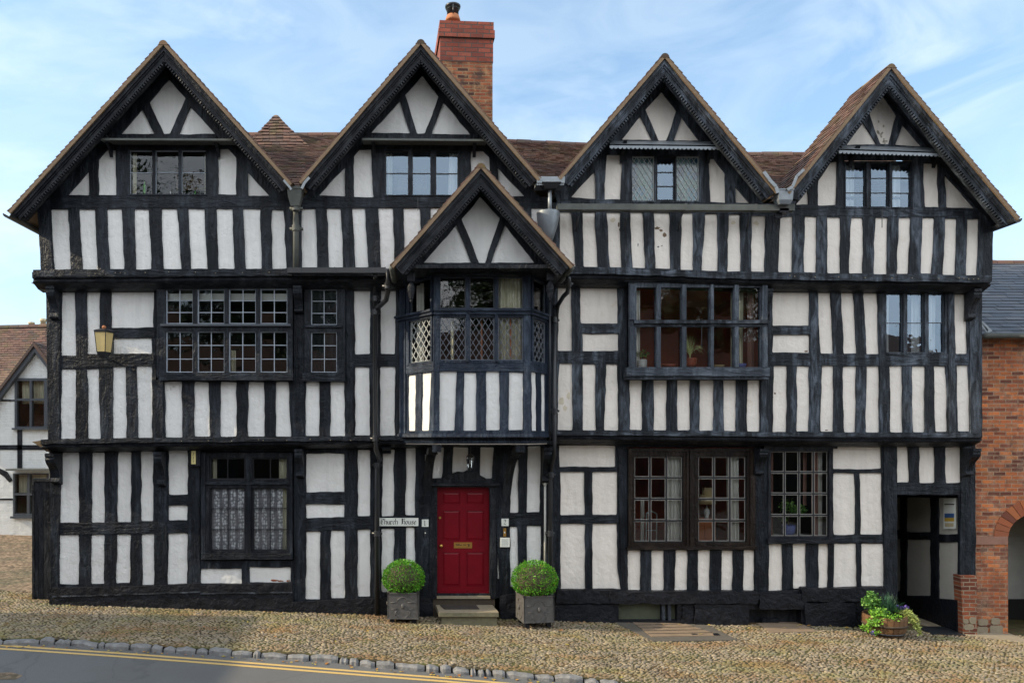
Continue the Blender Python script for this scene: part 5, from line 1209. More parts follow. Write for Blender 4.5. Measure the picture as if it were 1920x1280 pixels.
# ================================================================== SIGNS, LANTERNS, STEP
GLY = {'C': [[(.50,.76),(.34,1),(.08,.84),(.02,.24),(.22,0),(.52,.2)],[(.22,.74),(.22,.3)]], 'h': [[(0,1),(0,.0)],[(0,.45),(.2,.6),(.35,.48),(.35,.1),(.26,-.1)]],
 'u': [[(0,.6),(0,.12),(.12,0),(.35,.12)],[(.35,.6),(.35,.1),(.45,0)]], 'r': [[(0,.6),(0,.08),(.1,0)],[(0,.45),(.15,.6),(.28,.5)]], 'c': [[(.3,.5),(.15,.6),(0,.48),(0,.12),(.12,0),(.3,.1)]],
 'o': [[(.15,.6),(0,.48),(0,.12),(.17,0),(.35,.12),(.35,.48),(.15,.6)]], 's': [[(.3,.52),(.12,.6),(0,.45),(.28,.2),(.15,0),(0,.1)]], 'e': [[(.0,.3),(.3,.44),(.15,.6),(0,.48),(0,.12),(.12,0),(.3,.1)]],
 'H': [[(-.12,.84),(.04,1),(.04,.06),(-.08,0)],[(.17,.92),(.17,.08)],[(.17,.52),(.38,.66),(.52,.5),(.52,.1),(.40,-.1)],[(.04,1.0),(.3,.86),(.50,1.04)],[(.50,1.02),(.50,.8)]],
 '1': [[(.0,.8),(.15,1),(.15,.05)],[(0,0),(.32,0)]], '2': [[(0,.8),(.15,1),(.35,.85),(.3,.55),(0,.05)],[(0,.05),(.2,.1),(.4,0)]], '3': [[(0,.9),(.2,1),(.35,.8),(.15,.55),(.38,.3),(.2,0),(0,.12)]], '7': [[(0,.95),(.38,.95),(.12,0)]]}
def write(mb, m, text, x, y, size, adv, nib=0.13, ang=40, off=0.008):
    """broad-nib lettering: x, y = left end of the base line in photo pixels"""
    nx, ny = math.cos(R(ang))*nib/2, math.sin(R(ang))*nib/2
    for chh in text:
        if chh == ' ': x += adv*size*0.75; continue
        for st in GLY[chh]:
            for (ax, ay), (bx, by) in zip(st, st[1:]):
                q = [(ax-nx, ay-ny), (ax+nx, ay+ny), (bx+nx, by+ny), (bx-nx, by-ny)]
                cr = (q[1][0]-q[0][0])*(q[2][1]-q[1][1]) - (q[1][1]-q[0][1])*(q[2][0]-q[1][0])
                if cr < 0: q = q[::-1]
                w_ = [(x + a*size, y - b*size) for a, b in q]
                hexa(mb, [m(a, b, off + 0.002) for a, b in w_], [m(a, b, off - 0.001) for a, b in w_])
        x += adv*size*(1.25 if chh in 'CH' else (0.8 if chh in 'rcs' else 1))
def sign(name, m, r, label, parts, mat='sign_white', off=0.03, th=0.03, cat='sign'):
    root = empty(name); tag(root, label, cat)
    mb = MB(); pbox(mb, m, *r, off - th, off); mb.build('board', M[mat], root)
    for nm, fn, mt_ in parts:
        mb = MB(); fn(mb); mb.build(nm, M[mt_], root)
    return root
sign('house_name_sign', m0, (711.5,970.3,784.5,985.3), 'long white name board lettered Church House in black letter', [('lettering', lambda mb: (write(mb, m0, 'Church', 714.5, 982, 10.5, 0.535, off=0.032), write(mb, m0, 'House', 753.5, 982, 10.5, 0.55, off=0.032)), 'ink')])
sign('number_sign', m0, (791,973,803.5,986.5), 'small white tile with the number 1, left of the crimson door', [('numeral', lambda mb: write(mb, m0, '1', 795, 984, 9, 0.5, off=0.047), 'ink')], off=0.045)
sign('number_sign', m0, (940,971.5,953.3,985), 'small white tile with the number 2, right of the crimson door', [('numeral', lambda mb: write(mb, m0, '2', 944.5, 982.5, 9, 0.5, off=0.047), 'ink')], off=0.045)
def notl(mb):
    for j in range(8):
        y = 1009.5 + j*1.75; x = 940
        while x < 952:
            l = random.uniform(1, 3.4); pbox(mb, m0, x, y, min(x+l, 952.5), y+.6, 0.03, 0.0465); x += l + 0.7
sign('notice_plate', m0, (937.5,1007,955.3,1024.3), 'square white notice of small faint print, right of the crimson door', [('lettering', notl, 'ink_soft')], off=0.045)
def n337(mb):
    for i, c_ in enumerate('337'): write(mb, plane(-.08), c_, 362.3, 853 + i*7.3, 5.2, 0.5, nib=.17, off=0.033)
sign('alarm_box', plane(-.08), (356,843.5,376,873), 'black box with a yellow strip numbered 337, beside the lace-curtained window', [('number_strip', lambda mb: pbox(mb, plane(-.08), 359.8, 845, 368, 869.5, 0.03, 0.0325), 'sign_yellow'), ('numerals', n337, 'ink')], mat='deep', th=0.10, cat='box')
bell = empty('doorbell'); tag(bell, 'narrow brass bell plate under the number 2 tile', 'doorbell')
mb = MB(); pbox(mb, m0, 943.5, 989.5, 948.6, 1004.5, 0.0, 0.045); mb.build('back_plate', M['brass'], bell)
mb = MB(); tube(mb, [m0(945.6, 997, 0.04), m0(945.6, 997, 0.06)], 0.013, 10); mb.build('push_button', M['china'], bell)
bell = empty('doorbell'); tag(bell, 'small dark bell pull under the number 1 tile', 'doorbell')
mb = MB(); pbox(mb, m0, 795.6, 993, 799.2, 1005, 0.0, 0.035); mb.build('back_plate', M['iron'], bell)
mb = MB(); tube(mb, [m0(797.4, 998, 0.03), m0(797.4, 998, 0.055)], 0.010, 10); mb.build('push_button', M['sign_white'], bell)

# big yellowed lantern on the left wall
lan = empty('wall_lantern'); tag(lan, 'large yellowed tapering lantern with a black lid on the left end of the house', 'lantern')
Yl = -0.62; c0 = P(194, 672, Yl); zt, zb = P(0, 624, Yl).z, P(0, 660, Yl).z
def frus(mb, cx, cy, r0, r1, z0, z1, n=6, ph=0.2):
    a = [(cx + r0*math.cos(ph+2*math.pi*k/n), cy + r0*math.sin(ph+2*math.pi*k/n), z0) for k in range(n)]; b = [(cx + r1*math.cos(ph+2*math.pi*k/n), cy + r1*math.sin(ph+2*math.pi*k/n), z1) for k in range(n)]
    mb.add(a + b, [(k, (k+1) % n, n+(k+1) % n, n+k) for k in range(n)] + [tuple(range(n-1,-1,-1)), tuple(range(n, 2*n))], None, .5)
mb = MB(); frus(mb, c0.x, Yl, .125, .168, zb, zt, 5, .3); mb.build('glass_panels', M['lantern'], lan)
mb = MB(); frus(mb, c0.x, Yl, .18, .185, zt, zt + .035, 5, .3); frus(mb, c0.x, Yl, .18, .07, zt + .035, zt + .07, 5, .3); mb.build('lid', M['iron'], lan)
mb = MB(); ball(mb, (c0.x + .01, Yl, zt + .10), .035); mb.build('finial', M['pot_clay'], lan, True)
mb = MB(); frus(mb, c0.x, Yl, .12, .135, zb - .03, zb, 5, .3); frus(mb, c0.x, Yl, .06, .12, zb - .10, zb - .03, 5, .3); tube(mb, [(c0.x + .02, Yl, zb - .07), (c0.x + .03, -.45, zb - .14), (c0.x + .04, -.31, zb - .12)], .02, 8)
for k in range(5):
    an = .3 + 2*math.pi*k/5; tube(mb, [(c0.x + .126*math.cos(an), Yl + .126*math.sin(an), zb), (c0.x + .169*math.cos(an), Yl + .169*math.sin(an), zt)], .007, 5)
mb.build('bracket', M['iron'], lan)
# little lantern over the door
lan = empty('porch_lantern'); tag(lan, 'small black glazed lantern hanging under the bay above the crimson door', 'lantern')
Yl = -0.5; c0 = P(882, 866, Yl); s = .052
mb = MB(); ball(mb, (c0.x, Yl, c0.z), .022, sz=1.8); mb.build('bulb', M['clearglass'], lan, True)
mb = MB(); frus(mb, c0.x, Yl, .085, .03, c0.z + .09, c0.z + .15, 6); frus(mb, c0.x, Yl, .045, .05, c0.z - .12, c0.z - .10, 6); tube(mb, [(c0.x, Yl, c0.z + .15), (c0.x, Yl, P(0, 838, Yl).z)], .008, 6); ball(mb, (c0.x, Yl, c0.z - .14), .014)
for k in range(6):
    an = .2 + 2*math.pi*k/6; tube(mb, [(c0.x + .046*math.cos(an), Yl + .046*math.sin(an), c0.z - .10), (c0.x + .075*math.cos(an), Yl + .075*math.sin(an), c0.z + .09)], .006, 5)
mb.build('lantern_frame', M['iron'], lan)
mb = MB(); frus(mb, c0.x, Yl, .045, .073, c0.z - .098, c0.z + .088, 6); mb.build('glass_panels', M['glass'], lan)

step = empty('doorstep'); tag(step, 'mossy sandstone step below the crimson door', 'step')
zs = P(0, 1147, -0.62).z
def sk(x, y): return x + 0.0*y
a = [P(818, 1134, -0.04), P(921, 1134, -0.04)]; x0, x1 = P(828,0,-.62).x - .05, P(935,0,-.62).x + 0.0
mb = MB(); hexa(mb, [(x0, -.62, zs - .085), (x1, -.62, zs - .085), (x1, -.62, zs), (x0, -.62, zs)], [(x0 - .05, -.03, zs - .085), (x1 - .06, -.03, zs - .085), (x1 - .06, -.03, zs), (x0 - .05, -.03, zs)]); o = mb.build('step_slab', M['stone'], step)
mb = MB(); box(mb, x0 + .0, x1, -.625, -.60, zs - .08, zs - .012); mb.build('mossy_edge', M['moss_stone'], step)
mb = MB(); box(mb, x0 + .05, x1 - .03, -.57, -.03, zs - .5, zs - .087); mb.build('step_base', M['moss_stone'], step)
dm = MB(); hexa(dm, [(x0 + .11, -.42, zs), (x0 + .74, -.40, zs), (x0 + .74, -.40, zs + .015), (x0 + .11, -.42, zs + .015)], [(x0 + .03, -.10, zs), (x0 + .70, -.10, zs), (x0 + .70, -.10, zs + .015), (x0 + .03, -.10, zs + .015)])
for i in range(8): box(dm, x0 + .10 + i*.075, x0 + .105 + i*.075, -.39, -.12, zs + .015, zs + .019)
dmo = dm.build('doormat', M['mat']); tag(dmo, 'dark ribbed rubber mat lying on the sandstone doorstep', 'doormat')

# ================================================================== PASSAGE AT THE RIGHT END
XP = P(1797, 0, 0).x + 0.02
def mpas(px, py, off=0.0):
    f = (XP - CAMX)*100/(px - VX); return Vector((XP - off, 14*f - 14, CAMZ - (py-VY)/100*f))
pas = empty('passage', parent=house)
ol = [(1798,925),(1600,925),(1600,1160),(1798,1200)]
hl = [T(1759,1796,1759,1796,933,1001), T(1759,1796,1759,1796,1016,1124), T(1699,1744,1699,1744,932,997), T(1699,1744,1699,1744,1011,1116), T(1650,1688,1650,1688,932,993), T(1650,1688,1650,1688,1009,1108)]
mb = MB(); sheet(mb, mpas, ol, [wobble(h, .8, 8, 1) for h in hl], 0.0, 0.03); mb.build('timber_frame', M['deep'], pas)
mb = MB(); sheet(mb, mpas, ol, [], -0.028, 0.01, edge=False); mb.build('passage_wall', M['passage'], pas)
mb = MB(); sheet(mb, mpas, [(1799,1124),(1640,1112),(1640,1190),(1799,1215)], [], 0.05, 0.05, grid=9); mb.build('plinth', M['plinth'], pas)
xa = P(1682, 0, 0).x - .15; zc = P(0, 927, 0).z + .01
mb = MB(); box(mb, xa - .05, xa, .05, 7, -.8, zc); box(mb, xa, XP, 4.2, 4.3, -.8, zc); box(mb, xa - .1, XP + .2, .05, 7, zc, zc + .06); mb.build('passage_lining', M['room_dark'], pas)
po = empty('poster'); tag(po, 'white poster with blue and yellow bands pinned inside the dark passage', 'poster')
mb = MB(); pbox(mb, mpas, 1770, 934, 1793, 991, 0.004, 0.010); mb.build('sheet', M['sign_white'], po)
mb = MB(); pbox(mb, mpas, 1772, 962, 1790, 970, 0.01, 0.012); mb.build('blue_band', M['blue_paper'], po)
mb = MB(); pbox(mb, mpas, 1772, 970, 1790, 977, 0.01, 0.012); mb.build('yellow_band', M['yellow_paper'], po)
mb = MB(); pbox(mb, mpas, 1773, 980, 1789, 987, 0.01, 0.012); mb.build('buff_band', M['buff'], po)
mb = MB(); pbox(mb, mpas, 1772, 944, 1790, 946, 0.01, 0.012); mb.build('dark_band', M['ink'], po)

# ================================================================== BRICK HOUSE ON THE RIGHT
bh = empty('brick_house'); tag(bh, 'old orange brick house with a slate roof and an archway, at the right edge', 'house')
mB = plane(0.06)
arch = [(1890,1240),(1890,1006)] + [(1950 - 60*math.cos(R(a)), 1006 - 46*math.sin(R(a))) for a in range(10, 180, 10)] + [(2010,1006),(2010,1240)]
mb = MB(); sheet(mb, mB, [(1815,632),(2300,632),(2300,1260),(1815,1230)], [arch], 0.0, 0.45, 'v'); mb.build('wall', M['brick'], bh)
mb = MB()
for i in range(17):
    a0, a1 = R(i*180/17 + .5), R((i+1)*180/17 - .5); pts = []
    for rr, a in ((0, a0), (0, a1), (1, a1), (1, a0)): pts.append((1950 - (60 + rr*27)*math.cos(a), 1006 - (46 + rr*27)*math.sin(a)))
    hexa(mb, [mB(x, y, .012) for x, y in pts], [mB(x, y, -.1) for x, y in pts], [(x/300 + i, y/900) for x, y in pts]*2, random.random())
recalc(mb.build('arch_voussoirs', M['brick_one'], bh))
mb = MB(); pbox(mb, mB, 1829, 1005, 1888, 1020, 0, 0.02); mb.build('impost', M['impost'], bh)
mb = MB(); q = P(1800, 1078, -.12); r = P(1832, 1185, -.12)
sheet(mb, plane(-.12), [(1801,1079),(1832,1079),(1832,1215),(1806,1208),(1804,1130)], [], 0, 0.2); mb.build('pier', M['brick_pier'], bh)
for x, y, w_, h_ in ((1806,1160,10,8),(1818,1157,12,12),(1834,1160,18,12),(1858,1158,16,12),(1832,1174,20,12),(1856,1172,24,16),(1808,1170,18,10),(1838,1188,30,14)):
    mb = MB(); sheet(mb, plane(-.125 if x < 1826 else 0.05), wobble(rect(x, y, x+w_, y+h_), .8, 5, 2.5), [], 0.01, .05); mb.build('base_stone', M['stone'], bh)
mb = MB(); x0, x1 = P(1880,0,0).x, P(2020,0,0).x
box(mb, x0 - .4, x1 + .6, 1.3, 1.4, -1, 3.0); mb.build('archway_wall', M['greywash'], bh)
mb = MB(); box(mb, x0 - .5, x0 - .4, .3, 2.5, -1, 3); box(mb, x1 + .6, x1 + .7, .3, 2.5, -1, 3); box(mb, x0 - .5, x1 + .7, .5, 2.5, 2.2, 2.3); box(mb, x0 - .5, x1 + .6, 1.23, 1.29, -1, .0); mb.build('archway_lining', M['room_dark'], bh)
e0, e1 = P(1832, 628, -.16), P(2300, 628, -.16); r0, r1 = P(1848, 493, 4.2), P(2300, 493, 4.2); r0.x = e0.x
e0.x += .05
mb = MB(); tiles(mb, e0, e1, r1, r0, tw=.36, gauge=.215, th=.010, lift=.010, jit=.004); recalc(mb.build('slate_roof', M['slate'], bh))
mb = MB(); ridge(mb, r0, r1, .11, .4); recalc(mb.build('ridge_tiles', M['tile'], bh))
mb = MB(); slab(mb, [e0, e1, r1, r0], Vector((0, -.5, .8)), .05); slab(mb, [r0, r1, r1 + Vector((0, 3, -2)), r0 + Vector((0, 3, -2))], Vector((0, .5, .8)), .05); box(mb, e0.x + .2, e1.x, 2.6, 7, -1, 5.0); mb.build('roof_deck', M['mortar'], bh)
mb = MB(); a, b = P(1846, 629, -.24), P(2300, 629, -.24); tube(mb, [a, b], .05, 10); mb.build('gutter', M['gutter_grey'], bh, True)
mb = MB(); mm = plane(-.22)
for q in ([(1834,606),(1838,603),(1852,618),(1850,624)], [(1838,603),(1842,602),(1860,620),(1852,624)]): hexa(mb, [mm(x, y, .012) for x, y in q][::-1], [mm(x, y, 0) for x, y in q][::-1])
recalc(mb.build('lead_flashing', M['lead'], bh))

# ================================================================== WHITE COTTAGE UP THE LANE
ct = empty('white_cottage'); tag(ct, 'whitewashed brick cottage with black timbers and a tiled gable, behind the left end', 'house')
mC = plane(8.0); mCo = plane(7.92)
w1, w2_ = (29,709,90,803), (26,887,92,968)
mb = MB(); sheet(mb, mC, [(68,650),(170,786),(170,1030),(-160,1030),(-160,840),(-72,840)], [rect(*w1), rect(*w2_)], 0, .06); mb.build('wall', M['cottage_wall'], ct)
def cwin(r, cols, rows, nm):
    w = empty('window', parent=ct); mb = MB(); sheet(mb, mC, rect(*r), [rect(c0, a, c1, b) for a, b in rows for c0, c1 in cols], .05, .12); pbox(mb, mC, r[0]-3, r[3]-1, r[2]+2, r[3]+2.5, 0, .12, 'h'); mb.build('frame', M['greyframe'], w)
    gl = MB(); q = [(r[0],r[3]),(r[2],r[3]),(r[2],r[1]),(r[0],r[1])]; gl.add([mC(x, y, -.03) for x, y in q], [(0,1,2,3)]); gl.build('pane', M['glass'], w)
    mb = MB(); a = [mC(x, y, -.06) for x, y in q]; b = [v + Vector((0, 1.5, 0)) for v in a]; mb.add(a + b, [(4,5,6,7),(0,1,5,4),(1,2,6,5),(2,3,7,6),(3,0,4,7)]); mb.build('interior_wall', M['room_dark'], w)
cwin(w1, [(33,57),(61,84)], [(714,747),(751,799)], 'upper'); cwin(w2_, [(29,52),(57,90)], [(889,924),(928,962)], 'lower')
curtain(mC, 34, 84, 712, 756, 'cur_cream', 'swagged cream blind in the cottage upper window', -.2, 4, .03, cat='blind', name='window_blind')
curtain(mC, 29, 90, 888, 924, 'cur_cream', 'plain cream blind in the cottage lower window', -.2, 2, .01, cat='blind', name='window_blind')
mb = MB()
for q in ((-160,834,170,843),(33,803,42,878),(-160,749,29,752),(-160,934,25,937)): pbox(mb, mC, *q, 0, .02, 'h' if q[2]-q[0] > 60 else 'v')
for q in ([(-30,870),(-4,876),(14,884),(24,900),(18,904),(8,893),(-6,884),(-30,880)],): sheet(mb, mC, q, [], .02, .02)
mb.build('timber_frame', M['black'], ct)
mb = MB(); a, b = P(12, 880, 7.6), P(95, 878, 7.6); box(mb, a.x, b.x, 7.55, 8, a.z - .03, a.z + .02); mb.build('lead_canopy', M['gutter_grey'], ct)
A_, L_, R_ = (68,642), (-75,832), (175,784)
for F in (L_, R_):
    mb = MB(); strip(mb, mCo, A_, F, 4, 11, -.05, .10, 0); recalc(mb.build('bargeboard', M['greyframe'], ct))
    mb = MB(); strip(mb, mCo, A_, F, 0, 4.5, -.3, .16, 0); recalc(mb.build('verge_tiles', M['tile'], ct))
    a, f = mCo(*A_, .1), mCo(*F, .1); mb = MB(); q = [f, a, a + Vector((0, 3, 0)), f + Vector((0, 3, 0))]
    if F is L_: tiles(mb, q[3], q[0], q[1], q[2])
    else: tiles(mb, q[0], q[3], q[2], q[1])
    recalc(mb.build('tiled_slope', M['tile'], ct))
e0, e1, r1, r0 = P(-160, 800, 8.6), P(200, 800, 8.6), P(200, 609, 12), P(-160, 616, 12)
r0 = P(-160, 617, 12); mb = MB(); tiles(mb, e0, e1, r1, r0, tw=.2, gauge=.13); recalc(mb.build('tiled_slope', M['tile'], ct))
mb = MB(); slab(mb, [e0, e1, r1, r0], Vector((0, -.5, .8)), .05); slab(mb, [r0, r1, r1 + Vector((0, 3, -2)), r0 + Vector((0, 3, -2))], Vector((0, .5, .8)), .05); box(mb, e0.x, e1.x, 8.7, 14, 0, 3.3); mb.build('roof_deck', M['mortar'], ct)
mb = MB(); ridge(mb, r0, r1, .12); recalc(mb.build('ridge_tiles', M['tile'], ct))
for px, py, h in ((59, 614, .2), (81, 612, .28)):
    q = P(px, py, 12.2); mb = MB(); lathe(mb, q.x, q.y, [(.09, q.z - .2), (.09, q.z + h*.6), (.10, q.z + h*.62), (.12, q.z + h*.75), (.10, q.z + h*.8), (.11, q.z + h*.95), (.05, q.z + h)], 12); mb.build('chimney_pot', M['buff'], ct, True)
# black side gate
gt = empty('side_gate'); tag(gt, 'tall black boarded gate closing the gap beside the house, left end', 'gate')
mm = plane(0.35); mb = MB()
for i in range(4): pbox(mb, mm, 62 + i*10, 902, 71.4 + i*10, 1124, -.05, 0.0)
mb.build('boards', M['deep'], gt)
mb = MB(); pbox(mb, mm, 62, 897, 100, 902, -.08, .03, 'h'); pbox(mb, mm, 61, 900, 65, 1124, -.05, .02); mb.build('gate_frame', M['deep'], gt)
mb = MB(); pbox(mb, mm, 60, 908, 63, 914, -.02, .04); pbox(mb, mm, 60, 916, 63, 922, -.02, .04); mb.build('hinge', M['iron'], gt)

# ================================================================== GROUND
def gsheet(name, poly_fn, mat, dz, nx, ny, X0, X1, Y0, Y1, kind='structure', label=None):
    mb = MB(); vs = []
    for j in range(ny+1):
        for i in range(nx+1):
            x = X0 + (X1-X0)*i/nx; y = poly_fn(x, j/ny) if poly_fn else Y0 + (Y1-Y0)*j/ny; vs.append((x, y, GZ(x, y) + dz))
    mb.add(vs, [(j*(nx+1)+i, j*(nx+1)+i+1, (j+1)*(nx+1)+i+1, (j+1)*(nx+1)+i) for j in range(ny) for i in range(nx)])
    o = mb.build(name, M[mat]); o['kind'] = kind
    return o
kpx = [(-300,1180),(-120,1190),(0,1199),(96,1197),(219,1207),(361,1215),(527,1225),(611,1230),(705,1240),(789,1247),(894,1255),(975,1261),(1080,1270),(1180,1281),(1400,1306),(1800,1350)]
kp = [G(x, y) for x, y in kpx]; kp = [Vector((-60, kp[0].y + .4, 0))] + kp + [Vector((60, -9, 0))]
def kerbY(x):
    for a, b in zip(kp, kp[1:]):
        if a.x <= x <= b.x: return a.y + (b.y-a.y)*(x-a.x)/(b.x-a.x)
    return kp[-1].y
gr = MB(); gs = [-1500,-400,-120,-60,-30,-18,-12,-8,-4,0,4,8,12,18,30,60,120,400,1500]
vs = [(x, y, GZ(x, y) - .16) for y in gs for x in gs]; n = len(gs)
gr.add(vs, [(j*n+i, j*n+i+1, (j+1)*n+i+1, (j+1)*n+i) for j in range(n-1) for i in range(n-1)]); o = gr.build('ground', M['earth']); o['kind'] = 'structure'
road = gsheet('road', lambda x, t: -20 + (kerbY(x) - .02 + 20)*t, 'asphalt', -.07, 120, 40, -50, 50, 0, 0)
pav = gsheet('pavement', lambda x, t: kerbY(x) + .02 + (9 - kerbY(x))*t, 'earth', 0.0, 160, 60, -45, 45, 0, 0)
lane = gsheet('lane', None, 'gravel', .012, 12, 20, -30, -9.3, .9, 9)
# yellow lines
for d0 in ((1208,1214,1238,1244),):
    pass
def yline(name, dpx):
    mb = MB(); pts = []
    base_ = [(-300,1186),(-100,1200),(0,1208),(220,1223),(420,1238),(560,1249),(700,1260),(830,1270),(958,1281),(1150,1298),(1500,1330)]
    c = [G(x, y + dpx, -.07) for x, y in base_]; a = []; b = []
    for i, p in enumerate(c):
        d = (c[min(i+1, len(c)-1)] - c[max(i-1, 0)]); d.z = 0; d.normalize(); nn = Vector((-d.y, d.x, 0))*.037
        a.append(p + nn); b.append(p - nn)
    vs = []; N_ = 0
    for i in range(len(c)-1):
        for k in range(6):
            t = k/6; A2, B2 = a[i].lerp(a[i+1], t), b[i].lerp(b[i+1], t)
            for v in (A2, B2): v.z = GZ(v.x, v.y) - .07 + .004; v.y += .003*noise.noise(v*9); vs.append(v)
    n = len(vs)//2; mb.add(vs, [(2*i+1, 2*i+3, 2*i+2, 2*i) for i in range(n-1)]); o = mb.build('road_marking', M['line']); o['kind'] = 'structure'
yline('', 0.4); yline('', 6.6)
# granite kerb of uneven stones
mb = MB(); x = -11.5
while x < 6.5:
    l = random.uniform(.18, .46)*random.choice((.55, 1, 1, 1.15)); g = .012; wv_ = []
    hh_ = random.uniform(-.012, .018); dd = random.uniform(-.02, .02); n = 4; ring = []
    for i in range(n+1):
        xx = x + g + (l-2*g)*i/n; e = .028 if i in (0, n) else 0; y = kerbY(xx) + dd
        j1, j2 = random.uniform(-.014, .014), random.uniform(-.014, .014); zt = GZ(xx, y) + .012 + hh_ + random.uniform(-.012, .012) - e*.8
        ring.append([(xx, y - .075 + j1 + e, GZ(xx, y) - .15), (xx, y - .075 + j1 + e, zt - .03), (xx, y - .05 + j1 + e*.6, zt), (xx, y + .02 + j2, zt + .004), (xx, y + .05 + j2 - e, zt - .02), (xx, y + .05 + j2 - e, GZ(xx, y) - .1)])
    vs = [v for r_ in ring for v in r_]; fs = []
    for i in range(n):
        for k2 in range(5): fs.append((6*i+k2, 6*i+6+k2, 6*i+7+k2, 6*i+k2+1))
    fs += [(0,1,2,3,4,5), tuple(6*n + k2 for k2 in (5,4,3,2,1,0))]
    mb.add(vs, fs, None, random.random()); x += l
o = recalc(mb.build('kerb', M['kerb'])); o['kind'] = 'structure'
# cobbles: real stones set in the joint earth
avoid = []
def cobbles(X0, X1, Yfun0, Yfun1, sx, sy, name, rise=.024):
    mb = MB(); y0min = -4.4; j = 0; y = y0min; V_ = []; F_ = []; Cc = []
    ring = [(math.cos(2*math.pi*k/7), math.sin(2*math.pi*k/7)) for k in range(7)]
    while y < .9:
        x = X0 + (sx/2 if j % 2 else 0)
        rowang = .25*noise.noise(Vector((0, y*1.3, 4)))
        while x < X1:
            cx = x + random.uniform(-.32, .32)*sx; cy = y + random.uniform(-.32, .32)*sy + .06*noise.noise(Vector((x*.8, y, 1)))
            if Yfun0(cx) + .10 < cy < Yfun1(cx) and not any(inside(cx, cy, a) for a in avoid):
                a = random.gauss(.1, .45) + rowang + .5*noise.noise(Vector((cx*.5, cy*.5, 0))); s = random.uniform(.58, 1.18); rx, ry = sx*.52*s, sy*.50*s*random.uniform(.85, 1.15)
                ca, sa = math.cos(a), math.sin(a); z = GZ(cx, cy) + random.uniform(-.006, .004); h = rise*random.uniform(.6, 1.15); tilt = random.uniform(-.2, .2); tl2 = random.uniform(-.2, .2); b = len(V_)
                tone = min(1, max(0, random.gauss(.5, .24)))
                for r_, hz in ((1.0, -.012), (.82, h*.62), (.45, h)):
                    for (ux, uy) in ring:
                        jx = rx*r_*ux*random.uniform(.9, 1.1); jy = ry*r_*uy*random.uniform(.9, 1.1)
                        V_.append((cx + jx*ca - jy*sa, cy + jx*sa + jy*ca, z + hz + (jx*tilt + jy*tl2)*(hz > 0))); Cc.append(tone)
                for q_ in (0, 7):
                    for k in range(7): F_.append((b+q_+k, b+q_+(k+1) % 7, b+q_+7+(k+1) % 7, b+q_+7+k))
                F_.append(tuple(b+14+k for k in range(7)))
            x += sx
        y += sy*.93; j += 1
    mb.v = V_; mb.f = F_; mb.uv = [(v[0], v[1]) for v in V_]; mb.c = Cc
    o = mb.build(name, M['cobble'], None, True); o['kind'] = 'structure'; return o
def gp_(*pts): return [(G(x, y).x, G(x, y).y) for x, y in pts]
hatch = gp_((1150,1166),(1275,1163),(1330,1176),(1385,1203),(1225,1203)); avoid.append(hatch)
hatch2 = gp_((1418,1174),(1502,1172),(1530,1192),(1447,1192)); avoid.append(hatch2)
hatch3 = gp_((1718,1178),(1772,1177),(1812,1194),(1748,1193)); avoid.append(hatch3)
slabs = gp_((1700,1150),(1790,1150),(1925,1200),(1925,1206),(1820,1193),(1720,1172)); avoid.append(slabs)
cobbles(-12.0, 10.6, kerbY, lambda x: (.9 if x < -9.35 else .30 if x < -8.62 else -.06), .074, .047, 'cobbles', .0145)
def flat(name, poly, mat, dz, th, label, cat):
    mb = MB(); n = len(poly); a = [(x, y, GZ(x, y) + dz) for x, y in poly]; b = [(x, y, z - th) for x, y, z in a]
    mb.add(a + b, [tuple(range(n)), tuple(range(2*n-1, n-1, -1))] + [(i, n+i, n+(i+1) % n, (i+1) % n) for i in range(n)], None, .5); o = recalc(mb.build(name, M[mat]))
    if cat: tag(o, label, cat)
    else: o['kind'] = 'structure'
    return o
ht = empty('cellar_hatch'); tag(ht, 'large worn cellar hatch set in the cobbles below the double window', 'hatch')
for nm, pts, mat_, dz in (('surround', hatch, 'dark_flag', .012), ('hatch_cover', gp_((1186,1168),(1268,1166),(1352,1195),(1222,1195)), 'pine_hatch', .022)):
    o = flat(nm, pts, mat_, dz, .06, None, None); del o['kind']; o.parent = ht
for k in range(1, 5):
    t = k/5; o = flat('board_gap', gp_((1186+36*t, 1168+27*t), (1268+84*t, 1166+29*t), (1268+84*t, 1166.7+29*t), (1186+36*t, 1168.7+27*t)), 'deep', .0245, .002, None, None); del o['kind']; o.parent = ht
for pts in (gp_((1296,1191),(1306,1191),(1309,1193),(1298,1193)), gp_((1336,1191),(1346,1191),(1350,1195),(1339,1195))):
    o = flat('finger_slot', pts, 'deep', .026, .003, None, None); del o['kind']; o.parent = ht
flat('flagstone_cover', hatch2, 'pine_hatch', .015, .06, 'small brown flagstone in the cobbles below the four-light window', 'flagstone')
flat('manhole_cover', hatch3, 'iron', .015, .06, 'dark iron cover beside the barrel planter, before the passage', 'manhole cover')
flat('passage_flags', slabs, 'stone', .004, .06, None, None)
# worn patches in the asphalt
for pts in (gp_((-40,1252),(20,1250),(42,1256),(30,1263),(-40,1264)), gp_((180,1276),(215,1270),(290,1275),(350,1284),(180,1290))):
    mb = MB(); pp = wobble([(x*100, y*100) for x, y in pts], 1.2, 6, 2); vs = [(x/100, y/100, GZ(x/100, y/100) - .066) for x, y in pp]; mb.add(vs, [tuple(range(len(vs)))]); o = mb.build('road_patch', M['gravel']); o['kind'] = 'structure'
    for p in o.data.polygons:
        if p.normal.z < 0: o.data.flip_normals(); break
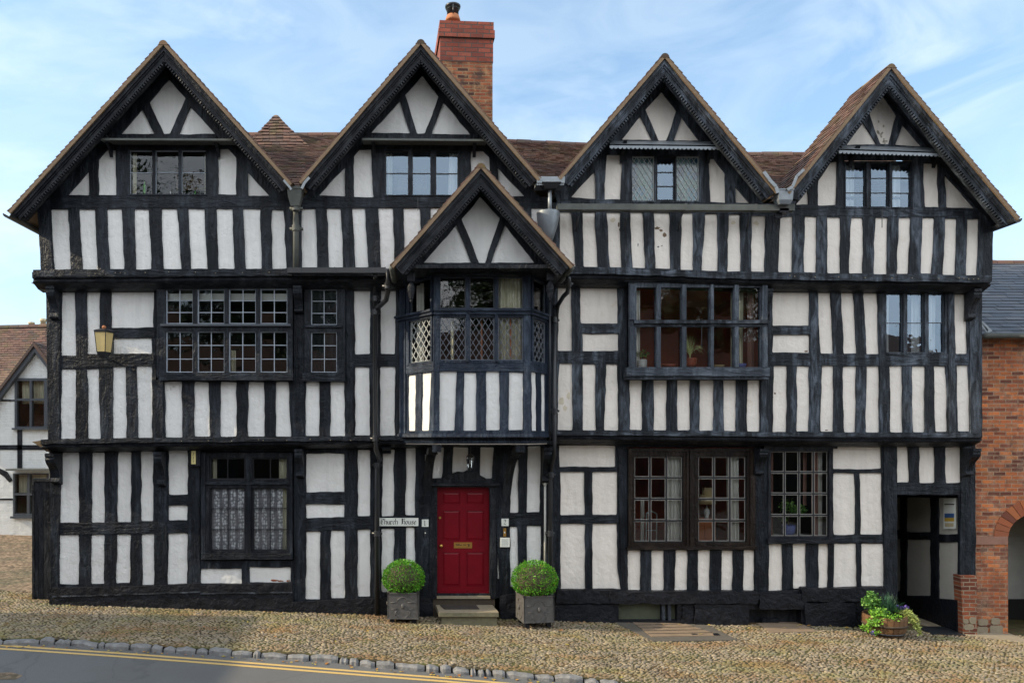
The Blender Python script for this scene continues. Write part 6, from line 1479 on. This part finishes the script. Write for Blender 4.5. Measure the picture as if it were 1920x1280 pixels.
# ================================================================== PLANTERS AND PLANTS
def leaf(mb, c_, d, size, col, wd=.5, cup=.25):
    """folded leaf: c_ base, d direction"""
    d = Vector(d).normalized(); s = d.cross(Vector((random.uniform(-1, 1), random.uniform(-1, 1), random.uniform(-1, 1)))).normalized(); nn = d.cross(s)
    c_ = Vector(c_); m_ = c_ + d*size*.5 - nn*size*cup*.3; t_ = c_ + d*size
    mb.add([c_, m_ + s*size*wd*.5 + nn*size*cup*.4, t_, m_ - s*size*wd*.5 + nn*size*cup*.4], [(0, 1, 2), (0, 2, 3)], None, col)
def boxball(name, c_, rx, rz, label):
    root = empty(name); tag(root, label, 'shrub', 'clipped box balls beside the door')
    mb = MB(); mb2 = MB()
    for i in range(6200):
        u, v = random.uniform(-1, 1), random.uniform(0, 2*math.pi); q = math.sqrt(1-u*u); n_ = Vector((q*math.cos(v), q*math.sin(v), u))
        if n_.z < -.75: continue
        bmp = 1 + .045*noise.noise(n_*4.5) + .035*noise.noise(n_*11)
        dep = random.random()**2.2*.20; r_ = bmp*(1 - dep) + (random.random() < .06)*random.uniform(.02, .09)
        p = Vector((c_[0] + n_.x*rx*r_, c_[1] + n_.y*rx*r_, c_[2] + n_.z*rz*r_*(1 if n_.z > 0 else .85)))
        d = n_ + Vector((random.uniform(-1, 1), random.uniform(-1, 1), random.uniform(-.6, 1)))*.9
        col = min(1, max(0, random.gauss(.42, .2) + .12*noise.noise(n_*3))); 
        if random.random() < (.012 + .035*max(0, noise.noise(n_*2.2 + Vector((c_[0], 0, 0))) - .15)): col = 1.0
        leaf(mb, p, d, random.uniform(.022, .036), col, .6)
    lathe(mb2, c_[0], c_[1], [(rx*.80*math.sin(math.pi*i/10) + .001, c_[2] - rz*.80*math.cos(math.pi*i/10)) for i in range(11)], 16)
    tube(mb2, [(c_[0], c_[1], c_[2] - rz), (c_[0], c_[1], c_[2])], .02, 6)
    mb.build('foliage', M['box'], root); mb2.build('inner_twigs', M['bark'], root)
def leadbox(px0, px1, y0, y1, Yf, rot, label, dep=.50):
    root = empty('lead_planter'); tag(root, label, 'planter', 'square lead planters beside the door')
    a, b = P(px0, y0, Yf), P(px1, y1, Yf); w_ = b.x - a.x; cx, cy = (a.x + b.x)/2, Yf + dep/2; zb, zt = b.z, a.z; c_, s_ = math.cos(R(rot)), math.sin(R(rot))
    def T_(x, y, z): return (cx + x*c_ - y*s_, cy + x*s_ + y*c_, z)
    def bx(mb, x0, x1, yy0, yy1, z0, z1, t=0):
        q = [T_(x0+t, yy0, z0), T_(x1-t, yy0, z0), T_(x1, yy0, z1), T_(x0, yy0, z1)]; r = [T_(x0+t, yy1, z0), T_(x1-t, yy1, z0), T_(x1, yy1, z1), T_(x0, yy1, z1)]; hexa(mb, q, r)
    h = w_/2; d = dep/2; mb = MB()
    bx(mb, -h, h, -d, -d + .025, zb, zt, .012); bx(mb, -h, h, d - .025, d, zb, zt, .012); bx(mb, -h, -h + .025, -d, d, zb, zt); bx(mb, h - .025, h, -d, d, zb, zt); bx(mb, -h + .01, h - .01, -d + .01, d - .01, zb, zb + .03)
    bx(mb, -h - .012, h + .012, -d - .014, -d + .03, zt - .012, zt + .012); bx(mb, -h - .012, -h + .03, -d - .014, d, zt - .012, zt + .012); bx(mb, h - .03, h + .012, -d - .014, d, zt - .012, zt + .012); bx(mb, -h - .008, h + .008, -d - .012, d, zb, zb + .018)
    mb.build('box', M['lead_planter'], root)
    zc_ = (zb + zt)/2       # cast ornament: strapwork, arcs and a small mask
    for face in (0, 1):
        mb = MB()
        def F_(x, z, o):
            return T_(x, -d - o, z) if face == 0 else T_(-h - o, -x, z)
        def arcs(cx_, cz, r, a0, a1, n=10):
            pts = [Vector(F_(cx_ + r*math.cos(R(a0 + (a1-a0)*i/n)), cz + r*math.sin(R(a0 + (a1-a0)*i/n)), .002)) for i in range(n+1)]; tube(mb, pts, .008, 6)
        arcs(0, zc_ + .06, .10, 20, 160); arcs(0, zc_ - .13, .09, 200, 340)
        for s2 in (-1, 1):
            for z1, z2, xx in ((zc_ - .05, zc_ - .05, .2), (zc_ + .07, zc_ + .07, .22), (zc_ - .09, zc_ - .09, .13)): tube(mb, [Vector(F_(s2*.09, z1, .002)), Vector(F_(s2*xx, z2, .002))], .007, 6)
            tube(mb, [Vector(F_(s2*.13, zc_ - .09, .002)), Vector(F_(s2*.13, zc_ - .17, .002))], .007, 6)
        q = F_(0, zc_ + .0, .008); ball(mb, q, .030, sz=1.5, sy=.6); q = F_(0, zc_ - .012, .026); ball(mb, q, .009, sz=1.8)
        mb.build('cast_ornament', M['lead_planter'], root, True)
    mb = MB(); bx(mb, -h + .03, h - .03, -d + .03, d - .03, zt - .06, zt - .04); mb.build('soil', M['earth'], root)
    for x in (-h + .04, h - .12):
        for y in (-d + .04, d - .12): mb = MB(); bx(mb, x, x + .08, y, y + .08, zb - .09, zb); mb.build('foot', M['plinth'], root)
    return cx, cy, zt
cx, cy, zt = leadbox(727, 785, 1112, 1160, -.62, -2, 'lead planter with a cast mask, left of the doorstep'); boxball('box_ball', (cx, cy, zt + .22), .375, .335, 'clipped ball of box in the planter left of the crimson door')
cx, cy, zt = leadbox(977, 1036, 1118, 1167, -.70, 9, 'lead planter turned to show its side, right of the doorstep', .52); boxball('box_ball', (cx, cy, zt + .24), .41, .35, 'clipped ball of box in the planter right of the crimson door')

bp = empty('half_barrel'); tag(bp, 'oak half barrel planter with iron hoops in front of the passage post', 'planter')
q = G(1640, 1188); bx_, by_ = q.x + .02, -.50; zb = GZ(bx_, by_) + .01; mb = MB()
prof = [(.29, 0), (.335, .10), (.36, .20), (.365, .31), (.355, .36)]
n = 22
for k in range(n):
    a0, a1 = 2*math.pi*(k+.03)/n, 2*math.pi*(k+.97)/n; vs = []
    for r_, z in prof:
        for a in (a0, a1): vs.append((bx_ + r_*math.cos(a), by_ + r_*math.sin(a), zb + z))
    for r_, z in prof:
        for a in (a0, a1): vs.append((bx_ + (r_-.03)*math.cos(a), by_ + (r_-.03)*math.sin(a), zb + z))
    m_ = len(prof); fs = [(2*i, 2*i+1, 2*i+3, 2*i+2) for i in range(m_-1)] + [(2*m_+2*i+1, 2*m_+2*i, 2*m_+2*i+2, 2*m_+2*i+3) for i in range(m_-1)] + [(2*m_-2, 2*m_-1, 4*m_-1, 4*m_-2)]
    mb.add(vs, fs, None, random.random())
mb.build('staves', M['barrel'], bp)
for z, r_ in ((.03, .312), (.18, .362)):
    mb = MB(); lathe(mb, bx_, by_, [(r_ - .008, zb + z), (r_ + .006, zb + z), (r_ + .012, zb + z + .035), (r_ - .0, zb + z + .035)], 28); mb.build('hoop', M['bark'] if z > .1 else M['iron'], bp, True)
mb = MB(); lathe(mb, bx_, by_, [(.01, zb + .30), (.33, zb + .30), (.33, zb + .29), (.01, zb + .29)], 22); mb.build('soil', M['earth'], bp)
zs_ = zb + .31
KP = 1.02
pt = empty('planter_grass'); tag(pt, 'spiky blue-green grass in the middle of the oak half barrel', 'plant')
mb = MB()
for i in range(420):
    a = random.uniform(0, 2*math.pi); sp_ = random.random()**.7; L2 = random.uniform(.34, .54); c_ = Vector((bx_ + .05 + .06*random.uniform(-1, 1), by_ + .06*random.uniform(-1, 1), zs_)); pts = []
    for k in range(5):
        t = k/4; pts.append(c_ + Vector((math.cos(a)*sp_*t*L2*.8, math.sin(a)*sp_*t*L2*.8 - .02*t, L2*(t - .75*sp_*t*t))))
    wv_ = .006; s = Vector((-math.sin(a), math.cos(a), 0))*wv_; vs = []
    for k, p in enumerate(pts): vs += [p - s*(1 - k/5), p + s*(1 - k/5)]
    mb.add(vs, [(2*k, 2*k+1, 2*k+3, 2*k+2) for k in range(4)], None, random.random())
mb.build('blades', M['grassblade'], pt)
def clump(root, c_, n, rad, size, mat, name, squash=1, droop=0, wd=.7, col=(0, 1)):
    mb = MB()
    for i in range(n):
        v = Vector((random.gauss(0, 1), random.gauss(0, 1), random.gauss(0, 1))).normalized()*random.random()**.4
        p = Vector(c_) + Vector((v.x*rad[0], v.y*rad[1], v.z*rad[2] - droop*abs(v.x)*rad[0]))
        leaf(mb, p, Vector((random.uniform(-1, 1), random.uniform(-1.2, .6), random.uniform(-.5, .8))), random.uniform(.6, 1.2)*size, random.uniform(*col), wd)
    return mb.build(name, M[mat], root)
pt = empty('trailing_ivy'); tag(pt, 'bright green trailing leaves spilling over the left side of the oak half barrel', 'plant')
for c_, r_, n_ in (((-.20,-.18,.08),(.16,.14,.10),260), ((-.30,-.22,-.04),(.14,.10,.09),170), ((-.44,-.20,-.14),(.10,.07,.05),60), ((-.02,-.28,.04),(.16,.08,.08),150), ((-.36,-.3,-.2),(.12,.05,.04),40), ((-.12,-.05,.12),(.15,.14,.08),120)):
    clump(pt, (bx_ + c_[0]*KP, by_ + c_[1]*KP, zs_ + c_[2]*KP), int(n_*1.6), tuple(v*KP for v in r_), .045, 'ivy', 'leaves')
pt = empty('leafy_shrub'); tag(pt, 'small upright bush at the back left of the oak half barrel', 'plant')
for c_, r_, n_ in (((-.20,.02,.30),(.13,.10,.13),230), ((-.31,.0,.24),(.10,.08,.10),120), ((-.22,.02,.42),(.05,.05,.04),36), ((-.15,.04,.16),(.10,.10,.12),130)): clump(pt, (bx_ + c_[0]*KP, by_ + c_[1]*KP, zs_ + c_[2]*KP), int(n_*1.6), tuple(v*KP for v in r_), .05, 'houseplant', 'leaves')
mb = MB(); tube(mb, [(bx_ - .16, by_ + .03, zs_), (bx_ - .2, by_ + .02, zs_ + .38)], .008, 5); mb.build('stem', M['bark'], pt)
pt = empty('variegated_trailer'); tag(pt, 'cream and green variegated leaves trailing off the right side of the oak half barrel', 'plant')
for c_, r_, n_ in (((.30,-.14,.10),(.10,.09,.09),170), ((.38,-.18,.0),(.09,.07,.09),130), ((.44,-.20,-.12),(.06,.05,.07),60), ((.49,-.20,-.22),(.03,.03,.06),26)): clump(pt, (bx_ + c_[0]*KP, by_ + c_[1]*KP, zs_ + c_[2]*KP), int(n_*1.6), tuple(v*KP for v in r_), .045, 'leaflit', 'leaves')
pt = empty('purple_flowers'); tag(pt, 'purple pansies at the right of the oak half barrel', 'flowers')
clump(pt, (bx_ + .26, by_ - .12, zs_ + .19), 60, (.09, .05, .04), .045, 'purple', 'petals', wd=1.0); clump(pt, (bx_ + .2, by_ - .08, zs_ + .13), 60, (.1, .07, .05), .045, 'ivy', 'leaves')
pt = empty('purple_flowers'); tag(pt, 'fallen purple pansies low at the left foot of the oak half barrel', 'flowers')
clump(pt, (bx_ - .40, by_ - .34, zb + .10), 14, (.06, .04, .03), .035, 'purple', 'petals', wd=1.0); clump(pt, (bx_ - .36, by_ - .34, zb + .12), 14, (.05, .04, .03), .03, 'ivy', 'leaves')

# fallen leaves along the kerb and wall
mb = MB()
for i in range(260):
    r_ = random.random()
    if r_ < .62: x = random.uniform(-10, 2.5); y = kerbY(x) - random.uniform(.09, .22); z = GZ(x, y) - .065
    elif r_ < .8: x = random.uniform(-8.5, 8); y = -.12 - random.random()**2*.8; z = GZ(x, y) + .03
    else: x = random.uniform(-10, 9); y = random.uniform(kerbY(x) + .1, -.2); z = GZ(x, y) + .032
    a = random.uniform(0, 6.28); s = random.uniform(.018, .045); w_ = s*random.uniform(.4, .7)
    pts = [(x + s*math.cos(a), y + s*math.sin(a)), (x - w_*math.sin(a), y + w_*math.cos(a)), (x - s*math.cos(a), y - s*math.sin(a)), (x + w_*math.sin(a), y - w_*math.cos(a))]
    mb.add([(p[0], p[1], z + random.uniform(0.002, .012)) for p in pts], [(0, 1, 2, 3)], None, random.random())
tag(mb.build('fallen_leaves', M['deadleaf']), 'scattered orange and yellow fallen leaves along the kerb and cobbles', 'leaves', kind='stuff')

# ================================================================== THINGS SEEN THROUGH THE WINDOWS
def ledge(m, x0, x1, y, dep=.3, off=-.06):
    mb = MB(); pbox(mb, m, x0, y, x1, y + 3, off - dep, off, 'h'); mb.build('window_ledge', M['white_frame'], house)
# gable 1
curtain(m2, 244, 252, 284, 364, 'cur_cream', 'narrow cream curtain at the left of the leftmost gable window', -.12, 2, .02)
curtain(m2, 381, 386, 284, 364, 'cur_cream', 'sliver of cream curtain at the right of the leftmost gable window', -.12, 1, .02)
ledge(m2, 242, 387, 364.5, .2)
mb = MB(); q = m2(266, 364, -.13); lathe(mb, q.x, q.y, [(.03, q.z), (.01, q.z + .06), (.028, q.z + .10), (.018, q.z + .15), (.03, q.z + .19), (.006, q.z + .22), (.012, q.z + .25), (.003, q.z + .27)], 8); mb.build('ornament', M['greenglass'], None, True); tag(bpy.data.objects['ornament'], 'tall green glass ornament on the ledge of the leftmost gable window', 'ornament')
mb = MB(); q = m2(362, 364, -.13); lathe(mb, q.x, q.y, [(.04, q.z), (.03, q.z + .04), (.008, q.z + .06), (.012, q.z + .09), (.003, q.z + .10)], 8); o = mb.build('ornament', M['greenglass'], None, True); tag(o, 'squat green glass ornament on the ledge of the leftmost gable window', 'ornament')
mb = MB(); q = m2(315, 364, -.13); tube(mb, [q, q + Vector((0, 0, .09))], .008, 6); o = mb.build('candle', M['china'], None, True); tag(o, 'short white candle on the ledge of the leftmost gable window', 'candle')
# gable 2
curtain(m2, 723, 735, 284, 367, 'cur_cream', 'cream curtain at the left of the second gable window', -.12, 2, .025)
curtain(m2, 843, 860, 284, 367, 'cur_white', 'white curtain drawn back at the right of the second gable window', -.12, 3, .03, skew=-3)
# gable 4
curtain(m2, 1585, 1608, 306, 389, 'cur_white', 'pale net curtain at the left of the rightmost gable window', -.12, 3, .02)
curtain(m2, 1671, 1697, 306, 389, 'cur_white', 'pale net curtain at the right of the rightmost gable window', -.12, 3, .02)
# A: roller blinds
mA = plane(-.42)
for i, (a, b) in enumerate(((311,362),(370,421),(429,480),(488,539))):
    mb = MB(); pbox(mb, mA, a, 548, b, 562, -.13, -.12); o = mb.build('roller_blind', M['white_frame']); tag(o, ['leftmost', 'second from left', 'third from left', 'rightmost'][i] + ' of four half-lowered white blinds in the wide black casement', 'blind', 'white blinds in the wide black casement')
mb = MB(); pbox(mb, plane(-.36), 583, 546, 632, 563, -.13, -.12); tag(mb.build('roller_blind', M['cream']), 'half-lowered cream blind in the narrow two-light casement beside the downpipe', 'blind')
curtain(mA, 429, 438, 655, 698, 'cur_cream', 'knotted cream curtain end low in the wide black casement', -.14, 2, .02)
# bay
curtain(mF, 936, 981, 516, 676, 'cur_cream', 'heavy cream curtain in the front right of the oriel bay', -.14, 4, .035)
curtain(mR, 999, 1013, 516, 676, 'cur_cream', 'cream curtain in the right side light of the oriel bay', -.12, 2, .03)
curtain(mL, 769, 782, 520, 676, 'cur_white', 'pale curtain in the sunlit left side light of the oriel bay', -.14, 2, .02)
curtain(mF, 846, 852, 600, 676, 'cur_cream', 'thin pale curtain behind the left front diamond panes of the oriel bay', -.2, 1, .02)
mb = MB(); pbox(mb, mF, 903, 594, 906, 676, -.22, -.19); pbox(mb, mF, 957, 594, 959.5, 676, -.11, -.09); tag(mb.build('wooden_rail', M['timberwood']), 'upright orange wooden rails behind the diamond panes of the oriel bay', 'rail')
# C: plants and pots on the ledge
mW = plane(-.52); ledge(mW, 1184, 1434, 688, .35, -.07)
curtain(mW, 1193, 1207, 540, 688, 'cur_white', 'white panelled shutter edge at the left of the blue-grey window', -.22, 3, .015, cat='shutter', name='shutter')
curtain(mW, 1384, 1408, 541, 690, 'cur_cream', 'long cream curtain at the right of the blue-grey window', -.36, 3, .035)
curtain(mW, 1414, 1426, 541, 690, 'cur_pink', 'tan curtain lining at the far right of the blue-grey window', -.3, 2, .03)
def pot(px, y0, y1, w_, mat, name, label, cat, m, prof, off=-.2):
    q = m((px), y1, off); h = P(0, y0, q.y).z - P(0, y1, q.y).z; r_ = w_/200*(14 + q.y)/14; mb = MB()
    lathe(mb, q.x, q.y, [(r_*a, q.z + h*b) for a, b in prof], 16); return mb.build(name, M[mat], None, True), q
o, q = pot(1210, 672, 688, 18, 'china', 'white_pot', '', '', mW, [(.7,0),(.95,0),(1,.1),(1,.97),(.9,1),(.1,.96)]); tag(o, 'square white pot holding a small fern at the left of the blue-grey window ledge', 'pot')
pt = empty('fern'); tag(pt, 'small leafy fern in the white pot on the blue-grey window ledge', 'plant')
clump(pt, (q.x, q.y, q.z + .26), 90, (.14, .08, .07), .05, 'houseplant', 'leaves'); mb = MB(); tube(mb, [(q.x, q.y, q.z + .13), (q.x + .01, q.y, q.z + .26)], .01, 5); mb.build('stem', M['bark'], pt)
o, q = pot(1301, 670, 687, 26, 'terracotta', 'flower_pot', '', '', mW, [(.45,0),(.6,.02),(.95,.45),(.93,.8),(1.0,.9),(1.0,1),(.88,1),(.8,.9),(.05,.9)]); tag(o, 'round glazed terracotta pot in the middle of the blue-grey window ledge', 'pot')
pt = empty('spider_plant'); tag(pt, 'striped spider plant fanning from the terracotta pot in the blue-grey window', 'plant'); mb = MB()
c0 = Vector((q.x, q.y, q.z + .22))
for i in range(70):
    a = random.uniform(0, 6.28); sp_ = random.uniform(.35, 1.25); L2 = random.uniform(.30, .46); pts = []
    for k in range(6):
        t = k/5; pts.append(c0 + Vector((math.cos(a)*sp_*t*L2*.72, math.sin(a)*sp_*t*L2*.25, L2*(t*1.3 - 1.05*sp_*t*t))))
    s = Vector((-math.sin(a)*.2 + .5, 0, .5)).normalized()*.006; vs = []
    for k, p in enumerate(pts): vs += [p - s*(1 - k/6), p + s*(1 - k/6)]
    mb.add(vs, [(2*k, 2*k+1, 2*k+3, 2*k+2) for k in range(5)], None, random.random())
mb.build('blades', M['spider'], pt); mb = MB(); tube(mb, [(q.x, q.y, q.z + .14), (q.x, q.y, q.z + .24)], .012, 6); mb.build('stem', M['spider'], pt)
o, q = pot(1261, 681, 687, 26, 'terracotta', 'patterned_bowl', '', '', mW, [(.6,0),(.8,.05),(1,.6),(1,1),(.92,1),(.7,.3),(.05,.2)]); tag(o, 'shallow red and white bowl between the two left mullions of the blue-grey window', 'bowl')
o, q = pot(1353, 683, 688, 28, 'shade', 'shallow_dish', '', '', mW, [(.5,0),(.6,.1),(1,.9),(1,1),(.5,.4),(.05,.3)]); tag(o, 'shallow buff dish on the blue-grey window ledge', 'dish')
o, q = pot(1397, 680, 689, 21, 'bluechina', 'patterned_bowl', '', '', mW, [(.6,0),(.7,.05),(1,.7),(1,1),(.9,1),(.7,.3),(.05,.2)]); tag(o, 'small blue and white bowl at the right of the blue-grey window ledge', 'bowl')
# D
mD = plane(-.3)
for a, b, lab in ((1662,1676,'white net curtain at the left of the plain three-light window near the right end'), (1716,1732,'white net curtain in the middle light of the plain three-light window near the right end'), (1742,1762,'white net curtain at the right of the plain three-light window near the right end')):
    curtain(mD, a, b, 550, 661, 'cur_white', lab, -.14, 2, .025)
# E: lace
mE = plane(-.02)
curtain(mE, 395, 459, 913, 1032, 'lace', 'patterned lace curtain in the left sash of the ground-floor left window', -.10, 4, .02)
curtain(mE, 474, 528, 913, 1032, 'lace', 'patterned lace curtain in the right sash of the ground-floor left window', -.10, 4, .02)
curtain(mE, 520, 539, 858, 1032, 'cur_cream', 'cream curtain at the right of the lace-curtained window', -.14, 3, .025)
curtain(mE, 394, 402, 858, 1032, 'cur_cream', 'thin cream curtain at the left of the lace-curtained window', -.15, 2, .02)
# F
curtain(mE, 1257, 1283, 852, 1022, 'cur_white', 'long white curtain in the left half of the double twelve-pane window', -.16, 4, .035, skew=-2)
curtain(mE, 1368, 1392, 852, 1022, 'cur_white', 'long white curtain in the right half of the double twelve-pane window', -.16, 4, .035, skew=2)
curtain(mE, 1218, 1226, 940, 1022, 'cur_white', 'low white drape beyond the left sash of the double twelve-pane window', -.6, 2, .03)
lp = empty('table_lamp'); tag(lp, 'cream shaded table lamp on the orange cabinet behind the double window', 'lamp')
q = mE(1344, 978, -.5); mb = MB(); lathe(mb, q.x, q.y, [(.09, q.z + .30), (.17, q.z + .295), (.135, q.z + .47), (.125, q.z + .475)], 18)
lathe(mb, q.x + .02, q.y, [(.10, q.z + .47), (.11, q.z + .48), (.10, q.z + .60), (.09, q.z + .60)], 18); mb.build('lamp_shade', M['shade'], lp, True)
mb = MB(); lathe(mb, q.x, q.y, [(.06, q.z), (.06, q.z + .01), (.03, q.z + .03), (.055, q.z + .12), (.05, q.z + .18), (.015, q.z + .22), (.01, q.z + .32)], 14); mb.build('lamp_base', M['china'], lp, True)
cb = empty('cabinet'); tag(cb, 'orange wooden cabinet under the table lamp behind the double window', 'cabinet')
mb = MB(); a, b = mE(1313, 978, -.4), mE(1357, 1060, -.4); box(mb, a.x, b.x, a.y, a.y + .4, b.z, a.z); mb.build('carcass', M['timberwood'], cb)
mb = MB(); box(mb, a.x - .02, b.x + .02, a.y - .02, a.y + .42, a.z, a.z + .02); mb.build('top', M['timberwood'], cb)
mb = MB(); box(mb, a.x + .04, (a.x+b.x)/2 - .01, a.y - .012, a.y - .002, b.z + .05, a.z - .05); box(mb, (a.x+b.x)/2 + .01, b.x - .04, a.y - .012, a.y - .002, b.z + .05, a.z - .05); mb.build('doors', M['timberwood'], cb)
chr_ = empty('dining_chair'); tag(chr_, 'pale chair back seen low in the left sash of the double window', 'chair')
mb = MB(); 
for x in (1226, 1246): a = mE(x, 1022, -.5); b = mE(x + 1, 968, -.5); tube(mb, [a, b], .012, 6)
tube(mb, [mE(1226, 1000, -.5), mE(1247, 1000, -.5)], .008, 6); tube(mb, [mE(1226, 968, -.5), mE(1236, 962, -.5), mE(1247, 968, -.5)], .014, 6); mb.build('backrest', M['white_frame'], chr_)
# G
curtain(mE, 1446, 1455, 845, 1006, 'cur_pink', 'dusky pink curtain at the left of the sixteen-pane window', -.14, 2, .025)
curtain(mE, 1520, 1527, 845, 950, 'cur_pink', 'thin pink curtain edge in the middle of the sixteen-pane window', -.30, 1, .02)
curtain(mE, 1531, 1543, 845, 1006, 'cur_pink', 'dusky pink curtain at the right of the sixteen-pane window', -.18, 2, .025)
curtain(mE, 1543, 1554, 845, 1006, 'cur_white', 'pale window reveal shutter at the far right of the sixteen-pane window', -.24, 1, .008, cat='shutter', name='shutter')
ledge(mE, 1444, 1555, 1005, .35)
o, q = pot(1488, 986, 1004, 26, 'bluechina', 'blue_pot', '', '', mE, [(.6,0),(.8,.05),(1,.6),(1,1),(.9,1),(.8,.8),(.05,.8)]); tag(o, 'round dark blue pot on the ledge of the sixteen-pane window', 'pot')
pt = empty('weeping_fig'); tag(pt, 'leafy green plant in the blue pot behind the sixteen-pane window', 'plant')
for c_, r_, n_ in (((-.02,0,.52),(.17,.10,.16),260), ((.20,0,.46),(.14,.08,.12),180), ((-.1,0,.33),(.1,.08,.1),80)): clump(pt, (q.x + c_[0], q.y + c_[1], q.z + c_[2]), n_, r_, .05, 'houseplant', 'leaves', col=(.3, 1))
mb = MB(); tube(mb, [(q.x, q.y, q.z + .1), (q.x, q.y, q.z + .5)], .012, 6); mb.build('stem', M['bark'], pt)

# ================================================================== ACROSS THE STREET (seen in the reflections), with an added block shading the cobbles
def tree(x, y, h, rad, n, label):
    root = empty('broadleaf_tree'); tag(root, label, 'tree', 'trees across the street'); g0 = GZ(x, y) - .2; mb = MB()
    tube(mb, [(x, y, g0), (x + .2, y, g0 + h*.3), (x, y, g0 + h*.7)], .3, 8, radii=[.34, .24, .1])
    for k in range(6):
        a = k*1.05; tube(mb, [(x + .1, y, g0 + h*(.3 + .05*k)), (x + math.cos(a)*rad*.6, y + math.sin(a)*rad*.6, g0 + h*(.5 + .06*k))], .1, 6, radii=[.12, .04])
    mb.build('trunk', M['bark'], root); mb = MB()
    bl_ = [(Vector((random.gauss(0, 1), random.gauss(0, 1), random.gauss(0, .8))).normalized()*random.random()**.5) for _ in range(26)]
    for i in range(n):
        b_ = random.choice(bl_); v = Vector((random.gauss(0, .17), random.gauss(0, .17), random.gauss(0, .13))) + b_*.85
        p = Vector((x + v.x*rad, y + v.y*rad, g0 + h*.62 + v.z*h*.38)); leaf(mb, p, Vector((random.uniform(-1, 1), random.uniform(-1, 1), random.uniform(-1, .6))), random.uniform(.35, .7), random.random(), .8)
    mb.build('crown', M['treeleaf'], root)
tree(-21, -35, 25, 9, 6000, 'very tall dense tree, farthest left across the street'); tree(-10, -34, 18, 7, 5000, 'tall dense tree, second from the left across the street'); tree(3.6, -34, 15.5, 4.5, 3600, 'rounded low tree, middle of the far side'); tree(15.5, -35, 18, 8.5, 8000, 'broad tree, farthest right across the street')
op = empty('street_terrace'); tag(op, 'dark terrace facing the half-timbered house across the street', 'house')
gz = GZ(0, -24); mb = MB(); box(mb, -24, 27, -30, -23, gz - 1, 5.6, [(0,0),(39,0),(39,7),(0,7)]*2); mb.build('wall', M['bark'], op)
mb = MB(); mb.add([(-24.4,-22.6,5.5),(27.4,-22.6,5.5),(27.4,-30.4,5.5),(-24.4,-30.4,5.5),(-23,-26.5,8.6),(26,-26.5,8.6)], [(0,1,5,4),(2,3,4,5),(0,4,3),(1,2,5),(0,3,2,1)], None, .4); recalc(mb.build('roof', M['tile'], op))
for k in range(14):
    for z in (1.2, 3.9):
        x = -22 + k*3.5; wn = empty('window', parent=op); mb = MB()
        for a, b, c, d in ((0,1.1,0,.08),(0,1.1,1.42,1.5),(0,.08,0,1.5),(1.02,1.1,0,1.5),(.51,.59,.05,1.45),(.05,1.05,.71,.79)): box(mb, x+a, x+b, -23.0, -22.93, z-.7+c, z-.7+d)
        mb.build('frame', M['gutter_grey'], wn); mb = MB(); box(mb, x+.08, x+1.02, -22.99, -22.97, z-.62, z+.72); mb.build('pane', M['ink'], wn)
nb = empty('shadow_caster_house'); tag(nb, 'brick terrace down the street to the left, outside the frame', 'house')  # out of view, added to cast shade over the left ground
mb = MB(); box(mb, -26, -17.5, -13, -2.6, -1, 6.2, [(0,0),(8,0),(8,7),(0,7)]*2); mb.build('wall', M['brick'], nb)
mb = MB(); zt = 9.2
mb.add([(-26.3,-13.2,6.1),(-17.2,-13.2,6.1),(-17.2,-2.4,6.1),(-26.3,-2.4,6.1),(-21.7,-13.2,zt),(-21.7,-2.4,zt)], [(0,4,5,3),(1,2,5,4),(0,1,4),(2,3,5),(0,3,2,1)], None, .4); mb.build('roof', M['tile'], nb)

# settle origins: each thing's Empty (and single mesh) at the middle of its own base
bpy.context.view_layer.update()
def meshes(o): return ([o] if o.type == 'MESH' else []) + [m_ for c_ in o.children for m_ in meshes(c_)]
for o in list(C.objects):
    if o.parent or o.type not in ('EMPTY', 'MESH') or o.get('kind') == 'structure' or o is house: continue
    co = [v.co for m_ in meshes(o) for v in m_.data.vertices]
    if not co: continue
    b_ = Vector(((min(v.x for v in co) + max(v.x for v in co))/2, (min(v.y for v in co) + max(v.y for v in co))/2, min(v.z for v in co)))
    if o.type == 'MESH':
        for v in o.data.vertices: v.co -= b_
    else:
        for c_ in o.children: c_.location -= b_
    o.location = b_
